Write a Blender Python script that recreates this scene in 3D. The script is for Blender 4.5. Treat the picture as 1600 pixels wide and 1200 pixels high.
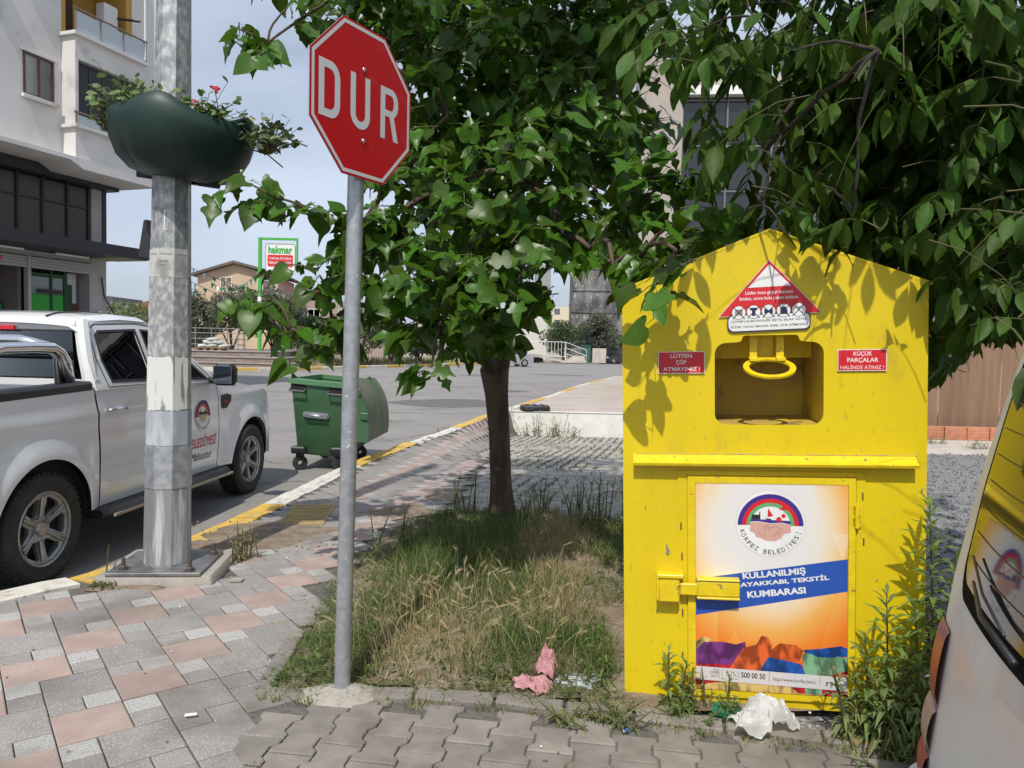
import bpy, bmesh, math, random
import numpy as np
from mathutils import Vector, Matrix, noise as mnoise
PI = math.pi
rnd = random.Random(7)
SC = bpy.context.scene
COL = SC.collection
for _o in list(bpy.data.objects):
    bpy.data.objects.remove(_o)

# ------------------------------------------------------------------ camera
EYE = Vector((0, 0, 1.76))
_p = math.atan(60 / 1180); _r = math.radians(1.3)
_r0 = Vector((1, 0, 0)); _u0 = Vector((0, math.sin(_p), math.cos(_p))); _f = Vector((0, math.cos(_p), -math.sin(_p)))
_R = math.cos(_r) * _r0 + math.sin(_r) * _u0
_U = -math.sin(_r) * _r0 + math.cos(_r) * _u0
cam_d = bpy.data.cameras.new('camera'); cam = bpy.data.objects.new('camera', cam_d); COL.objects.link(cam)
cam.matrix_world = Matrix(((_R.x, _U.x, -_f.x, EYE.x), (_R.y, _U.y, -_f.y, EYE.y), (_R.z, _U.z, -_f.z, EYE.z), (0, 0, 0, 1)))
cam_d.sensor_width = 36; cam_d.lens = 36 * 1180 / 1600
cam_d.clip_start = 0.05; cam_d.clip_end = 3000
SC.camera = cam

# ------------------------------------------------------------------ world, sun, exposure
SUN_EL = math.radians(54); SUN_DIR = Vector((-0.22, -1.0, 0)).normalized() * math.cos(SUN_EL) + Vector((0, 0, math.sin(SUN_EL)))
W = bpy.data.worlds.new('World'); SC.world = W; W.use_nodes = True
wn = W.node_tree.nodes; wl = W.node_tree.links
for n in list(wn): wn.remove(n)
sky = wn.new('ShaderNodeTexSky'); sky.sky_type = 'NISHITA'; sky.sun_disc = False
sky.sun_elevation = SUN_EL; sky.sun_rotation = math.radians(192.4)
sky.air_density = 1.0; sky.dust_density = 2.5; sky.ozone_density = 1.5
tc = wn.new('ShaderNodeTexCoord'); mp = wn.new('ShaderNodeMapping'); mp.inputs['Scale'].default_value = (1, 1, 3.2)
nz = wn.new('ShaderNodeTexNoise'); nz.inputs['Scale'].default_value = 1.9; nz.inputs['Detail'].default_value = 7; nz.inputs['Roughness'].default_value = .55
cr = wn.new('ShaderNodeValToRGB'); cr.color_ramp.elements[0].position = .30; cr.color_ramp.elements[0].color = (.42, .42, .42, 1)
cr.color_ramp.elements[1].position = .68; cr.color_ramp.elements[1].color = (.92, .92, .92, 1)
mx = wn.new('ShaderNodeMix'); mx.data_type = 'RGBA'
bg = wn.new('ShaderNodeBackground'); bg.inputs['Strength'].default_value = .10
wo = wn.new('ShaderNodeOutputWorld')
wl.new(tc.outputs['Generated'], mp.inputs['Vector']); wl.new(mp.outputs['Vector'], nz.inputs['Vector'])
wl.new(nz.outputs['Fac'], cr.inputs['Fac']); wl.new(cr.outputs['Color'], mx.inputs['Factor'])
wl.new(sky.outputs['Color'], mx.inputs[6]); mx.inputs[7].default_value = (6.7, 7.6, 9.1, 1)
wl.new(mx.outputs[2], bg.inputs['Color']); wl.new(bg.outputs['Background'], wo.inputs['Surface'])
sd = bpy.data.lights.new('sun', 'SUN'); sd.energy = 3.6; sd.angle = math.radians(.6); sd.color = (1, .95, .87)
sun = bpy.data.objects.new('sun', sd); COL.objects.link(sun)
sun.rotation_euler = SUN_DIR.to_track_quat('Z', 'Y').to_euler()
SC.view_settings.view_transform = 'Standard'; SC.view_settings.look = 'None'
SC.view_settings.exposure = 0.08; SC.view_settings.gamma = 1.0; SC.view_settings.use_curve_mapping = False
SC.render.engine = 'CYCLES'
SC.cycles.transparent_max_bounces = 12; SC.cycles.max_bounces = 6

# ------------------------------------------------------------------ materials
MATS = {}
def mat(name, col, rough=.6, metal=0., col2=None, scale=8., detail=4., lo=.4, hi=.6, bump=0., bscale=None, rand=0., spec=.5,
        speck=None, speck_scale=250., speck_lo=.45, speck_hi=.55, coat=0., stretch=(1, 1, 1), trans=0., attr=False, dirt=None, dirt_scale=3., dirt_lo=.55, dirt_hi=.7, world=False):
    if name in MATS: return MATS[name]
    m = bpy.data.materials.new(name); m.use_nodes = True; MATS[name] = m
    N = m.node_tree.nodes; L = m.node_tree.links
    b = N['Principled BSDF']; out = N['Material Output']
    b.inputs['Roughness'].default_value = rough; b.inputs['Metallic'].default_value = metal
    b.inputs['Specular IOR Level'].default_value = spec; b.inputs['Coat Weight'].default_value = coat
    tcn = N.new('ShaderNodeTexCoord'); mpn = N.new('ShaderNodeMapping'); mpn.inputs['Scale'].default_value = stretch
    L.new(N.new('ShaderNodeNewGeometry').outputs['Position'] if world else tcn.outputs['Object'], mpn.inputs['Vector'])
    def noise(s, d, lo_, hi_):
        n = N.new('ShaderNodeTexNoise'); n.inputs['Scale'].default_value = s; n.inputs['Detail'].default_value = d
        L.new(mpn.outputs['Vector'], n.inputs['Vector'])
        r = N.new('ShaderNodeMapRange'); r.inputs['From Min'].default_value = lo_; r.inputs['From Max'].default_value = hi_
        L.new(n.outputs['Fac'], r.inputs['Value']); return n, r
    def mix(fac, a, c):
        x = N.new('ShaderNodeMix'); x.data_type = 'RGBA'; L.new(fac, x.inputs['Factor'])
        if isinstance(a, tuple): x.inputs[6].default_value = (*a, 1)
        else: L.new(a, x.inputs[6])
        if isinstance(c, tuple): x.inputs[7].default_value = (*c, 1)
        else: L.new(c, x.inputs[7])
        return x.outputs[2]
    cur = tuple(col); last = None
    if col2 is not None:
        n, r = noise(scale, detail, lo, hi); cur = mix(r.outputs[0], tuple(col), tuple(col2)); last = n
    if speck is not None:
        n, r = noise(speck_scale, 2, speck_lo, speck_hi); cur = mix(r.outputs[0], cur, tuple(speck)); last = last or n
    if dirt is not None:
        n, r = noise(dirt_scale, 6, dirt_lo, dirt_hi); cur = mix(r.outputs[0], cur, tuple(dirt))
    if rand:
        oi = N.new('ShaderNodeObjectInfo'); hs = N.new('ShaderNodeHueSaturation')
        mr = N.new('ShaderNodeMapRange'); mr.inputs['To Min'].default_value = 1 - rand; mr.inputs['To Max'].default_value = 1 + rand
        if attr:
            at_ = N.new('ShaderNodeAttribute'); at_.attribute_name = 'rnd'
            ad = N.new('ShaderNodeMath'); ad.operation = 'ADD'; L.new(oi.outputs['Random'], ad.inputs[0]); L.new(at_.outputs['Fac'], ad.inputs[1])
            fr = N.new('ShaderNodeMath'); fr.operation = 'FRACT'; L.new(ad.outputs[0], fr.inputs[0]); L.new(fr.outputs[0], mr.inputs['Value'])
            mh = N.new('ShaderNodeMapRange'); mh.inputs['To Min'].default_value = .480; mh.inputs['To Max'].default_value = .510
            L.new(fr.outputs[0], mh.inputs['Value']); L.new(mh.outputs[0], hs.inputs['Hue'])
        else: L.new(oi.outputs['Random'], mr.inputs['Value'])
        L.new(mr.outputs[0], hs.inputs['Value'])
        if isinstance(cur, tuple): hs.inputs['Color'].default_value = (*cur, 1)
        else: L.new(cur, hs.inputs['Color'])
        cur = hs.outputs['Color']
    if isinstance(cur, tuple): b.inputs['Base Color'].default_value = (*cur, 1)
    else: L.new(cur, b.inputs['Base Color'])
    if bump:
        n, r = noise(bscale or scale * 4, 5, 0, 1)
        bp = N.new('ShaderNodeBump'); bp.inputs['Strength'].default_value = bump; bp.inputs['Distance'].default_value = .01
        L.new(n.outputs['Fac'], bp.inputs['Height']); L.new(bp.outputs['Normal'], b.inputs['Normal'])
    if trans:
        t = N.new('ShaderNodeBsdfTranslucent'); ms = N.new('ShaderNodeMixShader'); ms.inputs[0].default_value = trans
        if isinstance(cur, tuple): t.inputs['Color'].default_value = (*cur, 1)
        else:
            g_ = N.new('ShaderNodeHueSaturation'); g_.inputs['Value'].default_value = 1.6; g_.inputs['Hue'].default_value = .485
            L.new(cur, g_.inputs['Color']); L.new(g_.outputs['Color'], t.inputs['Color'])
        L.new(b.outputs[0], ms.inputs[1]); L.new(t.outputs[0], ms.inputs[2]); L.new(ms.outputs[0], out.inputs['Surface'])
    return m

def glass_mat(name, tint, refl=.04, rough=.0):
    m = bpy.data.materials.new(name); m.use_nodes = True; MATS[name] = m
    N = m.node_tree.nodes; L = m.node_tree.links; N.remove(N['Principled BSDF'])
    t = N.new('ShaderNodeBsdfTransparent'); t.inputs['Color'].default_value = (*tint, 1)
    g = N.new('ShaderNodeBsdfGlossy'); g.inputs['Roughness'].default_value = rough; g.inputs['Color'].default_value = (.9, .93, .95, 1)
    fr = N.new('ShaderNodeFresnel'); fr.inputs['IOR'].default_value = 1.5
    ms = N.new('ShaderNodeMixShader'); L.new(fr.outputs[0], ms.inputs[0]); L.new(t.outputs[0], ms.inputs[1]); L.new(g.outputs[0], ms.inputs[2])
    L.new(ms.outputs[0], N['Material Output'].inputs['Surface'])
    return m

# ------------------------------------------------------------------ mesh helpers
class MB:
    """collects shapes and links them as ONE mesh object"""
    def __init__(s): s.v = []; s.f = []; s.m = []; s.mi = 0
    def add(s, vs, fs, M=None):
        o = len(s.v)
        s.v += [tuple(M @ Vector(p)) if M is not None else tuple(p) for p in vs]
        s.f += [tuple(i + o for i in f) for f in fs]; s.m += [s.mi] * len(fs); return s
    def box(s, x0, x1, y0, y1, z0, z1, M=None, bev=0.):
        if bev <= 0:
            vs = [(x, y, z) for z in (z0, z1) for y in (y0, y1) for x in (x0, x1)]
            return s.add(vs, [(0, 2, 3, 1), (4, 5, 7, 6), (0, 1, 5, 4), (2, 6, 7, 3), (0, 4, 6, 2), (1, 3, 7, 5)], M)
        b = min(bev, (x1 - x0) * .45, (y1 - y0) * .45, (z1 - z0) * .45)
        def ring(z, i): return [(x0 + i, y0, z), (x1 - i, y0, z), (x1, y0 + i, z), (x1, y1 - i, z), (x1 - i, y1, z), (x0 + i, y1, z), (x0, y1 - i, z), (x0, y0 + i, z)]
        def ring2(z): return [(x0 + b, y0 + b * .6, z), (x1 - b, y0 + b * .6, z), (x1 - b * .6, y0 + b, z), (x1 - b * .6, y1 - b, z), (x1 - b, y1 - b * .6, z), (x0 + b, y1 - b * .6, z), (x0 + b * .6, y1 - b, z), (x0 + b * .6, y0 + b, z)]
        vs = ring2(z0) + ring(z0 + b, b) + ring(z1 - b, b) + ring2(z1)
        fs = [tuple(reversed(range(8))), tuple(range(24, 32))]
        for k in range(3):
            for i in range(8):
                j = (i + 1) % 8; fs.append((k * 8 + i, k * 8 + j, k * 8 + 8 + j, k * 8 + 8 + i))
        return s.add(vs, fs, M)
    def rings(s, R, cap=True, closed=True, M=None):
        n = len(R[0]); vs = [p for r in R for p in r]; fs = []
        for k in range(len(R) - 1):
            for i in range(n if closed else n - 1):
                j = (i + 1) % n; fs.append((k * n + i, k * n + j, (k + 1) * n + j, (k + 1) * n + i))
        if cap: fs.append(tuple(reversed(range(n)))); fs.append(tuple(range((len(R) - 1) * n, len(R) * n)))
        return s.add(vs, fs, M)
    def tube(s, pts, r, n=8, cap=True, M=None, phase=0.):
        pts = [Vector(p) for p in pts]; rr = r if isinstance(r, (list, tuple)) else [r] * len(pts)
        R = []; up = None
        for i, p in enumerate(pts):
            d = (pts[min(i + 1, len(pts) - 1)] - pts[max(i - 1, 0)])
            d = d.normalized() if d.length > 1e-9 else Vector((0, 0, 1))
            if up is None:
                up = Vector((0, 0, 1)) if abs(d.z) < .9 else Vector((1, 0, 0))
            a = (up - d * up.dot(d)).normalized(); up = a; b = d.cross(a)
            R.append([p + (a * math.cos(t) + b * math.sin(t)) * rr[i] for t in [phase + 2 * PI * k / n for k in range(n)]])
        return s.rings(R, cap, True, M)
    def lathe(s, prof, n=24, M=None, phase=0., cap=False):
        """prof: (radius, z)"""
        R = [[(r * math.cos(phase + 2 * PI * k / n), r * math.sin(phase + 2 * PI * k / n), z) for k in range(n)] for r, z in prof]
        return s.rings(R, cap, True, M)
    def prism(s, poly, axis, a0, a1, M=None):
        """poly of 2D points extruded along an axis: 'x' -> (y,z), 'y' -> (x,z), 'z' -> (x,y)"""
        def P(p, a): return {'x': (a, p[0], p[1]), 'y': (p[0], a, p[1]), 'z': (p[0], p[1], a)}[axis]
        return s.rings([[P(p, a0) for p in poly], [P(p, a1) for p in poly]], True, True, M)
    def quad(s, a, b, c, d, M=None): return s.add([a, b, c, d], [(0, 1, 2, 3)], M)
    def grid(s, fn, us, vs_, M=None, flip=False):
        nu, nv = len(us), len(vs_); V = [fn(u, v) for u in us for v in vs_]; F = []
        for i in range(nu - 1):
            for j in range(nv - 1):
                q = (i * nv + j, (i + 1) * nv + j, (i + 1) * nv + j + 1, i * nv + j + 1)
                F.append(tuple(reversed(q)) if flip else q)
        return s.add(V, F, M)
    def sphere(s, c, r, M=None, n=10, m=6, sc=(1, 1, 1)):
        R = []
        for j in range(m + 1):
            t = PI * j / m; R.append([(c[0] + r * sc[0] * max(math.sin(t), .001) * math.cos(2 * PI * k / n), c[1] + r * sc[1] * max(math.sin(t), .001) * math.sin(2 * PI * k / n), c[2] - r * sc[2] * math.cos(t)) for k in range(n)])
        return s.rings(R, False, True, M)
    def mesh(s, name, mats, smooth=None):
        me = bpy.data.meshes.new(name); me.from_pydata(s.v, [], s.f)
        for m in (mats if isinstance(mats, (list, tuple)) else [mats]): me.materials.append(m)
        if any(s.m): me.polygons.foreach_set('material_index', s.m)
        if smooth is not None:
            me.polygons.foreach_set('use_smooth', [True] * len(me.polygons))
            if smooth > 0: me.set_sharp_from_angle(angle=math.radians(smooth))
        me.update(); return me
    def build(s, name, mats, parent=None, smooth=None, fix=True):
        me = s.mesh(name, mats, smooth)
        if fix:
            bm = bmesh.new(); bm.from_mesh(me); bmesh.ops.recalc_face_normals(bm, faces=bm.faces); bm.to_mesh(me); bm.free()
        return obj(name, me, parent)

def obj(name, me, parent=None, loc=None, kind=None):
    o = bpy.data.objects.new(name, me); COL.objects.link(o)
    if parent is not None: o.parent = parent
    if loc is not None: o.location = loc
    if kind: o['kind'] = kind
    return o
def tag(o, label=None, cat=None, group=None, kind=None):
    if label: o['label'] = label
    if cat: o['category'] = cat
    if group: o['group'] = group
    if kind: o['kind'] = kind
    return o
def thing(name, label, cat, loc=(0, 0, 0), rz=0., group=None, rot=None):
    o = bpy.data.objects.new(name, None); COL.objects.link(o); o.location = loc
    o.rotation_euler = rot if rot is not None else (0, 0, rz); o.empty_display_size = .2
    return tag(o, label, cat, group)
CHILD = {}
def copy_tree(o, parent=None):
    c = o.copy(); COL.objects.link(c)
    if parent is not None: c.parent = parent
    for ch in [x for x in bpy.data.objects if x.parent == o]: copy_tree(ch, c)
    return c

def _curve_mesh(cu):
    o = bpy.data.objects.new('tmp', cu); COL.objects.link(o)
    dg = bpy.context.evaluated_depsgraph_get(); dg.update()
    me = bpy.data.meshes.new_from_object(o.evaluated_get(dg)); bpy.data.objects.remove(o); bpy.data.curves.remove(cu)
    return me
def shape2d(loops, t=0.):
    """flat or extruded plate with holes; loops of (x, z); returns verts (x, y, z) facing -y and faces"""
    cu = bpy.data.curves.new('c', 'CURVE'); cu.dimensions = '2D'; cu.fill_mode = 'BOTH'; cu.extrude = t / 2
    for lp in loops:
        sp = cu.splines.new('POLY'); sp.points.add(len(lp) - 1)
        for i, p in enumerate(lp): sp.points[i].co = (p[0], p[1], 0, 1)
        sp.use_cyclic_u = True
    me = _curve_mesh(cu); vs = [(v.co.x, -v.co.z + t / 2, v.co.y) for v in me.vertices]; fs = [tuple(p.vertices) for p in me.polygons]
    bpy.data.meshes.remove(me); return vs, fs
def plate(name, loops, t, y, mats, parent, M=None, fn=None, mb=None):
    """plate whose front face is at local y"""
    vs, fs = shape2d(loops, t); vs = [(a, b + y, c) for a, b, c in vs]
    if fn: vs = [fn(*p) for p in vs]
    m = mb or MB(); m.add(vs, fs, M)
    return m if mb is not None else m.build(name, mats, parent, fix=(t > 0))
def rrect(x0, x1, z0, z1, r=.02, n=5):
    P = []
    for cx, cz, a in ((x1 - r, z0 + r, -90), (x1 - r, z1 - r, 0), (x0 + r, z1 - r, 90), (x0 + r, z0 + r, 180)):
        for k in range(n + 1):
            t = math.radians(a + 90 * k / n); P.append((cx + r * math.cos(t), cz + r * math.sin(t)))
    return P
def circ(cx, cz, rx, rz=None, n=32, a0=0, a1=360):
    rz = rz or rx
    full = abs(a1 - a0) >= 360
    return [(cx + rx * math.cos(math.radians(a0 + (a1 - a0) * k / (n if full else n - 1))), cz + rz * math.sin(math.radians(a0 + (a1 - a0) * k / (n if full else n - 1)))) for k in range(n)]
def txt_v(s, x0, x1, z0, z1, y=0., bold=.0, rot=0., skew=0., res=3):
    """lettering filling the rectangle; returns verts, faces"""
    cu = bpy.data.curves.new('t', 'FONT'); cu.body = s; cu.offset = bold; cu.resolution_u = res
    me = _curve_mesh(cu); xs = [v.co.x for v in me.vertices]; ys = [v.co.y for v in me.vertices]
    if not xs: return [], []
    ax, bx_, ay, by = min(xs), max(xs), min(ys), max(ys); vs = []
    cx, cz = (x0 + x1) / 2, (z0 + z1) / 2; c, sn = math.cos(rot), math.sin(rot)
    for v in me.vertices:
        px = ((v.co.x - ax) / (bx_ - ax) - .5) * (x1 - x0); pz = ((v.co.y - ay) / (by - ay) - .5) * (z1 - z0); px += skew * pz
        vs.append((cx + px * c - pz * sn, y, cz + px * sn + pz * c))
    fs = [tuple(p.vertices) for p in me.polygons]; bpy.data.meshes.remove(me); return vs, fs
def lettering(lines, mats, parent, y=0., name='lettering', M=None, fn=None, **kw):
    """lines: (text, x0, x1, z0, z1[, rot])"""
    mb = MB()
    for ln in lines:
        vs, fs = txt_v(ln[0], *ln[1:5], y=y, rot=ln[5] if len(ln) > 5 else 0., **kw)
        if fn: vs = [fn(*p) for p in vs]
        mb.add(vs, fs, M)
    return mb.build(name, mats, parent, fix=False)
def T(x=0, y=0, z=0): return Matrix.Translation((x, y, z))
def RZ(a): return Matrix.Rotation(a, 4, 'Z')
def RX(a): return Matrix.Rotation(a, 4, 'X')
def RY(a): return Matrix.Rotation(a, 4, 'Y')
def lerp(a, b, t): return a + (b - a) * t
def sstep(t): t = min(1, max(0, t)); return t * t * (3 - 2 * t)
def inside(x, y, poly):
    c = False; j = len(poly) - 1
    for i in range(len(poly)):
        xi, yi = poly[i]; xj, yj = poly[j]
        if (yi > y) != (yj > y) and x < (xj - xi) * (y - yi) / (yj - yi) + xi: c = not c
        j = i
    return c
def nz3(x, y, z=0.): return mnoise.noise(Vector((x, y, z)))

# common materials
M_yellow = mat('yellow_paint', (.72, .545, .006), .42, col2=(.67, .50, .006), scale=2.5, bump=.06, bscale=14, dirt=(.44, .32, .04), dirt_scale=5, dirt_lo=.62, dirt_hi=.85, speck=(.60, .44, .02), speck_scale=45, speck_lo=.62, speck_hi=.70, stretch=(1, 1, .45), spec=.5)
M_yellow2 = mat('yellow_paint_trim', (.77, .58, .012), .4, col2=(.70, .51, .01), scale=20, dirt=(.25, .18, .08), dirt_scale=26, dirt_lo=.66, dirt_hi=.70)
M_galv = mat('galvanised_steel', (.36, .38, .40), .42, .55, col2=(.50, .52, .54), scale=16, detail=6, lo=.42, hi=.58, bump=.05, bscale=60)
M_galv_old = mat('weathered_galvanised_steel', (.27, .28, .29), .48, .4, col2=(.52, .53, .54), scale=26, detail=8, lo=.42, hi=.66, bump=.1, bscale=50, stretch=(1, 1, .6))
M_pole = mat('painted_steel_pole', (.34, .36, .38), .42, .5, col2=(.42, .44, .46), scale=30, speck=(.72, .74, .75), speck_scale=38, speck_lo=.70, speck_hi=.74)
M_white = mat('white_vinyl', (.80, .80, .79), .4, col2=(.74, .74, .73), scale=6)
M_redv = mat('red_vinyl', (.62, .02, .03), .38)
M_black = mat('black_plastic', (.018, .018, .02), .45, bump=.1, bscale=80)
M_navy = mat('navy_print', (.015, .02, .10), .4)
M_rubber = mat('tyre_rubber', (.022, .022, .022), .8, col2=(.035, .033, .03), scale=20, bump=.2, bscale=90)
M_chrome = mat('chrome_steel', (.75, .76, .78), .14, 1.)
M_soil = mat('dry_soil', (.17, .12, .085), .95, col2=(.24, .19, .14), scale=9, bump=.7, bscale=60, speck=(.34, .30, .25), speck_scale=90, speck_lo=.6, speck_hi=.66)
M_conc = mat('concrete', (.33, .30, .26), .9, col2=(.24, .22, .19), scale=9, detail=8, bump=.5, bscale=70, speck=(.40, .37, .33), speck_scale=260)
G_dark = glass_mat('tinted_glass', (.05, .055, .06))
G_clear = glass_mat('window_glass', (.35, .38, .38))
# ------------------------------------------------------------------ terrain and ground
KERB = [(-9.0, 2.2), (-6.5, 2.75), (-4.9, 3.45), (-3.8, 4.1), (-3.22, 4.72), (-2.93, 5.12), (-2.76, 5.5), (-2.68, 5.95), (-2.6, 6.5), (-2.49, 7.3), (-2.40, 8.3), (-2.2, 10.0), (-1.9, 11.6), (-1.38, 13.9), (-.72, 17.2), (.05, 20.4), (1.4, 26.0), (3.0, 33.0), (6.2, 44.0), (11.5, 57.0), (20, 72), (36, 90)]
def catmull(P, step):
    out = []
    for i in range(len(P) - 1):
        p0 = P[max(i - 1, 0)]; p1 = P[i]; p2 = P[i + 1]; p3 = P[min(i + 2, len(P) - 1)]
        n = max(2, int(math.dist(p1, p2) / step))
        for k in range(n):
            t = k / n
            out.append(tuple(.5 * ((2 * p1[a]) + (-p0[a] + p2[a]) * t + (2 * p0[a] - 5 * p1[a] + 4 * p2[a] - p3[a]) * t * t + (-p0[a] + 3 * p1[a] - 3 * p2[a] + p3[a]) * t ** 3) for a in (0, 1)))
    out.append(P[-1]); return out
KC = catmull(KERB, .12)
KCy = [p[1] for p in KC]; KCx = [p[0] for p in KC]
def kerbx(y): return float(np.interp(y, KCy, KCx))
def lotz(y): return .125 - .60 * sstep((y - 6.2) / 13.5)
def gz(x, y):
    """height of the pavement / lot surface on the near side of the kerb"""
    if y < 5.5: return .13
    if y > 18.72: return .13 if x < 8 else .13 - min(.45, (x - 8) * .3)
    d = x - kerbx(y)
    w = lerp(1.5, .22, sstep((y - 11) / 7)); return lerp(.13, lotz(y), sstep((d - .30) / w))
M_asph = mat('worn_asphalt', (.25, .235, .225), .9, col2=(.30, .285, .27), scale=.55, detail=8, lo=.35, hi=.65, bump=.35, bscale=130, speck=(.13, .125, .12), speck_scale=160, speck_lo=.52, speck_hi=.62, dirt=(.17, .16, .15), dirt_scale=.6, dirt_lo=.56, dirt_hi=.70)
M_far = mat('far_pavement', (.46, .40, .35), .9, col2=(.40, .345, .30), scale=.8, bump=.1, bscale=60)
M_ground = mat('bare_ground', (.26, .23, .16), .95, col2=(.16, .18, .09), scale=.12, detail=8, bump=.3, bscale=4)
M_mortar = mat('jointing_sand', (.15, .135, .12), .95, col2=(.10, .095, .085), scale=30, bump=.5, bscale=120)
M_pink = mat('pink_concrete_tile', (.355, .265, .235), .88, col2=(.41, .32, .285), scale=7, detail=6, rand=.12, bump=.25, bscale=180, speck=(.33, .23, .2), speck_scale=220, speck_lo=.55, speck_hi=.62, dirt=(.25, .205, .175), dirt_scale=1.9, dirt_lo=.50, dirt_hi=.72, world=True)
M_lite = mat('speckled_light_tile', (.44, .43, .41), .85, speck=(.20, .20, .195), speck_scale=210, speck_lo=.50, speck_hi=.62, rand=.14, bump=.4, bscale=160, dirt=(.24, .22, .20), dirt_scale=2.3, dirt_lo=.50, dirt_hi=.72, world=True)
M_grey = mat('speckled_grey_tile', (.225, .21, .20), .88, col2=(.27, .25, .235), scale=5, detail=8, speck=(.46, .44, .42), speck_scale=230, speck_lo=.54, speck_hi=.62, rand=.09, bump=.4, bscale=160, dirt=(.165, .145, .125), dirt_scale=1.9, dirt_lo=.50, dirt_hi=.72, world=True)
M_pav = mat('grey_block_paver', (.255, .228, .203), .9, col2=(.205, .185, .165), scale=8, detail=6, rand=.13, bump=.3, bscale=120, dirt=(.155, .135, .115), dirt_scale=2.6, dirt_lo=.50, dirt_hi=.70, world=True)
M_kw = mat('white_kerb_paint', (.66, .63, .57), .8, col2=(.55, .51, .45), scale=9, bump=.3, bscale=60, dirt=(.30, .27, .23), dirt_scale=7, dirt_lo=.56, dirt_hi=.66)
M_ky = mat('yellow_kerb_paint', (.66, .42, .06), .8, col2=(.52, .35, .09), scale=9, bump=.3, bscale=60, dirt=(.33, .27, .2), dirt_scale=7, dirt_lo=.56, dirt_hi=.68)

g_ = MB(); g_.quad((-1500, -1500, -.9), (1500, -1500, -.9), (1500, 1500, -.9), (-1500, 1500, -.9))
tag(g_.build('ground', M_ground, fix=False), kind='structure')
# road: one wide sheet, with the far side kerb line beyond
g_ = MB(); xs = [-60 + 4 * i for i in range(46)]; ys = [-20 + 4 * i for i in range(40)]
# the road sheet stops at the near kerb line
def road_fn(u, v):
    y = v; k = kerbx(y) if y > 2.2 else -9 - (2.2 - y) * 2.2
    return (lerp(-70, k - .02, u), y, 0)
g_.grid(road_fn, [0, .15, .3, .45, .6, .7, .8, .88, .94, .97, 1], [-6 + .5 * i for i in range(70)] + [29 + 1.5 * i for i in range(60)], flip=True)
tag(g_.build('road', M_asph, fix=False), kind='structure')
# second carriageway area to the far right beyond the kerb curve is the same sheet; patched tar
tar = mat('tar_patch', (.115, .105, .10), .85, col2=(.14, .13, .125), scale=4, bump=.3, bscale=90)
g_ = MB()
def blob(cx, cy, rx, ry, z, seed, n=26, rot=0., ir=.25):
    P = []
    for k in range(n):
        t = 2 * PI * k / n; q = 1 + ir * nz3(math.cos(t) * 1.5 + seed, math.sin(t) * 1.5, seed) * 1.6
        a, b = rx * q * math.cos(t), ry * q * math.sin(t); P.append((cx + a * math.cos(rot) - b * math.sin(rot), cy + a * math.sin(rot) + b * math.cos(rot), z))
    return P
for c in ((-1.9, 22.5, 1.6, 1.5, .004, 1), (-6.2, 15.5, .25, .5, .004, 2), (-3.2, 17.0, .5, .3, .004, 3), (-1.6, 43, 1.5, .8, .004, 4), (-.2, 29, .8, .5, .004, 5), (3.1, 47, 1.9, .8, .004, 6), (-3.9, 9.8, .3, .4, .004, 8)):
    P = blob(*c); g_.add(P, [tuple(range(len(P)))])
r_ = random.Random(19)
for (x, y, a, L_) in ((-3.6, 9.0, .3, 2.6), (-2.2, 13.5, 1.2, 3.5), (-6.5, 12, -.4, 4), (-4.5, 19, .1, 5), (-9, 25, .2, 6), (-3, 33, .5, 6), (-7, 8, 1.4, 2.2), (-1.2, 24, 1.0, 3)):
    n = 26; P = []; cx, cy = x, y
    for k in range(n):
        w = (.008 + .0006 * cy) * r_.uniform(.5, 1.6); P.append(((cx - math.sin(a) * w, cy + math.cos(a) * w, .003), (cx + math.sin(a) * w, cy - math.cos(a) * w, .003))); a2 = a + r_.gauss(0, .5); cx += math.cos(a2) * L_ / n; cy += math.sin(a2) * L_ / n
    for p, q in zip(P, P[1:]): g_.quad(p[0], p[1], q[1], q[0])
tag(g_.build('tar_patch', tar, fix=False), kind='structure')

# pavement base sheets (joints show these)
LOTB = [(-.62, 7.2), (-.55, 9), (-.50, 11), (-.15, 14.5), (-.1, 18.7)]      # border between striped pavement and block-paved lot
def lotx(y): return float(np.interp(y, [p[1] for p in LOTB], [p[0] for p in LOTB]))
g_ = MB()
YY = [2.2 - 8.2 + .5 * i for i in range(16)] + [1.9 + .25 * i for i in range(68)]
YY = [y for y in YY if y < 18.7] + [18.7]
def side_fn(u, v):
    k = (kerbx(v) if v > 2.2 else -9 - (2.2 - v) * 2.2) + .12
    x = lerp(k, max(k + 2.6, 1.0), u); return (x, v, gz(x, v) - .010)
g_.grid(side_fn, [i / 24 for i in range(25)], YY, flip=True)
sidewalk = tag(g_.build('sidewalk', M_mortar, smooth=0, fix=False), kind='structure')
g_ = MB()
g_.grid(lambda u, v: (lerp(.95, 1.9, u), v, gz(lerp(.95, 1.9, u), v) - .012), [0, .5, 1], YY, flip=True)
g_.grid(lambda u, v: (u, v, gz(u, v) - .014), [1.9 + .6 * i for i in range(24)], YY, flip=True)
M_gravel = mat('dark_gravel', (.13, .128, .128), .95, col2=(.18, .176, .176), scale=3, bump=1., bscale=60, speck=(.38, .38, .38), speck_scale=55, speck_lo=.54, speck_hi=.6)
lot = tag(g_.build('gravel_lot', M_gravel, smooth=0, fix=False), kind='structure')
g_ = MB(); YF = [18.7 + .6 * i for i in range(120)]
g_.grid(lambda u, v: (lerp(kerbx(v) + .12, 6.2 if v < 20.2 else 44, u), v, .128), [0, .05, .1, .2, .4, .7, 1], YF, flip=True)
farpave = tag(g_.build('far_pavement', M_far, fix=False), kind='structure')

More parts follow.
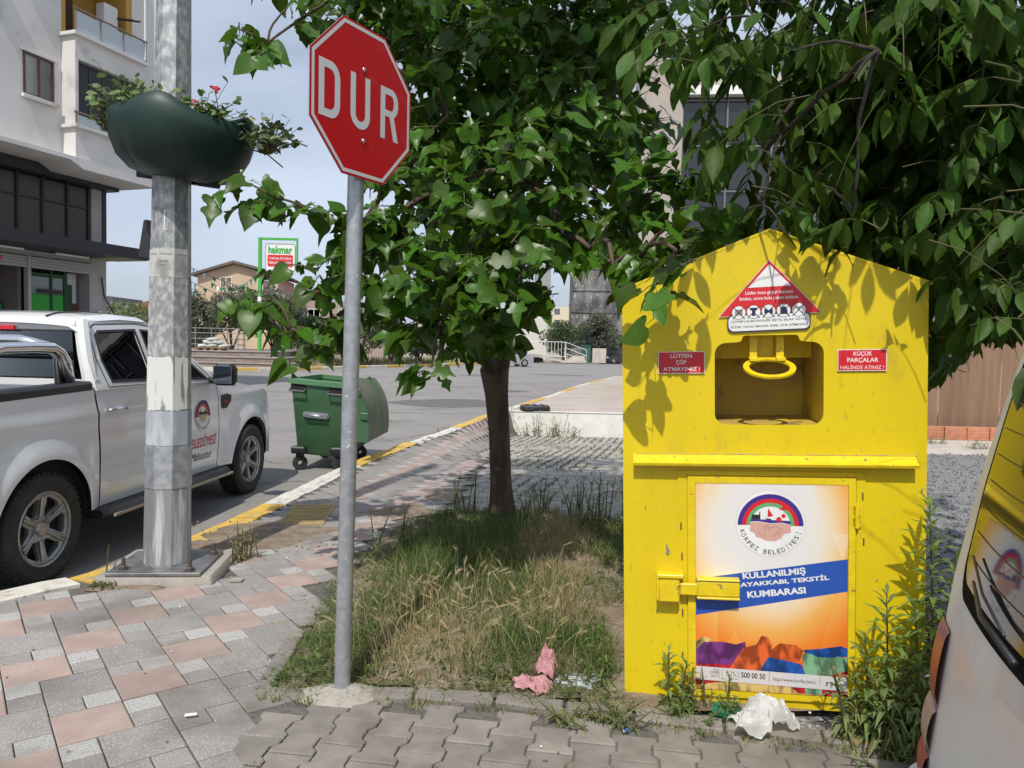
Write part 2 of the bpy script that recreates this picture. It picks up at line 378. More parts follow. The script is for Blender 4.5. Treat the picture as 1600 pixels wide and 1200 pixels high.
# pebbles of the gravel lot
g_ = MB(); r_ = random.Random(3)
for _ in range(5200):
    y = 3.6 + 13 * r_.random() ** 1.4; x = y * (.40 + .32 * r_.random())
    if x < 2.0: continue
    s = r_.uniform(.008, .022) * (1 + y * .06); z = gz(x, y) - .012; a = r_.random() * 6
    M = T(x, y, z) @ RZ(a)
    g_.add([(-s, 0, 0), (0, -s * .8, 0), (s, 0, 0), (0, s * .8, 0), (0, 0, s * .8)], [(0, 1, 4), (1, 2, 4), (2, 3, 4), (3, 0, 4)], M)
peb = g_.build('gravel', mat('pebble', (.24, .24, .24), .9, col2=(.09, .09, .09), scale=20, lo=.45, hi=.55), None, fix=False)
peb.parent = lot; peb['kind'] = 'stuff'

# ---- kerb stones
kerb = tag(thing('kerb', None, None), kind='structure')
arc = [0]
for a, b in zip(KC, KC[1:]): arc.append(arc[-1] + math.dist(a, b))
def kpt(s):
    return Vector((float(np.interp(s, arc, KCx)), float(np.interp(s, arc, KCy)), 0))
def arc_at_y(y): return float(np.interp(y, KCy, arc))
bounds = [arc_at_y(v) for v in (5.22, 7.25, 9.9, 12.2, 14.6, 17.6, 20.5, 24, 27.5, 31, 34.5, 38.5, 42.5, 47, 52, 57, 63, 70)]
def colour_at(s):
    k = sum(1 for b in bounds if b < s); return M_kw if k % 2 == 0 else M_ky
s = 0.; ki = 0; r_ = random.Random(5)
while s < arc[-1] - 1:
    L = .62 if s < arc_at_y(30) else 2.2
    a, b = kpt(s + .008), kpt(s + L - .008); d = (b - a); l = d.length; ang = math.atan2(d.y, d.x)
    m = MB(); dz = r_.uniform(-.008, .008)
    prof = [(.0, -.05), (.012, .095), (.035, .135), (.24, .142), (.26, .138), (.26, -.05)]
    R = []
    for k in range(5):
        x = l * k / 4; w = .006 * math.sin(k * 2.3 + ki)
        R.append([(x, -(q[0] + w) + 0.0, q[1] + dz + (.003 * math.sin(k * 1.7 + ki) if q[1] > 0 else 0)) for q in prof])
    m.rings(R)
    o = m.build('kerb_stone', colour_at(s + L / 2), kerb, smooth=40); o.location = a; o.rotation_euler = (0, 0, ang)
    s += L; ki += 1

# ---- patterned tiles of the near pavement
U = .14; E1 = (math.cos(math.radians(37)), math.sin(math.radians(37))); E2 = (-E1[1], E1[0]); ORG = (-1.71, 3.30)
def cell(i, j): return (ORG[0] + U * (i * E1[0] + j * E2[0]), ORG[1] + U * (i * E1[1] + j * E2[1]))
BED = [(-1.10, 3.44), (-1.11, 4.2), (-1.20, 5.1), (-1.14, 5.67), (-.97, 6.48), (-.62, 7.2), (-.15, 7.45), (.5, 7.3), (1.2, 7.0), (1.9, 6.2), (1.95, 3.3), (1.78, 3.10), (1.37, 3.12), (.6, 3.30), (.03, 3.42), (-.56, 3.46)]
def tile_mesh(nm, w, m, h=.012, seed=0):
    b = .0045; g = .0028; mb = MB(); x0 = g; x1 = w * U - g
    r = random.Random(seed)
    def jit(): return r.uniform(-.0012, .0012)
    lo = [(x0, x0), (x1, x0), (x1, x1), (x0, x1)]; hi = [(x0 + b + jit(), x0 + b + jit()), (x1 - b + jit(), x0 + b), (x1 - b, x1 - b + jit()), (x0 + b, x1 - b)]
    mb.rings([[(*p, 0) for p in lo], [(*p, h - .003) for p in lo], [(*p, h) for p in hi]], True)
    return mb.mesh(nm, m)
TM = {(2, 'p'): tile_mesh('tile', 2, M_pink), (1, 'l'): tile_mesh('tile', 1, M_lite, seed=1), (2, 'g'): tile_mesh('tile', 2, M_grey, seed=2), (1, 'g'): tile_mesh('tile', 1, M_grey, seed=3)}
tiles = []
def ok_tile(x, y):
    if y < 2.2 or y > 18.4: return False
    if x < kerbx(y) + .33: return False
    if y < 7.2:
        if x > -1.07: return False
        if inside(x + .04, y, BED): return False
    elif x > lotx(y): return False
    if -2.78 < x < -2.0 and 4.83 < y < 5.66: return False
    return True
for i in range(-60, 170):
    for j in range(-110, 130):
        # lattice a=(2,2), b=(-3,3), dark twin shifted by (3,0)
        for (pi, pj, w, c) in ((0, 0, 2, 'p'), (1, 2, 1, 'l'), (0, -1, 1, 'l'), (3, 0, 2, 'g'), (4, 2, 1, 'g'), (3, -1, 1, 'g')):
            di, dj = i - pi, j - pj
            # solve di = 2m - 3n, dj = 2m + 3n
            if (di + dj) % 4 == 0 and (dj - di) % 6 == 0:
                x, y = cell(i, j); cx = x + U * w * .5 * (E1[0] + E2[0]); cy = y + U * w * .5 * (E1[1] + E2[1])
                if i - j >= 5: c = 'g'
                if ok_tile(cx, cy): tiles.append((cy, x, y, w, c))
tiles.sort(key=lambda t: abs(t[0] - 3.2) + (3 if abs(t[1]) > t[0] * .72 + .3 else 0))
r_ = random.Random(11)
M_pink2, M_lite2, M_grey2 = M_pink, M_lite, M_grey
stf = {'p': MB(), 'l': MB(), 'g': MB()}
for k, (cy, x, y, w, c) in enumerate(tiles):
    z = gz(x, y) - .006 + r_.uniform(-.002, .0025); dx = (gz(x + .2, y) - gz(x, y)) / .2; dy = (gz(x, y + .2) - gz(x, y)) / .2
    rot = (math.atan(dy) + r_.uniform(-.006, .006), -math.atan(dx) + r_.uniform(-.006, .006), math.radians(37) + r_.uniform(-.008, .008))
    if k < 300:
        o = obj('tile', TM[(w, c)], sidewalk, (x, y, z)); o.rotation_euler = rot
    else:
        me = TM[(w, c)]; M = T(x, y, z) @ Matrix.Rotation(rot[2], 4, 'Z')
        M = T(x, y, z) @ RX(math.atan(dy)) @ RY(-math.atan(dx)) @ RZ(rot[2])
        stf[c].add([v.co for v in me.vertices], [tuple(p.vertices) for p in me.polygons][1:], M)
for c, m in (('p', M_pink), ('l', M_lite), ('g', M_grey)):
    if stf[c].v: o = stf[c].build('tiles', m, sidewalk, fix=False); o['kind'] = 'stuff'

# ---- interlocking block pavers, foreground and lot
PL, PW = .205, .168
def paver_mesh(nm, m, seed=0):
    a, b = PW / 2 + .0125, PW / 2 - .0125; h = PL / 2; g = .0035; r = random.Random(seed)
    out = [(-a, -h), (a, -h), (a, -h * .62), (b, -h * .38), (b, h * .38), (a, h * .62), (a, h), (-a, h), (-a, h * .62), (-b, h * .38), (-b, -h * .38), (-a, -h * .62)]
    def ins(d): return [((abs(x) - d) * (1 if x > 0 else -1), (abs(y) - d * (1 if abs(y) > h * .9 else 0)) * (1 if y > 0 else -1)) for x, y in out]
    lo = ins(g); hi = [(x + r.uniform(-.001, .001), y + r.uniform(-.001, .001)) for x, y in ins(g + .005)]
    mb = MB(); mb.rings([[(*p, -.01) for p in lo], [(*p, .008) for p in lo], [(*p, .012) for p in hi]], True)
    return mb.mesh(nm, m)
PM = [paver_mesh('paver', M_pav, s_) for s_ in range(3)]
def front_y(x): return float(np.interp(x, [-1.15, -.56, .03, .6, 1.14, 1.37, 1.73, 2.6], [3.36, 3.36, 3.32, 3.20, 3.10, 3.03, 2.97, 2.8]))
fp = tag(MB().grid(lambda u, v: (lerp(-1.16, 3.2, u), lerp(-3, front_y(lerp(-1.16, 3.2, u)) + .14, v), .124), [i / 20 for i in range(21)], [0, .5, .8, 1], flip=True).build('block_paving', M_mortar, fix=False), kind='structure')
r_ = random.Random(21); ang = math.radians(-8.5); ca, sa = math.cos(ang), math.sin(ang)
for i in range(-14, 26):
    for j in range(-16, 6):
        lx = i * PW; ly = j * PL + (PL / 2 if i % 2 else 0)
        x = .2 + lx * ca - ly * sa; y = 3.05 + lx * sa + ly * ca
        if x < -1.10 or y > front_y(x) - .035 or y < 1.75 or abs(x) > y * .78 + .25: continue
        o = obj('paver', PM[r_.randrange(3)], fp, (x, y, .124 + r_.uniform(-.004, .003))); o.rotation_euler = (r_.uniform(-.012, .012), r_.uniform(-.012, .012), ang + r_.uniform(-.012, .012))
# border stones between pavers and planting bed (front and left)
bs = tag(thing('bed_edging', None, None), kind='structure')
pts = [(-1.17, 4.15), (-1.12, 3.40)]; pf = [(-1.10, 3.40), (-.56, 3.42), (.03, 3.38), (.6, 3.26), (1.14, 3.16), (1.37, 3.09), (1.8, 3.02), (2.6, 2.85)]
def edging(P, L, w, z):
    A = [0]
    for a, b in zip(P, P[1:]): A.append(A[-1] + math.dist(a, b))
    s = 0
    while s < A[-1] - L * .5:
        def q(t): return Vector((float(np.interp(t, A, [p[0] for p in P])), float(np.interp(t, A, [p[1] for p in P])), 0))
        l = L * r_.uniform(.8, 1.15); a, b = q(s + .006), q(s + l - .006); d = b - a
        m = MB().box(0, d.length, -w / 2, w / 2, -.05, .022 + r_.uniform(-.006, .01), bev=.008)
        o = m.build('edging_stone', M_pav, bs, smooth=30); o.location = (a.x, a.y, z + r_.uniform(-.006, .004)); o.rotation_euler = (r_.uniform(-.03, .03), r_.uniform(-.02, .02), math.atan2(d.y, d.x))
        s += l
edging(pts, .42, .09, .122); edging(pf, .36, .10, .124)
# lot pavers
M_pavl = mat('pale_block_paver', (.36, .335, .31), .9, col2=(.29, .27, .25), scale=8, detail=6, rand=.16, bump=.3, bscale=120, dirt=(.20, .18, .155), dirt_scale=1.7, dirt_lo=.55, dirt_hi=.75, world=True)
PM2 = [paver_mesh('paver', M_pavl, s_) for s_ in range(3)]
r_ = random.Random(31); lp = []; LOTJ = []
lotbase = tag(thing('lot_paving', None, None), kind='structure')
ang2 = math.radians(-12); ca, sa = math.cos(ang2), math.sin(ang2)
for i in range(-45, 60):
    for j in range(-4, 82):
        lx = i * PW; ly = j * PL + (PL / 2 if i % 2 else 0)
        x = .3 + lx * ca - ly * sa; y = 5.5 + lx * sa + ly * ca
        if y > 18.5 or x < lotx(y) + .08 or x > (1.85 if y < 7.5 else .20 * y + .35): continue
        if y < 7.6 and inside(x, y - .05, BED): continue
        lp.append((y, x)); LOTJ.append((x + PW / 2 * ca, y + PW / 2 * sa))
lp.sort()
m_far = MB()
for k, (y, x) in enumerate(lp):
    z = gz(x, y) - .009 + r_.uniform(-.003, .003); dy = math.atan((gz(x, y + .2) - gz(x, y)) / .2); dx = -math.atan((gz(x + .2, y) - gz(x, y)) / .2)
    M = T(x, y, z) @ RX(dy) @ RY(dx) @ RZ(ang2)
    if k < 300:
        o = obj('paver', PM2[k % 3], lotbase); o.matrix_basis = M
    else:
        me = PM[k % 3]; m_far.add([v.co for v in me.vertices], [tuple(p.vertices) for p in me.polygons][1:], M)
o = m_far.build('pavers', M_pavl, lotbase, fix=False); o['kind'] = 'stuff'
# tactile tiles
M_tact = mat('yellow_tactile_tile', (.42, .31, .13), .85, col2=(.34, .26, .13), scale=12, bump=.3, bscale=90)
for (tx, ty) in ((-1.90, 7.20), (-1.86, 6.80)):
    m = MB().box(-.2, .2, -.2, .2, -.01, .014, bev=.004)
    for k in range(6): m.box(-.18, .18, -.175 + k * .064, -.145 + k * .064, .012, .020, bev=.003)
    o = m.build('tactile_tile', M_tact, sidewalk, smooth=30); o.location = (tx, ty, gz(tx, ty) + .002); o.rotation_euler = (0, 0, math.radians(6))
# planting bed soil
g_ = MB()
XB = [-1.25 + .1 * i for i in range(34)]; YB = [3.3 + .1 * i for i in range(43)]
def bedz(x, y):
    e = min(1, max(0, min(x + 1.15, 7.4 - y, 2.1 - x, y - front_y(x)) / .3)); base = .13 if y < 6.2 else gz(max(x, -.4), y)
    return base + (.035 * e + .02 * nz3(x * 3, y * 3) * e) if e > 0 else base - .02
V = {}; vs = []; fs = []
for i, x in enumerate(XB):
    for j, y in enumerate(YB):
        V[i, j] = len(vs); vs.append((x, y, bedz(x, y) + .001))
for i in range(len(XB) - 1):
    for j in range(len(YB) - 1):
        if inside(XB[i] + .05, YB[j] + .05, BED): fs.append((V[i, j], V[i + 1, j], V[i + 1, j + 1], V[i, j + 1]))
g_.add(vs, fs); bed = tag(g_.build('planting_bed', M_soil, smooth=0, fix=False), kind='structure')
# loose dirt over the tiles behind the lamp post plinth
g_ = MB(); P = []
def dirt_patch(cx, cy, rx, ry, rot, seed, h=.02):
    n = 30; R = []
    for k, q in enumerate((1., .8, .5, .2)):
        B = blob(0, 0, rx * q, ry * q, 0, seed, n, rot, .45)
        R.append([(cx + p[0], cy + p[1], gz(cx + p[0], cy + p[1]) + (-.004, .012, .02, h)[k] + .006 * nz3(p[0] * 9, p[1] * 9)) for p in B])
    g_.rings(R, False); g_.add(R[-1], [tuple(range(n))])
dirt_patch(-2.05, 6.25, .62, .42, .3, 5); dirt_patch(-2.32, 5.75, .35, .3, 0, 9, .03); dirt_patch(-1.05, 7.35, .5, .22, .6, 4); dirt_patch(-2.5, 4.86, .32, .10, -.1, 12, .014); dirt_patch(-.75, 8.3, .25, .5, 0, 14)
for _ in range(300):
    x, y = -2.05 + r_.gauss(0, .35), 6.2 + r_.gauss(0, .35); s = r_.uniform(.004, .014)
    g_.add([(-s, 0, 0), (0, -s, 0), (s, 0, 0), (0, s, 0), (0, 0, s)], [(0, 1, 4), (1, 2, 4), (2, 3, 4), (3, 0, 4)], T(x, y, .135) @ RZ(r_.random() * 6))
tag(g_.build('dirt', M_soil, smooth=0, fix=False), kind='stuff')
# ------------------------------------------------------------------ far side of the road
FK = [(-40, 37), (-22, 40.5), (-14.3, 43), (-9.5, 52), (-5, 63), (0, 74), (6, 86), (18, 100), (40, 115)]
FKC = catmull(FK, .6); fa = [0]
for a, b in zip(FKC, FKC[1:]): fa.append(fa[-1] + math.dist(a, b))
fkerb = tag(thing('far_kerb', None, None), kind='structure'); s = 0; k = 0
while s < fa[-1] - 3:
    q = lambda t: Vector((float(np.interp(t, fa, [p[0] for p in FKC])), float(np.interp(t, fa, [p[1] for p in FKC])), 0))
    a, b = q(s), q(s + 2.4); d = b - a
    o = MB().box(0.01, d.length - .01, 0, .3, -.05, .17, bev=.02).build('kerb_stone', M_kw if (k // 1) % 2 else M_ky, fkerb); o.location = a; o.rotation_euler = (0, 0, math.atan2(d.y, d.x)); s += 2.4; k += 1
g_ = MB()
g_.grid(lambda u, v: (v[0] - 0.2 - u * 1, v[1] + .25 + u * 120, .15), [0, .02, .05, .2, 1], FKC[::3], flip=False)
tag(g_.build('far_ground', mat('far_verge', (.36, .32, .26), .95, col2=(.27, .26, .17), scale=.4, detail=8, bump=.3, bscale=8), fix=False), kind='structure')

# ---- foliage for far bushes and trees: leaf clumps spread through a volume
def leaf_cloud(mb, centres, n, size, r_, fl=1.):
    tot = sum(c[3] ** 2 for c in centres)
    for cx, cy, cz, cr in centres:
        for _ in range(int(n * cr ** 2 / tot)):
            u, v = r_.uniform(-1, 1), r_.uniform(0, 2 * PI); q = cr * (.45 + .6 * r_.random() ** .6)
            s = math.sqrt(1 - u * u); p = Vector((cx + q * s * math.cos(v), cy + q * s * math.sin(v), cz + q * u * fl))
            a = Vector((r_.gauss(0, 1), r_.gauss(0, 1), r_.gauss(0, 1))).normalized(); b = a.cross(Vector((r_.gauss(0, 1), r_.gauss(0, 1), r_.gauss(0, 1)))).normalized()
            L = size * r_.uniform(.6, 1.5); w = L * r_.uniform(.25, .5)
            o = len(mb.v); mb.v += [tuple(p - a * L), tuple(p + b * w), tuple(p + a * L), tuple(p - b * w)]; mb.f.append((o, o + 1, o + 2, o + 3)); mb.m.append(mb.mi)
def crown_centres(c, rx, rz, n, r_, q=.45):
    out = []
    for _ in range(n):
        u, v = r_.uniform(-.8, 1), r_.uniform(0, 2 * PI); s = math.sqrt(1 - u * u); k = r_.uniform(.4, .85)
        out.append((c[0] + rx * k * s * math.cos(v), c[1] + rx * k * s * math.sin(v), c[2] + rz * k * u, rx * q * r_.uniform(.6, 1.15)))
    return out
M_olive = mat('olive_foliage', (.085, .10, .06), .7, col2=(.14, .155, .105), scale=1.3, detail=3, lo=.4, hi=.6, trans=.15)
M_bush = mat('dark_bush_foliage', (.045, .075, .025), .7, col2=(.075, .11, .04), scale=1.5, detail=3, trans=.15)
M_lbush = mat('pale_bush_foliage', (.13, .17, .06), .7, col2=(.2, .23, .12), scale=1.2, detail=3, trans=.2)
M_bark = mat('grey_bark', (.13, .105, .085), .9, col2=(.08, .065, .055), scale=9, bump=.6, bscale=40, stretch=(1, 1, .3))
def far_tree(name, label, loc, h, rx, mt, n=5000, size=.09, trunk=.9, group=None, seed=1, cat='tree', nb=16, rzf=1.):
    r_ = random.Random(seed); t = thing(name, label, cat, loc, group=group)
    m = MB(); cz = h - rx * rzf * .75
    m.tube([(0, 0, -.1), (.05, 0, trunk * .6), (-.03, .03, trunk + .3)], [.14, .11, .08], 7)
    for k in range(6):
        a = k * 1.05 + r_.random(); m.tube([(0, 0, trunk * .7), (rx * .35 * math.cos(a), rx * .35 * math.sin(a), lerp(trunk, cz, .6)), (rx * .6 * math.cos(a), rx * .6 * math.sin(a), cz + rx * .2)], [.07, .045, .02], 5)
    m.build('trunk', M_bark, t, smooth=0)
    m = MB(); cc = crown_centres((0, 0, cz), rx, rx * rzf, nb, r_); leaf_cloud(m, cc, n, size, r_, .9)
    m.build('crown', mt, t, fix=False); return t
far_tree('olive_tree', 'round grey-green olive tree in front of the cream house, beside the lamp post', (-18.6, 50, .5), 4.4, 2.0, M_olive, 7000, .11, group='olive trees across the road', seed=2, trunk=.6)
far_tree('olive_tree', 'broad grey olive tree just left of the green shop sign post', (-16.4, 52, .5), 4.2, 2.1, M_olive, 7000, .11, group='olive trees across the road', seed=3, trunk=.6)
far_tree('olive_tree', 'small olive tree at the left end of the railing, low behind the pickup cab', (-21.4, 51, .5), 4.0, 1.7, M_olive, 5000, .11, group='olive trees across the road', seed=14, trunk=.6)
far_tree('olive_tree', 'spreading olive tree beside the parked black suv', (9.2, 86, .1), 5.3, 2.5, M_olive, 6000, .15, group='olive trees across the road', seed=4, trunk=1.3)
for k, (x, y, h, rx, lab) in enumerate([(-13.1, 50, 3.1, 1.7, 'dark green bush directly right of the green sign post'), (-11.2, 53, 3.3, 2.0, 'dense dark bush behind the open green bin'), (-9.0, 56, 3.2, 1.9, 'dark bush seen just right of the stop sign post'), (-7.3, 59, 2.5, 1.5, 'low dark bush at the right end of the hedge row')]):
    far_tree('bush', lab, (x, y, .1), h, rx, M_bush, 5000, .11, trunk=.3, group='dark bushes along the far verge', seed=20 + k, cat='bush', rzf=.8)
for k, (x, y, h, rx, lab) in enumerate([(-27.5, 55, 3.6, 2.2, 'pale green bush beside the corner of the apartment block'), (-24.4, 57, 3.4, 2.2, 'pale silvery bush just left of the lamp post')]):
    far_tree('bush', lab, (x, y, .1), h, rx, M_lbush, 4500, .12, trunk=.3, group='pale bushes left of the lamp post', seed=40 + k, cat='bush', rzf=.7)
far_tree('bush', 'dark green bush growing against the far concrete building by the ramp', (5.6, 84, .1), 3.6, 2.2, M_bush, 3500, .15, trunk=.3, seed=51, cat='bush', rzf=.75)
# dry grass along the far kerb
g_ = MB(); r_ = random.Random(77)
for _ in range(2600):
    t = r_.uniform(0, 1); x = lerp(-14, -4, t) + r_.gauss(0, .3); y = lerp(46.5, 67, t) + r_.uniform(0, 2.5); h = r_.uniform(.2, .75); w = r_.gauss(0, .15)
    g_.add([(x - .03, y, .1), (x + .03, y, .1), (x + w, y, .1 + h)], [(0, 1, 2)])
tag(g_.build('dry_grass_verge', mat('dry_verge_grass', (.34, .30, .16), .9, col2=(.18, .2, .08), scale=1), fix=False), kind='stuff')

# ---- raised plaza with steps, railing, sacks, shop sign
M_step = mat('step_stone', (.36, .32, .29), .85, col2=(.27, .24, .22), scale=1.5, bump=.2, bscale=20)
M_riser = mat('step_riser_brown', (.22, .17, .15), .85, col2=(.28, .24, .21), scale=1.5)
t = thing('plaza_steps', 'stone steps climbing to the raised plaza across the road', 'steps', (-24, 44.6, .15))
for k, (x1, y0, z1) in enumerate([(10.7, 0, .24), (10.2, .5, .58), (9.6, 1.0, .92)]):
    m = MB().box(-12, x1, y0, 14, 0 if k == 0 else (.24, .58, .92)[k - 1] + .001, z1 - .07); m.build('riser', M_riser, t)
    m = MB().box(-12.05, x1 + .06, y0 - .06, 14.0, z1 - .07, z1, bev=.01); m.build('step', M_step, t)
t = thing('railing', 'grey metal railing on the raised plaza behind the sacks', 'railing', (-20.9, 47.4, 1.07))
M_rail = mat('grey_rail', (.32, .33, .34), .5, .5)
for k in range(5): MB().tube([(k * 1.0, 0, 0), (k * 1.0, 0, 1.35)], .03, 6).build('post', M_rail, t)
for z in (.35, .7, 1.05, 1.35): MB().tube([(0, 0, z), (4.1, 0, z)], .025, 6).build('rail', M_rail, t)
for y_ in (-1.2,):
    for z in (.35, .7, 1.05, 1.35): MB().tube([(4.1, 0, z), (4.1, y_, z)], .03, 6).build('rail', M_rail, t)
    for q in (0, y_): MB().tube([(4.1, q, 0), (4.1, q, 1.37)], .035, 6).build('post', M_rail, t)
M_sack = mat('white_sack', (.62, .62, .60), .7, col2=(.38, .38, .38), scale=3, detail=5)
t = thing('pallet', 'wooden pallet under the pile of white sacks on the plaza', 'pallet', (-18.4, 46.2, 1.07))
for k in range(4): MB().box(-.8 + k * .45, -.6 + k * .45, -.5, .5, 0, .12).build('block', mat('pallet_wood', (.3, .22, .14), .9), t)
MB().box(-.85, 1.0, -.55, .55, .12, .16).build('deck', MATS['pallet_wood'], t)
r_ = random.Random(8); SL = ['bottom left', 'bottom middle', 'bottom right', 'upper left', 'upper right', 'topmost']
for k, (dx, dz) in enumerate([(-.45, .27), (.1, .27), (.75, .25), (-.15, .47), (.35, .48), (.1, .66)]):
    m = MB(); m.sphere((0, 0, 0), 1, n=14, m=8, sc=(.42, .3, .13)); m.v = [(x + .04 * nz3(x * 5, y * 5, z * 5 + k), y + .04 * nz3(y * 5, z * 5, k), z * (1 + .5 * nz3(x * 4, k, z)) ) for x, y, z in m.v]
    o = m.build('sack', M_sack, smooth=0); o.location = (-18.4 + dx, 46.2, 1.07 + dz); o.rotation_euler = (0, r_.uniform(-.15, .15), r_.uniform(-.4, .4)); tag(o, 'white sack lying %s in the pile on the plaza pallet' % SL[k], 'sack', 'white sacks piled on the plaza')
t = thing('shop_sign', 'green framed sign board on a tall post with a white panel', 'sign', (-15.75, 47, 1.07))
M_green = mat('sign_green', (.07, .40, .06), .5)
MB().box(-.09, .09, -.09, .09, 0, 7.0).build('post', M_green, t); MB().box(.10, 2.35, -.06, .06, 6.86, 7.0).build('frame', M_green, t); MB().box(2.25, 2.35, -.06, .06, 5.2, 6.85).build('frame', M_green, t)
MB().box(-.10, .10, -.10, .10, 3.0, 3.35).build('paper', M_white, t)
pn = plate('panel', [rrect(.35, 2.2, 4.95, 6.65, .15)], .12, -.06, M_white, t)
plate('edge', [rrect(.35, 2.2, 4.95, 6.65, .15), rrect(.39, 2.16, 4.99, 6.61, .12)], .02, -.075, mat('grey_edge', (.3, .3, .32)), pn)
plate('red_field', [rrect(.50, 2.05, 5.25, 5.95, .06)], .02, -.08, M_redv, pn)
lettering([('hakmar', .53, 2.02, 6.05, 6.5)], M_green, pn, -.09, bold=.03)
lettering([('TOPTAN FİYATINA', .58, 1.97, 5.65, 5.86), ('PERAKENDE SATIŞ', .58, 1.97, 5.34, 5.55)], M_white, pn, -.085, bold=.01)
# bunting
for nm, p0, p1, lab in (('a', (-12.2, 27, 4.6), (-9.6, 36, 4.0), 'upper string of small green and white pennants left of the lamp post'), ('b', (-12.0, 26, 4.2), (-10.4, 36, 3.3), 'lower string of small green and white pennants left of the lamp post'), ('c', (-24, 60, 6.3), (-15.6, 47, 6.2), 'string of pennants across the front of the cream house')):
    t = thing('bunting', lab, 'bunting', group='strings of pennants'); P = []
    for k in range(17):
        q = k / 16; P.append(Vector(p0).lerp(Vector(p1), q) - Vector((0, 0, .9 * 4 * q * (1 - q) * (.5 if nm != 'c' else 1))))
    MB().tube(P, .012, 4).build('cord', mat('cord', (.2, .2, .2), .8), t)
    for k in range(1, 16):
        p = P[k]; z = .16 if nm != 'c' else .35; m = MB(); m.rings([[(-z * .5, -.004, 0), (z * .5, -.004, 0), (0, -.004, -z * 1.3)], [(-z * .5, .004, 0), (z * .5, .004, 0), (0, .004, -z * 1.3)]])
        o = m.build('pennant', [mat('pennant_green', (.03, .2, .07), .7), M_white][k % 3 == 0], t); o.location = p; o.rotation_euler = (.1 * k % .6, (k * .7) % .8 - .4, k * .9)

# ---- generic far houses
M_cream = mat('cream_plaster', (.56, .42, .30), .9, col2=(.51, .38, .28), scale=.5); M_rooft = mat('brown_roof', (.13, .105, .095), .9, col2=(.17, .13, .11), scale=2)
M_wframe = mat('white_window_frame', (.7, .7, .7), .5); M_pane = mat('far_pane', (.10, .12, .14), .15, spec=.8)
def window(parent, x, z, w, h, y=0., frame=M_wframe, pane=M_pane, mull=1, sill=None, fw=.06, depth=.05, name='window'):
    f = plate(name, [[(x, z), (x + w, z), (x + w, z + h), (x, z + h)]] + [[(x + fw + k * (w - fw) / (mull + 1), z + fw), (x + (k + 1) * (w - fw) / (mull + 1), z + fw), (x + (k + 1) * (w - fw) / (mull + 1), z + h - fw), (x + fw + k * (w - fw) / (mull + 1), z + h - fw)] for k in range(mull + 1)], depth, y - depth * .6, frame, parent)
    MB().box(x + fw * .5, x + w - fw * .5, y + .0, y + .015, z + fw * .5, z + h - fw * .5).build('pane', pane, f)
    if sill: MB().box(x - .08, x + w + .08, y - .14, y - depth * .6 - .002, z - .09, z - .004).build('sill', sill, f)
    return f
t = thing('house', 'cream house with a low gabled brown roof and two white windows behind the olive trees', 'house', (-29.2, 70, -.5), rz=.12)
m = MB(); m.prism([(0, 0), (7.2, 0), (7.2, 8.2), (3.3, 9.2), (0, 8.1)], 'y', 0, 9); m.build('wall', M_cream, t)
m = MB(); m.prism([(-.5, 8.0), (3.3, 9.25), (7.9, 8.2), (7.9, 8.4), (3.3, 9.5), (-.5, 8.2)], 'y', -.6, 9.5); rf = m.build('roof', M_rooft, t)
for x in (5.6, 7.1): MB().box(x, x + .4, 4, 4.4, 8.4, 9.6).build('chimney', MATS['concrete'], rf)
for x, z in ((2.0, 6.7), (5.3, 6.5), (6.3, 6.6)): window(t, x, z, 1.05 if x < 6 else .7, 1.3, 0)
t = thing('house', 'mauve plastered house partly hidden behind the mulberry branches, right of the sign post', 'house', (-21.6, 74, -.5), rz=0)
MB().box(0, 9.5, 0, 8, 0, 6.2).build('wall', mat('mauve_plaster', (.33, .26, .24), .9), t); MB().prism([(-.4, 6.0), (4.7, 7.9), (9.9, 6.0), (9.9, 6.3), (4.7, 8.2), (-.4, 6.3)], 'y', -.4, 8.4).build('roof', mat('red_roof', (.30, .10, .075), .85, col2=(.24, .09, .07), scale=2), t)
for x in (1.5, 4.5, 7.2): window(t, x, 4.2, 1.2, 1.2, 0)
t = thing('house', 'low house with a wide red tiled roof left of the lamp post', 'house', (-61, 118, -1))
MB().box(0, 10.5, 0, 10, 0, 7.0).build('wall', MATS['mauve_plaster'], t); MB().prism([(-1, 6.9), (5, 8.6), (11, 9.2), (11, 7.0)], 'y', -.5, 10.5).build('roof', MATS['red_roof'], t)
t = thing('house', 'small dark roofed house between the apartment corner and the red roof', 'house', (-64.5, 112, -1))
MB().box(0, 5.5, 0, 8, 0, 7.4).build('wall', mat('dark_wall', (.15, .15, .16), .9), t); r0 = MB().prism([(-.6, 7.4), (6.0, 7.2), (5.4, 8.6), (.8, 9.1)], 'y', -.6, 8.6).build('roof', mat('dark_roof', (.09, .09, .10), .9), t); MB().box(1.0, 1.8, 2, 2.8, 8.6, 9.9).build('chimney', M_rooft, r0)
# concrete retaining wall and pale building seen under the mulberry crown
M_wallc = mat('pale_concrete_wall', (.52, .47, .41), .9, col2=(.44, .40, .35), scale=1.2, dirt=(.3, .27, .24), dirt_scale=.8, dirt_lo=.55, dirt_hi=.7)
t = thing('concrete_wall', 'pale stepped concrete wall across the road behind the mulberry trunk', 'wall', (-9.0, 68.5, .1), rz=.35)
for k in range(4): MB().box(k * 2.0 + .01, k * 2.0 + 1.99, 0, .3, 0, 3.6 - k * .35).build('wall_panel', M_wallc, t)
t = thing('pale_building', 'long white and grey building behind the mulberry crown, mostly hidden by leaves', 'building', (-10.5, 92, -.2))
MB().box(0, 14.6, 0, 10, 0, 6.5).build('wall', mat('white_plaster', (.6, .58, .54), .9), t); MB().box(13.2, 14.9, -.3, 9, 6.52, 11.8).build('stair_tower', mat('grey_plaster', (.30, .30, .31), .9), t)
for x in (1, 4, 7, 10): window(t, x, 3.6, 1.6, 1.5, 0)
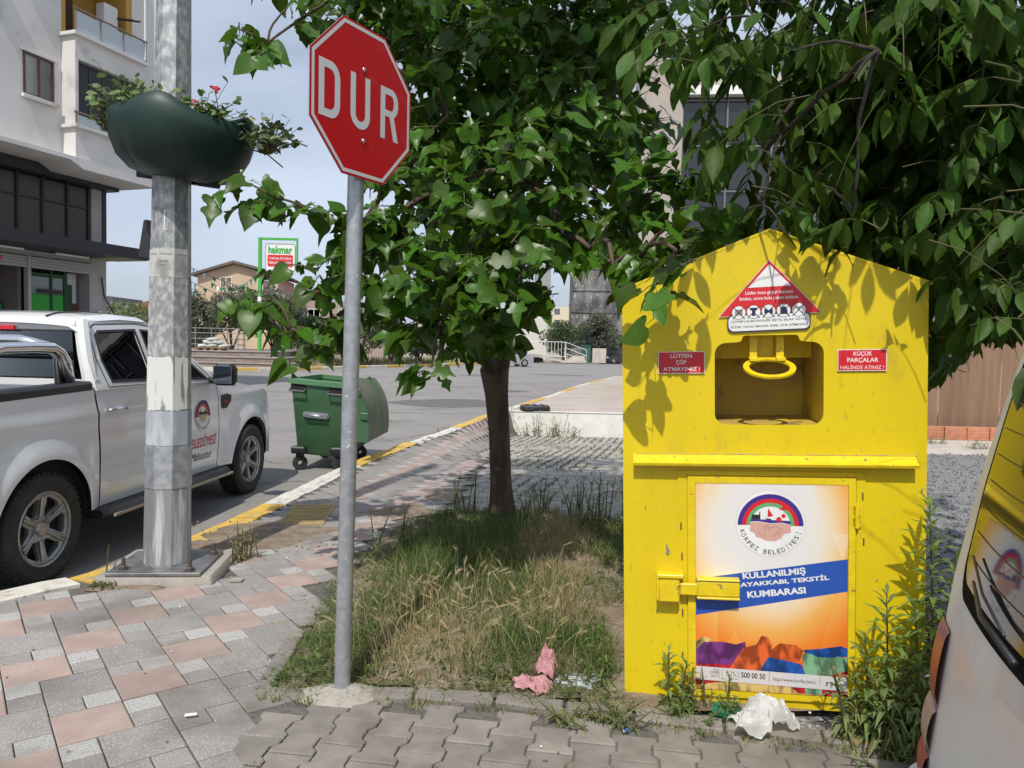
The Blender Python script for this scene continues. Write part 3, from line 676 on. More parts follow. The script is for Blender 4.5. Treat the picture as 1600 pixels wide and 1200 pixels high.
# streaked bare concrete building
M_streak = mat('streaked_bare_concrete', (.24, .235, .23), .95, col2=(.075, .075, .078), scale=.55, detail=10, lo=.40, hi=.62, stretch=(1.6, 1.6, .7), bump=.5, bscale=3, speck=(.4, .39, .37), speck_scale=2.2, speck_lo=.58, speck_hi=.66)
t = thing('concrete_building', 'tall bare concrete building with dark streaks just left of the yellow box', 'building', (6.9, 91, -.2), rz=-.06)
MB().box(0, 15, 0, 12, 0, 12.6).build('wall', M_streak, t)
for k in range(5): MB().box(.01, 15, -.12, -.005, .9 + k * 2.6, 1.1 + k * 2.6).build('floor_band', MATS['streaked_bare_concrete'], t)
for k in range(3): MB().box(-.25 + k * 5, .05 + k * 5, -.3, -.13, 0, 12.5).build('drain_pipe', mat('dark_pipe', (.1, .1, .1), .8), t)
MB().box(.5, 2.6, -.4, -.13, 2.5, 3.6).build('window', M_pane, t)
t = thing('apartment_block', 'cream and terracotta flats far off between the mulberry leaves and the concrete building', 'building', (10.5, 205, -.5))
MB().box(0, 5, 0, 10, 0, 13).build('wall', mat('ivory_plaster', (.62, .55, .42), .9), t); MB().box(5.01, 11, -1, 10, 0, 14.3).build('wing', mat('terracotta_plaster', (.52, .27, .17), .9), t)
for z in (2, 5, 8, 11):
    MB().box(-2.5, 0, -.5, 6, z - .2, z).build('balcony', M_wallc, t); MB().box(.5, 2, -.1, -.001, z, z + 1.5).build('window', M_pane, t)
t = thing('low_house', 'low grey house with a lean-to roof below the far flats', 'house', (7.6, 112, 0))
MB().box(0, 7, 0, 6, 0, 5.2).build('wall', MATS['grey_plaster'], t); MB().prism([(-3.5, 4.1), (2.2, 4.6), (2.2, 4.75), (-3.5, 4.3)], 'y', -2, 5).build('roof', M_wframe, t)
# railing, ramp, cabinet by the far kerb
t = thing('railing', 'white metal railing with a stair rail across the road, right of the grey car', 'railing', (1.2, 80, .15))
for k in range(13): MB().tube([(k * .36, 0, .5), (k * .36, 0, 2.1)], .025, 5).build('baluster', M_wframe, t)
for z in (.55, 2.1): MB().tube([(0, 0, z), (4.4, 0, z)], .035, 5).build('rail', M_wframe, t)
for dz in (0, .6, 1.2): MB().tube([(4.4, 0, .9 + dz), (6.6, -.3, dz - .2 + .3)], .03, 5).build('rail', M_wframe, t)
for x in (4.4, 6.6): MB().tube([(x, 0, 0), (x, 0, 2.1 if x < 5 else 1.3)], .035, 5).build('post', M_wframe, t)
t = thing('ramp', 'pale concrete ramp with dark opening below it beside the far stairs', 'ramp', (0, 78.5, .12)); MB().prism([(0, .75), (1.5, .95), (3, .75), (6.2, 0), (5.2, 0), (2.6, .5), (0, .5)], 'y', 0, 1.2).build('slab', M_wallc, t)
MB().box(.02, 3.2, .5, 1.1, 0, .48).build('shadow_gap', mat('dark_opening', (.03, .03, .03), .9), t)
for k in range(4): MB().box(5.4 + k * .3, 7.6, .2 + k * .3, 2, .001 + k * .18, .18 + k * .18).build('step', M_wallc, t)
t = thing('utility_cabinet', 'dark green utility cabinet beside the white panel across the road', 'cabinet', (7.3, 80, .12)); MB().box(0, .95, 0, .6, .05, 1.75, bev=.03).build('body', mat('cabinet_green', (.03, .10, .08), .6), t); MB().box(-.05, 1.0, -.05, .65, 1.751, 1.85).build('lid', MATS['cabinet_green'], t); MB().box(.45, .47, -.012, -.001, .1, 1.7).build('door_seam', M_black, t)
t = thing('utility_cabinet', 'white utility cabinet with a scuffed front beside the green one', 'cabinet', (8.45, 80, .12)); MB().box(0, 1.45, 0, .6, 0, 1.55, bev=.03).build('body', M_wallc, t); MB().box(.7, .72, -.012, -.001, .1, 1.5).build('door_seam', MATS['grey_edge'], t)
# far trees to close the horizon
g_ = MB(); r_ = random.Random(5); cs = [(-150 + 14 * k + r_.uniform(-4, 4), 230 + r_.uniform(-20, 20), 2 + r_.uniform(-1, 2), r_.uniform(6, 9)) for k in range(30)]
leaf_cloud(g_, cs, 9000, 1.1, r_, .6); tag(g_.build('far_woodland', M_bush, fix=False), kind='stuff')

# ---- far cars
def car(name, label, loc, rz, L, Wd, Hh, paint, suv=False, rear=False):
    t = thing(name, label, 'car', loc, rz); hl = L / 2
    b = [(-hl, .35), (-hl, .75), (-hl + .1, .95 * Hh / 1.45), (-hl + .75, .98 * Hh / 1.45), (hl - 1.15, .92 * Hh / 1.45), (hl - .15, .75), (hl, .6), (hl, .3), (hl - .35, .22), (-hl + .35, .22)]
    m = MB(); hw = Wd / 2
    R = []
    for y, s_ in ((-hw + .05, .96), (-hw, 1), (hw, 1), (hw - .05, .96)): R.append([(x * (1 if abs(y) == hw else .985), y, z) for x, z in b])
    R = [[(x, -hw + .06, z * .98 + .01) for x, z in b]] + [[(x, -hw, z) if .3 < z < .85 else (x, -hw + .04, z) for x, z in b], [(x, hw, z) if .3 < z < .85 else (x, hw - .04, z) for x, z in b]]
    m.rings(R[1:]); m.build('body', paint, t, smooth=30)
    zb = .93 * Hh / 1.45; zt = Hh; g = [(-hl + (.25 if suv else .65), zb), (-hl + (.55 if suv else 1.1), zt - .05), (-hl + 1.3, zt), (.35, zt), (hl - 1.15, zb)]
    m = MB(); m.rings([[(x, -hw + .06, z) for x, z in g[:1]] + [(x, -hw + .22, z) for x, z in g[1:4]] + [(g[4][0], -hw + .06, g[4][1])], [(x, hw - .06, z) for x, z in g[:1]] + [(x, hw - .22, z) for x, z in g[1:4]] + [(g[4][0], hw - .06, g[4][1])]]); cab = m.build('glasshouse', mat('car_glass', (.02, .025, .03), .08, spec=.8), t, smooth=30)
    m = MB(); m.box(-hl + 1.0, .45, -hw + .2, hw - .2, zt - .02, zt + .03, bev=.02)
    for sy in (-1, 1):
        for x, x2 in ((g[0][0] + .05, g[1][0] + .1), (-.2, -.2), (g[4][0] - .05, g[3][0])): m.tube([(x, sy * (hw - .07), zb), (x2, sy * (hw - .2), zt)], .04, 5)
    m.build('roof', paint, t, smooth=30)
    w = MB(); w.lathe([(.12, -.09), (.3, -.1), (.33, -.07), (.33, .07), (.3, .1), (.12, .09)], 20, RX(PI / 2)); wm = w.mesh('tyre', M_rubber, 0)
    h = MB(); h.lathe([(.001, -.105), (.2, -.108), (.21, -.09), (.21, .09), (.001, .105)], 12, RX(PI / 2)); hm = h.mesh('rim', mat('alloy', (.45, .45, .46), .35, .8), 30)
    for x in (-hl + .8, hl - .85):
        for sy in (-1, 1):
            o = obj('wheel', wm, t, (x, sy * (hw - .1), .33)); obj('rim', hm, o)
    for sy in (-1, 1):
        MB().sphere((hl - .12, sy * (hw - .28), .68), .16, sc=(.7, 1, .6)).build('headlight', mat('lamp_lens', (.6, .62, .64), .1), t, smooth=0)
        MB().box(-hl - .01, -hl + .08, sy * (hw - .22) - .15, sy * (hw - .22) + .15, .7, .88, bev=.02).build('taillight', M_redv, t)
        MB().box(.65, .85, sy * (hw + .08) - .09, sy * (hw + .08) + .09, zb, zb + .14, bev=.03).build('mirror', paint, t)
    MB().box(hl + .001, hl + .02, -.26, .26, .42, .54).build('number_plate', M_white, t); MB().box(-hl - .03, -hl - .001, -.26, .26, .5, .62).build('number_plate', M_white, t)
    MB().box(hl - .02, hl + .012, -.5, .5, .58, .74, bev=.01).build('grille', M_black, t)
    return t
car('parked_car', 'silver grey hatchback parked at the far kerb behind the mulberry trunk', (-.55, 63.5, .01), math.radians(203), 4.3, 1.75, 1.55, mat('silver_paint', (.42, .42, .42), .3, .4, coat=.5))
car('parked_suv', 'black suv parked at the far kerb beside the olive tree', (11.4, 83.5, .01), math.radians(222), 4.5, 1.85, 1.68, mat('black_paint', (.015, .016, .02), .2, coat=.8), suv=True)
far_tree('bush', 'clipped bush at the foot of the concrete building behind the black suv', (12.5, 88.5, .1), 3.4, 2.4, M_olive, 3500, .15, trunk=.3, seed=61, cat='bush', rzf=.75)

# ---- low white wall with the black lid, brick row, hoarding, dark glazed building
M_ww = mat('whitewashed_wall', (.76, .74, .69), .9, col2=(.70, .67, .62), scale=3, bump=.3, bscale=30, dirt=(.30, .29, .26), dirt_scale=4.5, dirt_lo=.60, dirt_hi=.72)
t = thing('low_wall', 'low whitewashed retaining wall with black stains between lot and upper pavement', 'wall', (-.28, 18.72, -.62))
MB().box(0, 6.48, 0, .22, 0, .755).build('wall', M_ww, t)
MB().box(6.26, 6.48, .221, 1.6, 0, .745).build('wall', M_ww, t)
M_slate = mat('painted_kerb_strip', (.55, .46, .33), .9)
t = thing('bin_lid', 'black ribbed plastic lid lying on the low white wall', 'lid', (.59, 19.0, .14), rz=.1)
m = MB(); R = []
for z, k in ((0, .96), (.03, 1), (.10, .98), (.13, .9)): R.append([(x * k, y * k, z) for x, y in rrect(-.37, .37, -.27, .27, .09)])
m.rings(R); m.build('shell', M_black, t, smooth=30)
for x in (-.2, 0, .2): MB().box(x - .03, x + .03, -.2, .2, .131, .15, bev=.006).build('rib', M_black, t)
MB().box(-.30, -.06, -.31, -.262, .03, .06, bev=.01).build('handle', M_black, t)
# right hand side: pavement strip, bricks, hoarding
M_strip = mat('pale_concrete_strip', (.50, .46, .40), .9, col2=(.42, .38, .33), scale=2, bump=.3, bscale=20)
g_ = MB().box(4.2, 26, 16.1, 19.6, -.62, -.40); tag(g_.build('pavement_strip', M_strip), kind='structure')
t = thing('brick_row', 'single row of orange hollow bricks at the foot of the brown hoarding', 'brick row', (6.5, 19.35, -.395), rz=-.02)
M_brick = mat('orange_hollow_brick', (.50, .22, .13), .9, col2=(.42, .17, .10), scale=6, rand=.15, bump=.3, bscale=30)
bmx = MB().box(.01, .56, 0, .22, 0, .33, bev=.008)
for z in (.08, .16, .24): bmx.box(.03, .54, -.006, .001, z, z + .02)
bm_ = bmx.mesh('brick', M_brick)
for k in range(34): obj('brick', bm_, t, (k * .575, rnd.uniform(-.015, .015), 0))
t = thing('hoarding', 'brown boarded hoarding fence of tall upright panels behind the gravel lot', 'fence', (5.6, 19.9, -.4), rz=-.02)
M_board = mat('brown_board', (.27, .17, .105), .8, col2=(.22, .135, .085), scale=1.5, stretch=(4, 4, .3), rand=.12)
bq = MB().grid(lambda u, v: (u * .79, .05 * math.sin(u * PI * 2) ** 2 * (-1) + .01 * math.sin(v * 9 + u * 3), v * 2.75), [i / 16 for i in range(17)], [0, .33, .66, 1]).mesh('board', M_board, 0)
for k in range(26): obj('board', bq, t, (k * .80, rnd.uniform(-.02, .02), 0))
MB().box(0, 21, .06, .12, .3, .4).build('rail', M_board, t); MB().box(0, 21, .06, .12, 2.3, 2.4).build('rail', M_board, t)
M_bwall = mat('beige_render', (.42, .37, .33), .9, col2=(.38, .335, .30), scale=1)
t = thing('glazed_building', 'beige building with large dark glazed front behind the walnut tree', 'building', (3.7, 24.6, -.4), rz=-.1)
MB().box(.2, 1.55, .0, 9, 4.2, 11.5).build('wall', M_bwall, t); MB().box(1.56, 14, 1.0, 9, 0, 11.2).build('wall', M_bwall, t)
M_dg = mat('dark_facade_glass', (.02, .022, .026), .12, spec=.8)
for i in range(8):
    for j in range(3):
        x = 1.62 + i * 1.42; z = 5.9 + j * 1.45
        MB().box(x + .03, x + 1.39, .55, .6, z + .03, z + 1.42).build('pane', M_dg, t)
M_mull = mat('grey_mullion', (.16, .16, .17), .5, .3)
for i in range(9): MB().box(1.60 + i * 1.42 - .03, 1.60 + i * 1.42 + .03, .45, .98, 5.8, 10.3).build('mullion', M_mull, t)
for j in range(4): MB().box(1.64, 13, .47, .54, 5.86 + j * 1.45 - .03, 5.86 + j * 1.45 + .03).build('transom', M_mull, t)
MB().box(1.56, 14, .2, .98, 10.32, 10.6).build('cornice', M_white, t); MB().box(1.4, 14, .1, .98, 5.2, 5.7).build('dark_band', mat('anthracite', (.03, .03, .034), .6), t)
M_terra = mat('terracotta_band', (.42, .16, .09), .85, col2=(.36, .13, .075), scale=2)
MB().box(.2, 14, .3, .98, 4.35, 5.18).build('terracotta_band', M_terra, t); MB().box(1.2, 14, .25, .98, 3.0, 4.33).build('wall', mat('grey_bands', (.25, .24, .23), .8), t)
# ------------------------------------------------------------------ apartment block with shop, left
APT = thing('apartment_building', 'white apartment block with dark glazed mezzanine and a green shop below, at the left edge', 'building', (-12.9, 24, 0), rz=math.atan2(.947, .3206))
M_apt = mat('white_render', (.68, .66, .64), .9, col2=(.62, .60, .585), scale=.7, detail=6, bump=.15, bscale=60, dirt=(.42, .40, .38), dirt_scale=1.4, dirt_lo=.60, dirt_hi=.75)
M_anth = mat('anthracite_cladding', (.022, .023, .03), .5)
M_shut = mat('roller_shutter_grey', (.36, .36, .36), .55, .2)
M_colm = mat('grey_column_render', (.40, .39, .385), .85, col2=(.35, .34, .335), scale=3)
M_ochre = mat('ochre_render', (.50, .30, .07), .85)
M_brown = mat('brown_window_frame', (.085, .035, .028), .5)
def B(name, m, *a, parent=None, bev=0): return MB().box(*a, bev=bev).build(name, m, parent or APT)
# volumes (local x to the right along the facade, y into the building)
B('upper_wall', M_apt, -22, -2.4, -1.0, 8, 6.72, 15.6)
B('upper_wall', M_apt, .06, .95, -1.0, 8, 6.72, 15.6)
m = MB(); m.prism([(-22, 6.71), (-22, 6.60), (-2.6, 6.60), (-2.2, 6.42), (.45, 6.42), (.95, 6.71)], 'y', -1.55, 7.9); m.build('soffit_slab', M_apt, APT)
B('bay_wall', M_apt, -2.4, .06, -1.5, -1.0, 6.715, 7.62); B('bay_wall', M_apt, -2.4, .06, -1.5, -1.0, 9.42, 10.12)
B('bay_wall', M_apt, -2.4, .06, -1.5, -1.0, 12.85, 13.4); B('bay_wall', M_apt, -2.4, -2.3, -1.5, 0, 7.62, 9.42); B('bay_wall', M_apt, -.04, .06, -1.5, 0, 7.62, 9.42)
B('bay_back', M_apt, -2.4, .06, .3, 8, 6.72, 10.0)
# deep balcony with ochre walls
B('balcony_wall', M_ochre, -2.4, .06, .3, 8, 10.13, 15.6); B('balcony_wall', M_ochre, -.15, .05, -.98, .29, 10.13, 12.84); B('balcony_wall', M_ochre, -2.4, -2.25, -.98, .29, 10.13, 12.84)
B('balcony_ceiling', M_apt, -2.24, -.16, -.98, .29, 12.86, 13.3)
for z, h in ((10.13, .62), (7.62, .32)):
    p = B('balcony_slab', M_apt, -2.5, .12, -1.62, -1.0 if z > 9 else -.6, z - .09, z)
    B('parapet_glass', mat('frosted_glass', (.45, .50, .54), .3, spec=.8), -2.38, .0, -1.55, -1.53, z + .03, z + h - .06)
    rl = MB().tube([(-2.48, -1.56, z + h), (.08, -1.56, z + h)], .03, 8); rl.tube([(.08, -1.56, z + h), (.08, -1.0, z + h)], .03, 8)
    for x in (-2.44, -1.6, -.8, .04): rl.tube([(x, -1.56, z), (x, -1.56, z + h)], .02, 6)
    rl.build('handrail', mat('bronze_rail', (.22, .17, .13), .5, .4), APT)
for k in range(5):
    x = -2.29 + k * .445; B('glazing_panel', M_anth, x + .012, x + .433, -1.35, -1.31, 7.9, 9.36)
B('glazing_frame', M_mull, -2.3, -.04, -1.38, -1.29, 7.82, 7.89); B('glazing_frame', M_mull, -2.3, -.04, -1.38, -1.29, 9.37, 9.41)
B('door', M_brown, -2.1, -1.5, .24, .299, 10.14, 12.3); B('door', M_brown, -1.2, -.95, .24, .299, 10.14, 12.3)
bx_ = B('boiler', mat('boiler_white', (.62, .62, .62), .4), -.95, -.45, -1.0, -.65, 10.6, 11.6, bev=.03); MB().tube([(-.5, -.95, 11.3), (-.1, -1.5, 11.32)], .04, 8).build('flue', M_black, bx_)
MB().tube([(.02, -1.1, 15), (.02, -1.55, 14.9), (.02, -1.55, 10.2)], .03, 6).build('drain_pipe', M_wframe, APT)
for x, z in ((-3.56, 8.12), (-3.56, 11.15), (-6.6, 8.12), (-6.6, 11.15), (-9.6, 8.12), (-12.6, 8.12)):
    f = window(APT, x, z, .9, 1.12, y=-1.0, frame=M_brown, pane=mat('curtained_pane', (.20, .23, .23), .2, col2=(.08, .10, .10), scale=6, stretch=(6, 1, .3), spec=.8), sill=M_apt, fw=.055, depth=.06)
    MB().prism([(x - .09, z + 1.13), (x + .99, z + 1.13), (x + .99, z + 1.2), (x - .09, z + 1.2)], 'y', -1.05, -1.002).build('lintel', M_apt, f)
B('vent_box', M_wframe, -4.6, -4.2, -1.12, -1.001, 10.3, 10.9); B('wall_lamp', M_shut, .38, .5, -1.06, -1.001, 10.6, 10.75)
# mezzanine
B('dark_band', M_anth, -22, .18, -.35, 7, 6.3, 6.595)
B('mezzanine_core', M_anth, -22, .0, .25, 7, 4.5, 6.29)
M_mez = mat('mezzanine_glass', (.06, .058, .052), .1, spec=.9)
xs_ = [-.62, -1.36, -2.17, -2.95, -3.75, -4.55, -5.35, -6.15, -6.95]
for a, b in zip(xs_, xs_[1:]):
    for z0, z1 in ((4.62, 5.62), (5.68, 6.26)): B('pane', M_mez, b + .035, a - .035, .06, .1, z0, z1)
    B('mullion', M_anth, b - .034, b + .034, .0, .2, 4.55, 6.29)
B('mullion', M_anth, -.65, -.585, .0, .2, 4.55, 6.29); B('transom', M_anth, -7, -.65, .02, .2, 5.625, 5.675)
B('column_panel', M_colm, -.54, -.16, .0, .24, 4.52, 6.29); B('dark_column', M_anth, -.15, .0, -.02, .24, 4.52, 6.29)
B('canopy', M_anth, -22, .42, -1.3, 7, 4.17, 4.5)
B('canopy_soffit', mat('olive_soffit', (.30, .31, .18), .8), -.6, .38, -1.26, 0, 4.155, 4.168)
# ground floor
B('column', M_colm, -.55, .0, .0, 7, 0, 4.15)
B('meter_box', M_wframe, -.33, -.2, -.05, -.001, 2.2, 2.55)
B('lintel', M_colm, -22, -.56, .02, .3, 4.0, 4.15)
for x0, x1 in ((-2.6, -.62), (-5.4, -2.72), (-8.2, -5.5)):
    s_ = MB()
    for k in range(4): s_.box(x0, x1, -.05, .1, 3.66 + k * .08, 3.735 + k * .08, bev=.012)
    s_.build('shutter_box', M_shut, APT)
    B('shutter_rail', M_shut, x0 - .1, x0 + .0, -.04, .12, 0, 3.99)
B('shutter_rail', M_shut, -.66, -.58, -.04, .12, 0, 3.99)
MB().tube([(-2.2, -.5, 4.1), (-1.1, -.5, 4.1)], .03, 6).build('tube_lamp', M_white, APT); MB().tube([(-4.4, -.5, 4.1), (-3.2, -.5, 4.1)], .03, 6).build('tube_lamp', M_white, APT)
m = MB(); m.sphere((-3.6, -.07, 3.84), .12, sc=(1, .2, .8)); m.build('red_sticker', mat('orange_red', (.55, .08, .03), .6), APT, smooth=0)
# shop interior
M_in = mat('shop_interior_wall', (.16, .14, .13), .9); M_sg = mat('shop_green', (.02, .30, .03), .5); M_dgn = mat('shop_dark_green', (.012, .07, .02), .5)
B('shop_back_wall', M_in, -8.2, -.56, 2.4, 2.6, 0, 4.0); B('shop_side_wall', M_in, -2.75, -2.65, .3, 2.39, 0, 4.0)
B('shop_floor', M_in, -8.2, -.56, .15, 2.39, -.02, .05)
B('green_panel', M_sg, -2.35, -1.75, .28, .32, .05, 2.95); B('green_panel', M_sg, -1.68, -1.3, .28, .32, .05, 2.95)
for x in (-2.42, -1.74, -1.29): B('door_frame', M_dgn, x, x + .06, .25, .36, .05, 3.66)
B('door_frame', M_dgn, -2.42, -1.23, .262, .35, 3.48, 3.56); B('dark_rail', M_black, -2.2, -1.4, .2, .24, 2.98, 3.1)
B('door_glass', mat('bright_reflection_glass', (.25, .30, .32), .08, spec=1.), -2.35, -1.75, .30, .31, 2.96, 3.46); B('door_glass', MATS['bright_reflection_glass'], -1.68, -1.3, .30, .31, 2.96, 3.46)
B('green_door', M_dgn, -1.22, -.98, .3, .34, .05, 3.3); B('white_panel', M_white, -.97, -.66, .5, .54, 2.75, 3.66); B('brown_board', mat('red_brown_board', (.16, .045, .03), .7), -.98, -.66, .46, .499, .05, 2.74)
B('counter', M_dgn, -4.2, -2.8, .9, 1.4, .05, 2.7); B('green_counter', M_sg, -3.3, -2.85, .8, .89, .05, 2.62)
r_ = random.Random(4)
for k in range(26):
    x = -5.2 + (k % 13) * .18; z = 2.6 + (k // 13) * .32
    MB().lathe([(.05, 0), (.05, .16), (.02, .2), (.02, .25)], 8, T(x, 1.9, z), cap=True).build('bottle', [mat('amber_glass', (.10, .05, .02), .2), mat('red_goods', (.25, .04, .03), .5), mat('grey_goods', (.3, .3, .3), .5)][r_.randrange(3)], APT)
B('shelf', mat('shelf_wood', (.25, .12, .06), .7), -5.4, -2.8, 1.8, 2.1, 2.56, 2.59); B('shelf', MATS['shelf_wood'], -5.4, -2.8, 1.8, 2.1, 2.87, 2.9); B('orange_back', MATS['shelf_wood'], -5.4, -2.8, 2.3, 2.39, 2.9, 3.7)
MB().tube([(-.2, -.03, 3.6), (-.1, -.03, 3.0), (.25, -.2, 2.3), (.5, -.4, 1.9)], .02, 5).build('cable', M_black, APT)

# ------------------------------------------------------------------ pickup truck
TR = thing('pickup_truck', 'white double cab pickup truck with a chrome roll bar parked at the kerb', 'pickup truck', (-3.25, 5.26, 0), rz=math.radians(90 - 4.8))
M_tw = mat('white_car_paint', (.72, .73, .74), .2, col2=(.70, .71, .72), scale=3, coat=.7, spec=.5)
M_dark = mat('dark_underbody', (.015, .015, .016), .85)
WB = 3.36; WR = .395; AR = .49; SW = .93; YO = .95    # truck centre line lies at y=+YO from the near wheel face
def tz_top(x):
    P = [(-1.28, 1.31), (.62, 1.36), (1.4, 1.345), (2.45, 1.32), (2.75, 1.295), (3.3, 1.25), (3.8, 1.18), (4.08, 1.09), (4.26, .98)]
    return float(np.interp(x, [p[0] for p in P], [p[1] for p in P]))
def ty(x, z):
    """half width of the body at a station and height"""
    y = SW; t = (z - .82) / .55
    y -= .05 * max(0, t) ** 2 + .045 * max(0, -t) ** 1.5
    if x > 3.3: y -= .14 * ((x - 3.3) / .95) ** 2.6
    if x < -.9: y -= .03 * ((-x - .9) / .4) ** 2
    for c in (0, WB):
        d = math.hypot(x - c, z - WR); y += .045 * math.exp(-((d - AR) / .13) ** 2) * (1 if z > .3 else 0)
    y += .012 * math.exp(-((z - 1.14 - .02 * x / 4) / .05) ** 2)
    return y
def zb(x):
    z = .42 if x < 3.8 else lerp(.42, .36, (x - 3.8) / .5)
    for c in (0, WB):
        if abs(x - c) < AR: z = max(z, WR + math.sqrt(AR * AR - (x - c) ** 2))
    return z
def stations(x0, x1):
    S = set(np.linspace(x0, x1, max(4, int((x1 - x0) / .05))).tolist())
    for c in (0, WB):
        for k in range(0, 33):
            x = c + AR * math.cos(PI * k / 32)
            if x0 < x < x1: S.add(x)
            for e in (-.0008, .0008):
                pass
        for x in (c - AR - .001, c + AR + .001):
            if x0 < x < x1: S.add(x)
    return sorted(S)
def side(x0, x1, name, parent, m, zt=None, sgn=-1):
    mb = MB(); X = stations(x0, x1)
    mb.grid(lambda x, t: (x, YO * 0 + sgn * ty(x, lerp(zb(x), (zt or tz_top)(x), t)), lerp(zb(x), (zt or tz_top)(x), t)), X, [i / 18 for i in range(19)], flip=(sgn > 0))
    return mb.build(name, m, parent, smooth=50, fix=False)
TC = T(0, YO, 0)
def shift(o):  # place truck parts relative to the centre line
    for v in o.data.vertices: v.co.y += YO
    return o
panels = {}
for sg in (-1, 1):
    for nm, a, b in (('bed_side', -1.27, .615), ('rear_door', .635, 1.50), ('front_door', 1.512, 2.60), ('front_fender', 2.612, 4.22)):
        panels[nm, sg] = shift(side(a, b, nm, TR, M_tw, sgn=sg))
def TB(name, m, *a, parent=TR, bev=0, smooth=None): return shift(MB().box(*a, bev=bev).build(name, m, parent, smooth=smooth))
# inner dark body closing the seams, sills and wheel wells
m = MB(); m.box(-1.2, .6, -.86, .86, .5, .95)
m.box(.6, 2.75, -.885, .885, .40, 1.27); m.box(2.75, 3.9, -.6, .6, .35, 1.0); m.box(.49, .62, -.88, .88, .42, 1.3)
o = shift(m.build('inner_body', M_dark, TR))
# wheel wells cut: replace the bed box near wheels with arches
for c in (0, WB):
    for sg in (-1, 1):
        w = MB(); P = [(AR * 1.02 * math.cos(PI * k / 16), AR * 1.02 * math.sin(PI * k / 16)) for k in range(17)]
        w.rings([[(c + p[0], sg * (SW - .02), WR + p[1]) for p in P], [(c + p[0], sg * .5, WR + p[1]) for p in P]], False, False)
        w.add([(c + p[0], sg * .5, WR + p[1]) for p in P], [tuple(range(17))])
        shift(w.build('wheel_well', M_dark, TR, fix=False))
# bed top rail, tonneau, tailgate, bumper
def railfn(sg):
    R = []
    for x in np.linspace(-1.27, .6, 20):
        y = sg * (ty(x, tz_top(x)) + .004); z = tz_top(x); R.append([(x, y, z - .02), (x, y, z + .03), (x, y - sg * .02, z + .05), (x, y - sg * .13, z + .05), (x, y - sg * .14, z - .02)])
    return R
for sg in (-1, 1): shift(MB().rings(railfn(sg)).build('bed_rail', M_black, TR, smooth=40))
TB('tonneau_cover', M_black, -1.22, .58, -.76, .76, 1.25, 1.31)
TB('tailgate', M_tw, -1.30, -1.272, -.84, .84, .62, 1.33, bev=.01); TB('rear_bumper', M_chrome, -1.48, -1.31, -.85, .85, .45, .62, bev=.04)
for sg in (-1, 1): TB('tail_light', M_redv, -1.29, -1.2, min(sg * .86, sg * .90), max(sg * .86, sg * .905), .82, 1.22, bev=.01)
# hood, cowl
def hoodz(x, y): return tz_top(x) + .075 * (1 - (abs(y) / .9) ** 2.5) * (1 - max(0, (x - 3.4) / .8) ** 2 * .6)
m = MB(); m.grid(lambda x, v: (x, v * (ty(x, tz_top(x)) - .012), hoodz(x, v * .9)), np.linspace(2.60, 4.2, 22).tolist(), np.linspace(-1, 1, 21).tolist()); shift(m.build('hood', M_tw, TR, smooth=50))
m = MB(); R = []
for z in (.36, .6, .85, 1.03, 1.1): R.append([(4.21 + .12 * (1 - (k / 8 - 1) ** 4) - (.06 if z > 1 else 0), (k / 8 - 1) * .80, z) for k in range(17)])
m.rings(R, False, False); shift(m.build('nose', M_tw, TR, smooth=50)); TB('grille', M_black, 4.29, 4.35, -.45, .45, .72, 1.0, bev=.02)
for sg in (-1, 1):
    h = MB(); h.sphere((0, 0, 0), 1, sc=(.22, .07, .10), n=14, m=8, M=T(4.02, sg * .765, .98)); shift(h.build('headlight', mat('lamp_lens', (.6, .62, .64), .1), TR, smooth=0))
# greenhouse
GY = lambda z: .905 - .235 * max(0, (z - 1.32) / .54) ** 1.15
def gmap(sg): return lambda x, y, z: (x, sg * (GY(z)) + y * sg * -1 * -1, z)
outer = [(.63, 1.335), (.66, 1.55), (.76, 1.79), (.86, 1.835), (1.2, 1.85), (1.6, 1.85), (1.82, 1.82), (2.15, 1.62), (2.63, 1.315), (2.0, 1.325), (1.3, 1.34)]
w1 = [(.86, 1.395), (.82, 1.55), (.86, 1.72), (.92, 1.755), (1.44, 1.775), (1.44, 1.385)]
w2 = [(1.54, 1.38), (1.54, 1.775), (1.74, 1.765), (1.9, 1.69), (2.42, 1.36)]
for sg in (-1, 1):
    def mp_(x, y, z, sg=sg): return (x, sg * (GY(z) - y), z)
    shift(plate('side_frame', [outer, w1, w2], .04, 0, M_tw, TR, fn=mp_))
    for nm, w in (('rear_window', w1), ('front_window', w2)):
        cx = sum(p[0] for p in w) / len(w); cz = sum(p[1] for p in w) / len(w)
        big = [(cx + (x - cx) * 1.04, cz + (z - cz) * 1.05) for x, z in w]
        gsl = shift(plate(nm, [big], 0, .012, G_dark, TR, fn=mp_))
        shift(plate('window_seal', [[(cx + (x - cx) * 1.055, cz + (z - cz) * 1.07) for x, z in w], [(cx + (x - cx) * .975, cz + (z - cz) * .965) for x, z in w]], .004, -.003, M_black, gsl, fn=mp_))
    # door frame line
    shift(plate('door_seam', [[(.80, 1.355), (.76, 1.56), (.81, 1.765), (.9, 1.805), (1.5, 1.825), (1.78, 1.80), (1.98, 1.69), (2.5, 1.35)], [(.792, 1.35), (.75, 1.56), (.802, 1.772), (.895, 1.813), (1.5, 1.833), (1.785, 1.808), (1.985, 1.698), (2.515, 1.35)]], .003, -.002, M_black, TR, fn=mp_))
def roofz(x, v):
    z = float(np.interp(x, [.70, .80, .95, 1.3, 1.65, 1.85], [1.78, 1.835, 1.865, 1.885, 1.875, 1.82])); return z - .0 + .03 * (1 - abs(v) ** 2.5)
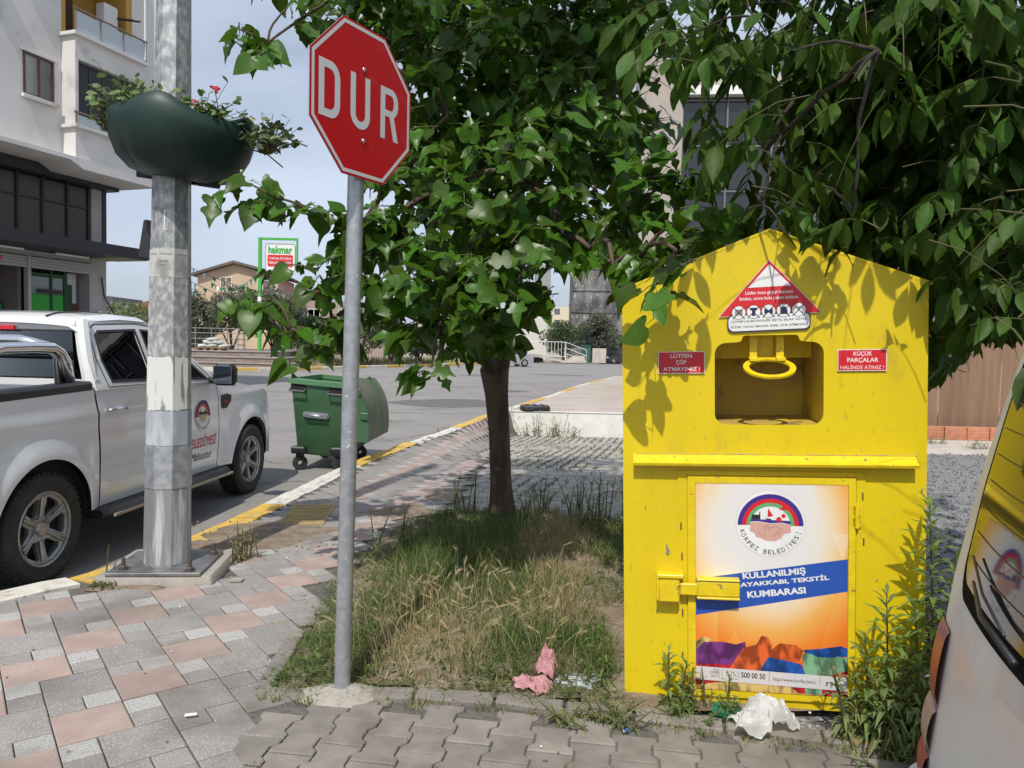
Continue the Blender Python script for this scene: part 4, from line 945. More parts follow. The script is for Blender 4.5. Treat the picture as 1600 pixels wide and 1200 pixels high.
m = MB(); m.grid(lambda x, v: (x, v * (GY(1.835) + .006), roofz(x, v) - (.03 if abs(v) > .99 else 0)), np.linspace(.70, 1.86, 16).tolist(), np.linspace(-1, 1, 21).tolist()); shift(m.build('roof', M_tw, TR, smooth=60))
for v in (-.55, .55): shift(MB().tube([(x, v * .66, roofz(x, v) + .004) for x in np.linspace(.8, 1.8, 8)], .008, 6).build('roof_groove', M_black, TR))
# windscreen, rear window
shift(MB().quad((1.84, -.66, 1.825), (1.84, .66, 1.825), (2.66, .84, 1.31), (2.66, -.84, 1.31)).build('windscreen', G_dark, TR, fix=False))
rw = shift(MB().quad((.685, -.68, 1.42), (.685, .68, 1.42), (.745, .62, 1.75), (.745, -.62, 1.75)).build('cab_rear_window', G_dark, TR, fix=False))
m = MB(); P = [(.63, 1.335), (.66, 1.55), (.76, 1.79), (.80, 1.84)]
for a, b in (((.885, -.885), (1.2, 1.42)),):
    pass
m.box(.645, .70, -.88, .88, 1.30, 1.41); m.tube([(.67, -.83, 1.36), (.70, -.76, 1.6), (.79, -.67, 1.82)], .055, 8); m.tube([(.67, .83, 1.36), (.70, .76, 1.6), (.79, .67, 1.82)], .055, 8); m.tube([(.77, -.66, 1.80), (.77, .66, 1.80)], .05, 8)
shift(m.build('cab_rear_frame', M_tw, TR, smooth=40)); TB('stop_lamp', M_redv, .70, .72, -.16, .16, 1.80, 1.83)
for o_ in [c for c in bpy.data.objects if c.type == 'MESH' and (c.parent == TR or (c.parent and c.parent.parent == TR))]:
    if o_.name.split('.')[0] in ('side_frame', 'rear_window', 'front_window', 'window_seal', 'door_seam', 'roof', 'roof_groove', 'windscreen', 'cab_rear_window', 'cab_rear_frame'):
        for v in o_.data.vertices:
            if v.co.z > 1.33: v.co.z = 1.33 + (v.co.z - 1.33) * 1.10
# interior
M_seat = mat('dark_seat', (.03, .03, .033), .9); M_rs = mat('red_seat_cover', (.22, .02, .02), .9)
for x, y, mm in ((1.05, -.42, M_seat), (1.05, .0, M_rs), (1.05, .42, M_rs), (1.8, -.4, M_seat), (1.8, .4, M_seat)):
    s_ = MB().box(x - .1, x + .06, y - .2, y + .2, 1.0, 1.50, bev=.05); s_.box(x - .12, x - .02, y - .12, y + .12, 1.53, 1.70, bev=.04); shift(s_.build('seat', mm, TR, smooth=40))
shift(MB().tube([(2.15 + .05 * math.cos(a), -.4 + .18 * math.cos(a), 1.33 + .17 * math.sin(a)) for a in np.linspace(0, 2 * PI, 20)], .015, 6, cap=False).build('steering_wheel', M_black, TR))
TB('dashboard', M_black, 2.25, 2.6, -.8, .8, 1.1, 1.30, bev=.04)
# roll bar: side hoops and cross tubes
for sg in (-1, 1):
    hb = MB(); y = .80
    pts_ = [(-.62, sg * y, 1.36), (-.52, sg * y, 1.47), (-.40, sg * y, 1.585), (-.32, sg * (y - .01), 1.64), (-.2, sg * (y - .02), 1.665), (.1, sg * (y - .02), 1.67), (.30, sg * (y - .02), 1.665), (.38, sg * (y - .02), 1.63), (.42, sg * (y - .01), 1.57), (.47, sg * y, 1.37)]
    hb.tube(pts_, .040, 14); hb.tube([(.33, sg * (y - .06), 1.66), (.40, sg * (y - .05), 1.60), (.43, sg * (y - .06), 1.37)], .034, 12)
    hp = shift(hb.build('roll_bar', M_chrome, TR, smooth=0)); shift(MB().box(-.7, .55, sg * y - .06, sg * y + .06, 1.36, 1.378, bev=.008).build('mount_plate', M_black, hp))
shift(MB().tube([(.34, -.76, 1.66), (.34, -.5, 1.72), (.34, .5, 1.72), (.34, .76, 1.66)], .040, 14).build('roll_bar', M_chrome, TR, smooth=0))
# handles, mirror, vent, running board
def handle(x, z, par):
    y = -ty(x, z); h = MB(); h.tube([(x - .11, y, z), (x - .1, y - .035, z + .005), (x, y - .045, z + .008), (x + .1, y - .035, z + .005), (x + .11, y, z)], [.012, .016, .018, .016, .012], 10); None
    return shift(h.build('handle', M_chrome, par, smooth=0))
handle(.84, 1.17, panels['rear_door', -1]); handle(1.72, 1.16, panels['front_door', -1])
mb_ = MB(); mb_.box(2.36, 2.50, -1.20, -.97, 1.29, 1.51, bev=.05); mb_.tube([(2.48, -.86, 1.34), (2.45, -1.0, 1.33)], .035, 8)
mo = shift(mb_.build('mirror', M_black, TR, smooth=40)); shift(MB().box(2.352, 2.36, -1.18, -.99, 1.31, 1.49, bev=.003).build('mirror_glass', mat('mirror_silver', (.35, .38, .42), .02, 1.), mo))
v_ = panels['front_fender', -1]
def fm(x, y, z): return (x, -(ty(x, z) + .012) + y, z)
vn = shift(plate('fender_vent', [[(2.66, 1.17), (2.68, 1.03), (2.78, 1.03), (2.88, 1.10), (2.88, 1.16), (2.80, 1.18)]], .02, 0, M_black, v_, fn=fm))
shift(lettering([('4x4', 2.70, 2.82, 1.085, 1.12)], M_redv, v_, y=-.003, fn=fm))
sb = MB()
R = []
for x in np.linspace(.55, 2.72, 14):
    e = .05 * (1 if x < .6 or x > 2.68 else 0); R.append([(x, -.80, .34), (x, -1.03 + e, .345), (x, -1.055 + e, .375), (x, -1.03 + e, .41), (x, -.80, .42)])
sb.rings(R); shift(sb.build('running_board', M_black, TR, smooth=40)); TB('running_board_trim', mat('beige_trim', (.33, .28, .22), .6), .62, 2.66, -1.062, -1.045, .35, .372)
shift(MB().rings([[(x, .80, .34), (x, 1.03, .345), (x, 1.03, .41), (x, .80, .42)] for x in (.55, 2.7)]).build('running_board', M_black, TR))
# door print: emblem and lettering
def dm(off): return lambda x, y, z: (x, -(ty(x, z) + off) + y, z)
fd = panels['front_door', -1]; ex, ez = 2.26, 1.00
def ring_arc(cx, cz, r0, r1, a0, a1, n=24): return circ(cx, cz, r1, n=n, a0=a0, a1=a1) + circ(cx, cz, r0, n=n, a0=a1, a1=a0)
shift(plate('emblem_disc', [circ(ex, ez, .155, .165)], 0, 0, M_white, fd, fn=dm(.006)))
for r0, r1, mm in ((.115, .148, M_navy), (.088, .114, M_redv)): shift(plate('emblem_arc', [ring_arc(ex, ez, r0, r1, -8, 188)], 0, 0, mm, fd, fn=dm(.009)))
M_hand = mat('flesh_print', (.62, .36, .30), .5); M_bk = mat('black_print', (.02, .02, .022), .5)
shift(plate('emblem_hands', [[(ex - .085, ez), (ex + .085, ez), (ex + .06, ez - .05), (ex, ez - .08), (ex - .06, ez - .05)]], 0, 0, mat('tan_print', (.55, .42, .25), .5), fd, fn=dm(.009)))
shift(plate('emblem_skyline', [[(ex - .08, ez + .004), (ex - .08, ez + .035), (ex - .05, ez + .03), (ex - .045, ez + .065), (ex - .03, ez + .03), (ex + .03, ez + .025), (ex + .05, ez + .05), (ex + .08, ez + .02), (ex + .08, ez + .004)]], 0, 0, M_bk, fd, fn=dm(.010)))
def arc_text(s, cx, cz, r, a0, a1, h, y, m, par, fn=None, bold=.006, inward=True):
    mb = MB(); n = len(s)
    for i, ch in enumerate(s):
        if ch == ' ': continue
        a = math.radians(a0 + (a1 - a0) * i / (n - 1)); x, z = cx + r * math.cos(a), cz + r * math.sin(a)
        wd = h * (.25 if ch in 'Iİ' else .72); hh = h * (1.28 if ch in 'ÖİÜ' else 1)
        vs, fs = txt_v(ch, x - wd / 2, x + wd / 2, z - h / 2, z - h / 2 + hh, y=y, bold=bold, rot=a + PI / 2, res=2)
        if fn: vs = [fn(*p) for p in vs]
        mb.add(vs, fs)
    return mb.build('lettering', m, par, fix=False)
shift(arc_text('KÖRFEZ BELEDİYESİ', ex, ez, .133, 202, 338, .022, 0, M_bk, fd, fn=dm(.010)))
shift(lettering([('KÖRFEZ BELEDİYESİ', 1.56, 2.54, .68, .805)], M_redv, fd, fn=dm(.006), bold=.008, skew=.15))
shift(lettering([('Hizmete Mahsustur', 1.70, 2.46, .55, .63)], M_bk, fd, fn=dm(.006), bold=.0, skew=.2))
# wheels
def truck_wheel(x, sg):
    w = MB(); w.lathe([(.27, -.11), (.345, -.125), (.38, -.105), (.395, -.07), (.395, .07), (.38, .105), (.345, .125), (.27, .11)], 40, RX(PI / 2))
    for k in range(48):
        a = 2 * PI * k / 48; w.box(-.012, .012, -.10, -.055, .385, .401, M=RY(a)); w.box(-.012, .012, .055, .10, .385, .401, M=RY(a)); w.box(-.02, .008, -.045, .045, .387, .400, M=RY(a))
    o = w.build('wheel', M_rubber, TR, smooth=40); o.location = (x, YO + sg * .83, WR)
    if sg > 0: o.rotation_euler = (0, 0, PI)
    r = MB(); r.lathe([(.272, -.10), (.272, .10), (.262, .113), (.250, .105), (.245, .06), (.245, -.10)], 40, RX(PI / 2))
    loops = [circ(0, 0, .247, n=48)]
    for k in range(6):
        a = 60 * k; P = []
        for rr_, da in ((.105, 11), (.16, 17), (.215, 21), (.228, 12), (.228, -12), (.215, -21), (.16, -17), (.105, -11)): P.append((rr_ * math.cos(math.radians(a + da)), rr_ * math.sin(math.radians(a + da))))
        loops.append(P)
    def dish(x_, y_, z_): return (x_, y_ + .035 - .5 * min(.0, .0) - .045 * (math.hypot(x_, z_) / .25) ** 2, z_)
    vs, fs = shape2d(loops, .03); vs = [dish(a, b - .085, c) for a, b, c in vs]; r.add(vs, fs)
    r.lathe([(.001, .088), (.045, .086), (.055, .07), (.055, .03)], 20, RX(PI / 2))
    for k in range(6):
        a = math.radians(60 * k + 30); r.lathe([(.001, .088), (.012, .087), (.014, .05)], 8, T(.082 * math.cos(a), 0, .082 * math.sin(a)) @ RX(PI / 2))
        a = math.radians(60 * k); r.tube([(.06 * math.cos(a + .5), -.068, .06 * math.sin(a + .5)), (.235 * math.cos(a + .47), -.098, .235 * math.sin(a + .47))], .012, 6); r.tube([(.06 * math.cos(a - .5), -.068, .06 * math.sin(a - .5)), (.235 * math.cos(a - .47), -.098, .235 * math.sin(a - .47))], .012, 6)
    # lathe RX(90deg) maps z to -y: flip so the dish looks outwards
    ro = r.build('rim', mat('machined_alloy', (.42, .42, .42), .38, .75, col2=(.32, .32, .31), scale=14), o, smooth=35)
    d = MB().lathe([(.001, .0), (.24, .0), (.24, .02), (.001, .02)], 32, RX(PI / 2)); d.build('brake_disc', M_dark, o)
    return o
for x in (0, WB):
    for sg in (-1, 1): truck_wheel(x, sg)
TB('mud_flap', M_black, -.55, -.53, -.9, -.65, .25, .7)
# ------------------------------------------------------------------ clothing collection box
BX = thing('collection_box', 'bright yellow steel clothes collection box with gabled top and printed door', 'collection box', (.56, 3.45, .13), rot=(0, math.radians(-2.1), math.radians(-9.3)))
BW, EV, PK, BD = 1.30, 1.888, 2.135, 1.05
slot = [(.41 + .035, 1.285), (.87 - .035, 1.285), (.875, 1.32), (.875, 1.60), (.84, 1.645), (.79, 1.65), (.775, 1.678), (.54, 1.678), (.525, 1.65), (.455, 1.645), (.41, 1.60), (.41, 1.32)]
sl = rrect(.41, .875, 1.28, 1.648, .05, 6)
# add the raised notch in the top edge
sl2 = []
for p in sl: sl2.append(p)
top = [i for i, p in enumerate(sl) if abs(p[1] - 1.648) < 1e-6]
idx = top[0] + 1 if len(top) > 1 else top[0]
sl2 = sl[:idx] + [(.792, 1.650), (.775, 1.655), (.768, 1.676), (.755, 1.680), (.545, 1.680), (.532, 1.676), (.525, 1.655), (.508, 1.650)] + sl[idx:]
front = plate('front_panel', [[(0, 0.0), (BW, 0.0), (BW, EV), (.645, PK), (0, EV)], sl2], .012, 0, M_yellow, BX)
m = MB(); m.box(0.001, .012, .0125, BD, .02, EV - .02); m.box(BW - .012, BW - .001, .0125, BD, .02, EV - .02); m.prism([(0, 0), (BW, 0), (BW, EV), (.645, PK), (0, EV)], 'y', BD, BD + .01); m.box(.012, BW - .012, .02, BD, .02, .04)
m.build('side_walls', M_yellow, BX)
m = MB(); m.prism([(-.012, EV - .005), (.645, PK + .002), (.645, PK + .014), (-.016, EV + .008)], 'y', -.001, BD + .02); m.prism([(BW + .012, EV - .005), (BW + .016, EV + .008), (.6455, PK + .014), (.6455, PK + .002)], 'y', -.001, BD + .02); m.build('roof', M_yellow, BX)
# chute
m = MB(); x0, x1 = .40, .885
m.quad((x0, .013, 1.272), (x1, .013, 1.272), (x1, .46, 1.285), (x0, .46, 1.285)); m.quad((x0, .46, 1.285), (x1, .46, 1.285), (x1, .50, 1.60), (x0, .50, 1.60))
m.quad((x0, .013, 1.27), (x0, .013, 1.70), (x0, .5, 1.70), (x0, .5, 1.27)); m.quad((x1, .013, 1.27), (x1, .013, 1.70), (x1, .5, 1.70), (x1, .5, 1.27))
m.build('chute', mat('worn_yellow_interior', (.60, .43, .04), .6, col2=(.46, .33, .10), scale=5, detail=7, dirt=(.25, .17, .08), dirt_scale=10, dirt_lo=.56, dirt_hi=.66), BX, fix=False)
m = MB(); m.box(x0 + .004, x1 - .004, .26, .27, 1.575, 1.70); m.quad((x0 + .002, .014, 1.70), (x1 - .002, .014, 1.70), (x1 - .002, .5, 1.70), (x0 + .002, .5, 1.70)); m.build('flap', M_yellow, BX, fix=False)
# opening ring handle
h = MB(); R = []; n = 40
for k in range(n):
    a = 2 * PI * k / n; R.append([((.112 - w) * math.cos(a), -(.112 - w) * math.sin(a) * .92, z) for w, z in ((0, -.005), (.026, -.005), (.026, .005), (0, .005))])
h.rings(R + [R[0]], False); 
ho = h.build('pull_ring', M_yellow2, BX, smooth=30); ho.location = (.643, -.015, 1.535); ho.rotation_euler = (math.radians(24), 0, 0)
m = MB()
for x in (.585, .701): m.box(x - .016, x + .016, .055, .067, 1.57, 1.69); m.add([(x - .016, .055, 1.572), (x + .016, .055, 1.572), (x + .016, .06, 1.565), (x - .016, .06, 1.565), (x - .02, -.0 + .075 - .02, 1.578)], [(0, 1, 2, 3)]); m.prism([(.02, 1.565), (.067, 1.572), (.067, 1.584), (.02, 1.575)], 'x', x - .02, x + .02)
m.box(.606, .680, .11, .116, 1.575, 1.69); m.build('handle_bracket', M_yellow2, BX)
# shelf strip over the door
m = MB(); m.prism([(-.0005, 1.098), (-.052, 1.100), (-.056, 1.112), (-.030, 1.122), (-.0005, 1.146)], 'x', .047, 1.253); m.build('drip_shelf', M_yellow2, BX)
m = MB()
for k in range(60):
    x = .06 + k * 1.18 / 59; m.box(x, x + .0195, -.0035 - .0015 * nz3(k * 1.3, 0), -.0005, 1.146, 1.150 + .003 * nz3(k * .7, 3))
m.build('weld_bead', mat('scuffed_weld', (.42, .35, .2), .7, col2=(.70, .52, .05), scale=30), BX)
# frame and door
fr = plate('door_frame', [[(.245, .0), (1.05, .0), (1.05, 1.072), (.245, 1.072)], [(.285, .035), (1.012, .035), (1.012, 1.052), (.285, 1.052)]], .006, -.0065, M_yellow, BX)
DO = plate('door', [[(.288, .038), (1.009, .038), (1.009, 1.049), (.288, 1.049)]], .010, -.0115, M_yellow, BX)
plate('door_rim', [[(.290, .040), (1.007, .040), (1.007, 1.047), (.290, 1.047)], [(.322, .068), (.978, .068), (.978, 1.018), (.322, 1.018)]], .006, -.018, M_yellow2, DO)
for z in (.83, .14):
    hg = MB(); hg.tube([(1.012, -.022, z), (1.012, -.022, z + .10)], .009, 10); hg.box(.995, 1.03, -.018, -.012, z + .005, z + .045); hg.box(.995, 1.03, -.018, -.012, z + .055, z + .095); hg.build('hinge', M_yellow2, BX, smooth=40)

# latch
lt = MB(); lt.box(.155, .25, -.055, -.0005, .478, .590, bev=.006); lt.box(.150, .268, -.062, -.0005, .588, .606, bev=.004); lt.box(.148, .156, -.06, -.0005, .49, .60); lt.build('latch_box', M_yellow2, BX, smooth=30)
la = MB(); la.box(.252, .33, -.050, -.030, .512, .565, bev=.004); la.box(.325, .512, -.060, -.018, .512, .582, bev=.006); la.box(.325, .512, -.066, -.016, .584, .592, bev=.003); la.box(.325, .512, -.064, -.016, .500, .510, bev=.003)
la.build('latch_arm', M_yellow2, BX, smooth=30)
sw = MB()
for x, z in ((.26, .66), (.262, .40), (.256, .80), (.262, .2), (1.035, .95), (1.04, .75)): sw.box(x, x + .006, -.010, -.0062, z, z + .035, bev=.002)
sw.build('rust_mark', mat('rust', (.12, .06, .03), .9), BX)
# stickers
def deco(name, loops, y, m, par): return plate(name, loops, 0, y, m, par)
st = plate('warning_sticker', [[(.424, 1.762), (.866, 1.775), (.643, 2.014)]], 0, -.0080, mat('sticker_border', (.70, .55, .40), .5), BX)
def rot2(P, a, c): return [(c[0] + (x - c[0]) * math.cos(a) - (z - c[1]) * math.sin(a), c[1] + (x - c[0]) * math.sin(a) + (z - c[1]) * math.cos(a)) for x, z in P]
deco('red_field', [[(.431, 1.765), (.859, 1.777), (.643, 2.008)]], -.0085, M_redv, st)
deco('white_triangle', [[(.553, 1.890), (.735, 1.896), (.643, 1.992)]], -.009, M_white, st)
lettering([('Lütfen önce giysiyi hazneye', .541, .743, 1.857, 1.877, .02), ('bırakın, sonra kolu yukarı kaldırın.', .517, .768, 1.832, 1.852, .02)], M_white, st, -.009, bold=.012)
deco('label_border', [rot2(rrect(.464, .818, 1.698, 1.776, .026), .03, (.64, 1.737))], -.0093, M_navy, st)
deco('label', [rot2(rrect(.469, .813, 1.703, 1.771, .023), .03, (.64, 1.737))], -.0098, M_white, st)
lettering([('LÜTFEN ELEKTRONİK EŞYA, ISLAK GİYSİ,', .480, .802, 1.738, 1.753, .03), ('KİTAP, YANICI MADDE, EVSEL ATIK ATMAYIN !', .480, .802, 1.715, 1.729, .03)], M_bk, st, -.0103, bold=.01)
pic = [[(-.016, -.012), (.016, -.012), (.016, .014), (-.016, .014)], [(-.007, -.018), (.007, -.018), (.007, .005), (.017, .010), (.013, .018), (-.013, .018), (-.017, .010), (-.007, .005)], [(-.018, -.012), (0, -.006), (.018, -.012), (.018, .012), (0, .004), (-.018, .012)], [(-.014, -.016), (.018, -.016), (.014, .010), (.002, .018), (-.014, .012)], [(-.014, -.014), (.014, -.014), (0, .0), (.014, .014), (-.014, .014), (0, .0)]]
for k in range(5):
    cx, cz = .513 + k * .0635, 1.781 + k * .0022
    deco('pictogram_ring', [circ(cx, cz, .030)], -.0108, M_bk, st); deco('pictogram_disc', [circ(cx, cz, .0285)], -.0113, M_white, st)
    deco('pictogram', [[(cx + a, cz + b) for a, b in pic[k]]], -.0118, M_navy if k in (1, 2, 3) else mat('grey_print', (.25, .25, .27), .5), st)
    for s_ in (-1, 1): deco('cross_bar', [rot2([(cx - .036, cz - .0016), (cx + .036, cz - .0016), (cx + .036, cz + .0016), (cx - .036, cz + .0016)], s_ * .80, (cx, cz))], -.0122 - .0003 * (s_ > 0), M_bk, st)
def red_label(x0, x1, z0, z1, L):
    s_ = plate('red_label', [[(x0, z0), (x1, z0), (x1, z1), (x0, z1)]], 0, -.008, M_white, BX)
    deco('red_field', [[(x0 + .003, z0 + .003), (x1 - .003, z0 + .003), (x1 - .003, z1 - .003), (x0 + .003, z1 - .003)]], -.0085, M_redv, s_)
    for l in L: lettering([l[:5]], M_white, s_, -.009, bold=l[5] * .4)
    return s_
red_label(.160, .366, 1.513, 1.612, [('LÜTFEN', .215, .310, 1.583, 1.605, .03), ('ÇÖP', .240, .285, 1.550, 1.577, .03), ('ATMAYINIZ !', .183, .345, 1.524, 1.542, .03)])
red_label(.930, 1.132, 1.518, 1.612, [('KÜÇÜK', .995, 1.072, 1.580, 1.606, .03), ('PARÇALAR', .970, 1.097, 1.552, 1.575, .03), ('HALİNDE ATINIZ !', .942, 1.120, 1.526, 1.546, .0)])
# poster on the door
px0, px1, pz0, pz1 = .324, .976, .070, 1.016
pm = bpy.data.materials.new('poster_print'); pm.use_nodes = True; N = pm.node_tree.nodes; L = pm.node_tree.links
tcn = N.new('ShaderNodeTexCoord'); sp = N.new('ShaderNodeSeparateXYZ'); L.new(tcn.outputs['Object'], sp.inputs[0])
mpp = N.new('ShaderNodeMapping'); mpp.inputs['Location'].default_value = (-.64 / .5, 0, -.80 / .62); mpp.inputs['Scale'].default_value = (1 / .5, 0, 1 / .62)
gr = N.new('ShaderNodeTexGradient'); gr.gradient_type = 'SPHERICAL'; L.new(tcn.outputs['Object'], mpp.inputs[0]); 
vz = N.new('ShaderNodeTexVoronoi'); vz.inputs['Scale'].default_value = 2.6; vm = N.new('ShaderNodeMapping'); vm.inputs['Rotation'].default_value = (0, .8, 0); vm.inputs['Scale'].default_value = (2.2, 0, .8); L.new(tcn.outputs['Object'], vm.inputs[0]); L.new(vm.outputs[0], vz.inputs['Vector'])
L.new(mpp.outputs[0], gr.inputs[0]); a1 = N.new('ShaderNodeMath'); a1.operation = 'MULTIPLY_ADD'; a1.inputs[1].default_value = .16; L.new(vz.outputs['Color'], a1.inputs[0]); L.new(gr.outputs['Fac'], a1.inputs[2])
rp = N.new('ShaderNodeValToRGB'); E_ = rp.color_ramp.elements; E_[0].position = .0; E_[0].color = (.75, .13, .02, 1); E_[1].position = .72; E_[1].color = (.74, .73, .72, 1)
for p_, c_ in ((.16, (.82, .24, .03, 1)), (.32, (.82, .42, .10, 1)), (.46, (.82, .62, .38, 1)), (.58, (.78, .72, .64, 1))):
    e = E_.new(p_); e.color = c_
L.new(a1.outputs[0], rp.inputs[0]); L.new(rp.outputs[0], N['Principled BSDF'].inputs['Base Color']); N['Principled BSDF'].inputs['Roughness'].default_value = .32
po = plate('poster', [[(px0, pz0), (px1, pz0), (px1, pz1), (px0, pz1)]], 0, -.0185 + .0, pm, DO); 
for v in po.data.vertices: v.co.y = -.0170
Y = lambda k: -.0174 - .0004 * k
bl = mat('poster_blue', (.025, .09, .42), .32)
deco('blue_band', [[(px0, .413), (px1, .546), (px1, .690), (px0, .580)]], Y(0), bl, DO)
ex, ez, er = .648, .842, .150
deco('emblem_edge', [circ(ex, ez, er, n=48)], Y(0), mat('light_grey_print', (.55, .55, .56), .4), DO); deco('emblem_disc', [circ(ex, ez, er - .002, n=48)], Y(1), M_white, DO)
M_prp = mat('violet_print', (.05, .03, .24), .4); M_grn = mat('green_print', (.12, .38, .17), .4)
for r0, r1, mm in ((.121, .141, M_prp), (.102, .121, M_redv), (.086, .102, M_grn)): deco('emblem_arc', [ring_arc(ex, ez - .01, r0, r1, 0, 180, 32)], Y(2), mm, DO)
deco('sea', [[(ex - .086, ez + .018), (ex + .086, ez + .012), (ex + .086, ez - .004), (ex + .05, ez + .004), (ex, ez + .0), (ex - .05, ez + .008), (ex - .086, ez + .006)]], Y(2), M_prp, DO)
deco('factory', [[(ex - .082, ez + .018), (ex - .043, ez + .017), (ex - .043, ez + .052), (ex - .047, ez + .052), (ex - .048, ez + .038), (ex - .078, ez + .038)]], Y(3), M_bk, DO)
deco('sail', [[(ex - .012, ez + .028), (ex + .012, ez + .034), (ex - .010, ez + .068)]], Y(3), M_redv, DO); deco('hull', [[(ex - .026, ez + .022), (ex - .015, ez + .016), (ex + .004, ez + .016), (ex + .004, ez + .020)]], Y(3), M_bk, DO)
deco('berry', [circ(ex + .036, ez + .018, .011)], Y(3), M_redv, DO); deco('berry', [circ(ex + .056, ez + .034, .009)], Y(3), M_redv, DO); deco('leaf_print', [[(ex + .035, ez + .062), (ex + .058, ez + .080), (ex + .088, ez + .060), (ex + .06, ez + .060)]], Y(3), M_redv, DO)
hand = [(ex - .086, ez + .003), (ex - .05, ez + .005), (ex, ez - .002), (ex + .05, ez + .002), (ex + .086, ez - .006), (ex + .088, ez - .040), (ex + .06, ez - .045), (ex + .045, ez - .066), (ex + .02, ez - .080), (ex - .02, ez - .078), (ex - .045, ez - .066), (ex - .062, ez - .062), (ex - .068, ez - .045), (ex - .088, ez - .036)]
deco('handshake', [hand], Y(3), M_hand, DO)
hl = MB()
for P in ([(-.02, -.012), (.0, -.022), (.02, -.014), (.05, -.026)], [(-.01, -.01), (-.03, -.02), (-.02, -.032), (.0, -.026)], [(.05, -.03), (.03, -.05)], [(.035, -.034), (.012, -.06)], [(-.05, -.04), (-.04, -.055)], [(-.03, -.045), (-.02, -.062)]):
    for a, b in zip(P, P[1:]):
        d = Vector((b[0] - a[0], 0, b[1] - a[1])).normalized() * .0009; nn = Vector((-d.z, 0, d.x))
        A = Vector((ex + a[0], Y(4), ez + a[1])); C_ = Vector((ex + b[0], Y(4), ez + b[1])); hl.add([A - nn, C_ - nn, C_ + nn, A + nn], [(0, 1, 2, 3)])
hl.build('finger_lines', mat('brown_line', (.35, .16, .13), .5), DO, fix=False)
arc_text('KÖRFEZ BELEDİYESİ', ex, ez - .005, .125, 196, 342, .021, Y(2), M_bk, DO)
sl_ = .125
lettering([('KULLANILMIŞ', .528, .800, .594, .632, sl_), ('GİYSİ, AYAKKABI, TEKSTİL', .385, .900, .560, .590, sl_), ('KUMBARASI', .548, .800, .515, .545, sl_)], M_white, DO, Y(1), bold=.035)
# heap of printed clothes at the bottom of the poster
cl = {'purple': (.20, .04, .22), 'orange': (.76, .13, .03), 'red': (.52, .02, .03), 'blue': (.02, .10, .42), 'mint': (.22, .45, .27), 'sand': (.72, .50, .17), 'white2': (.6, .68, .72)}
MC = {k: mat('print_' + k, v, .35, col2=tuple(c * .38 for c in v), scale=24, detail=4, lo=.44, hi=.60, stretch=(1, 1, .5)) for k, v in cl.items()}
def cloth(m, P, k): deco('cloth_print', [P], Y(k), MC[m], DO)
cloth('red', [(px0, pz0), (px1, pz0), (px1, .20), (px0, .20)], 0)
cloth('sand', [(px0, .29), (px0 + .03, .315), (px0 + .07, .305), (px0 + .05, .27), (px0, .26)], 1)
cloth('sand', [(.47, .10), (.50, .145), (.60, .15), (.72, .12), (.77, .075), (.60, .078)], 1); cloth('sand', [(px0, .072), (px0, .09), (.50, .12), (.56, .14), (.75, .078), (.9, .071)], 2)
cloth('blue', [(px0, .22), (.36, .20), (.345, .30), (px0, .29)], 1)
cloth('purple', [(px0, .19), (px0, .25), (.36, .29), (.44, .295), (.50, .285), (.54, .30), (.545, .25), (.51, .19)], 2)
cloth('orange', [(.47, .17), (.53, .27), (.59, .29), (.61, .33), (.64, .325), (.655, .29), (.65, .24), (.62, .17)], 3)
cloth('orange', [(.62, .20), (.655, .27), (.69, .30), (.76, .295), (.79, .27), (.77, .21), (.72, .22)], 2)
cloth('blue', [(.60, .165), (.64, .235), (.70, .225), (.78, .21), (.80, .165)], 4)
cloth('blue', [(.79, .275), (.87, .285), (.95, .30), (px1, .29), (px1, .255), (.86, .235), (.80, .255)], 2)
cloth('mint', [(.80, .075), (.79, .20), (.785, .25), (.80, .265), (.86, .245), (px1, .25), (px1, .19), (.90, .165), (.87, .155), (.87, .075)], 3)
sp_ = [(px0, .118), (px1, .108), (px1, .172), (px0, .180)]
deco('white_strip', [[(px0, .116), (px1, .098), (px1, .160), (px0, .178)]], Y(6), mat('pale_strip_print', (.62, .62, .66), .35, col2=(.68, .62, .60), scale=5), DO)
rr_ = -.03
lettering([('ALO', .400, .425, .158, .170, rr_), ('ÇEVRE', .385, .427, .143, .157, rr_), ('HATTI', .390, .427, .129, .141, rr_)], M_bk, DO, Y(7), bold=0)
lettering([('0262', .455, .515, .137, .162, rr_)], mat('grey_print2', (.3, .24, .26), .5), DO, Y(7), bold=-.01); lettering([('500 00 50', .522, .627, .133, .159, rr_)], M_bk, DO, Y(7), bold=.018)
lettering([('http://www.korfez.bel.tr', .660, .845, .121, .143, rr_)], M_bk, DO, Y(7), bold=0)
lettering([('f', .885, .897, .115, .137), ('t', .903, .912, .115, .137)], M_navy, DO, Y(7), bold=.012)
for x in (.437, .643, .86): deco('divider', [[(x, .120), (x + .0015, .120), (x + .0015, .168), (x, .168)]], Y(7), M_bk, DO)
ch = MB(); r_ = random.Random(12)
for x, z, s_ in ((.20, .70, .012), (.195, .725, .006), (.15, .42, .006), (.03, 1.35, .004), (.30, .27, .014), (.26, .12, .01), (1.28, 1.0, .006), (1.1, .6, .004), (.1, .9, .004)):
    P = [(x + s_ * (1 + .4 * r_.random()) * math.cos(a) * .6, z + s_ * (1 + .5 * r_.random()) * math.sin(a)) for a in [k * PI / 4 for k in range(8)]]
    vs, fs = shape2d([P]); ch.add([(a, b - .0072, c) for a, b, c in vs], fs)
ch.build('paint_chip', mat('bare_metal_chip', (.25, .22, .20), .6), BX, fix=False)

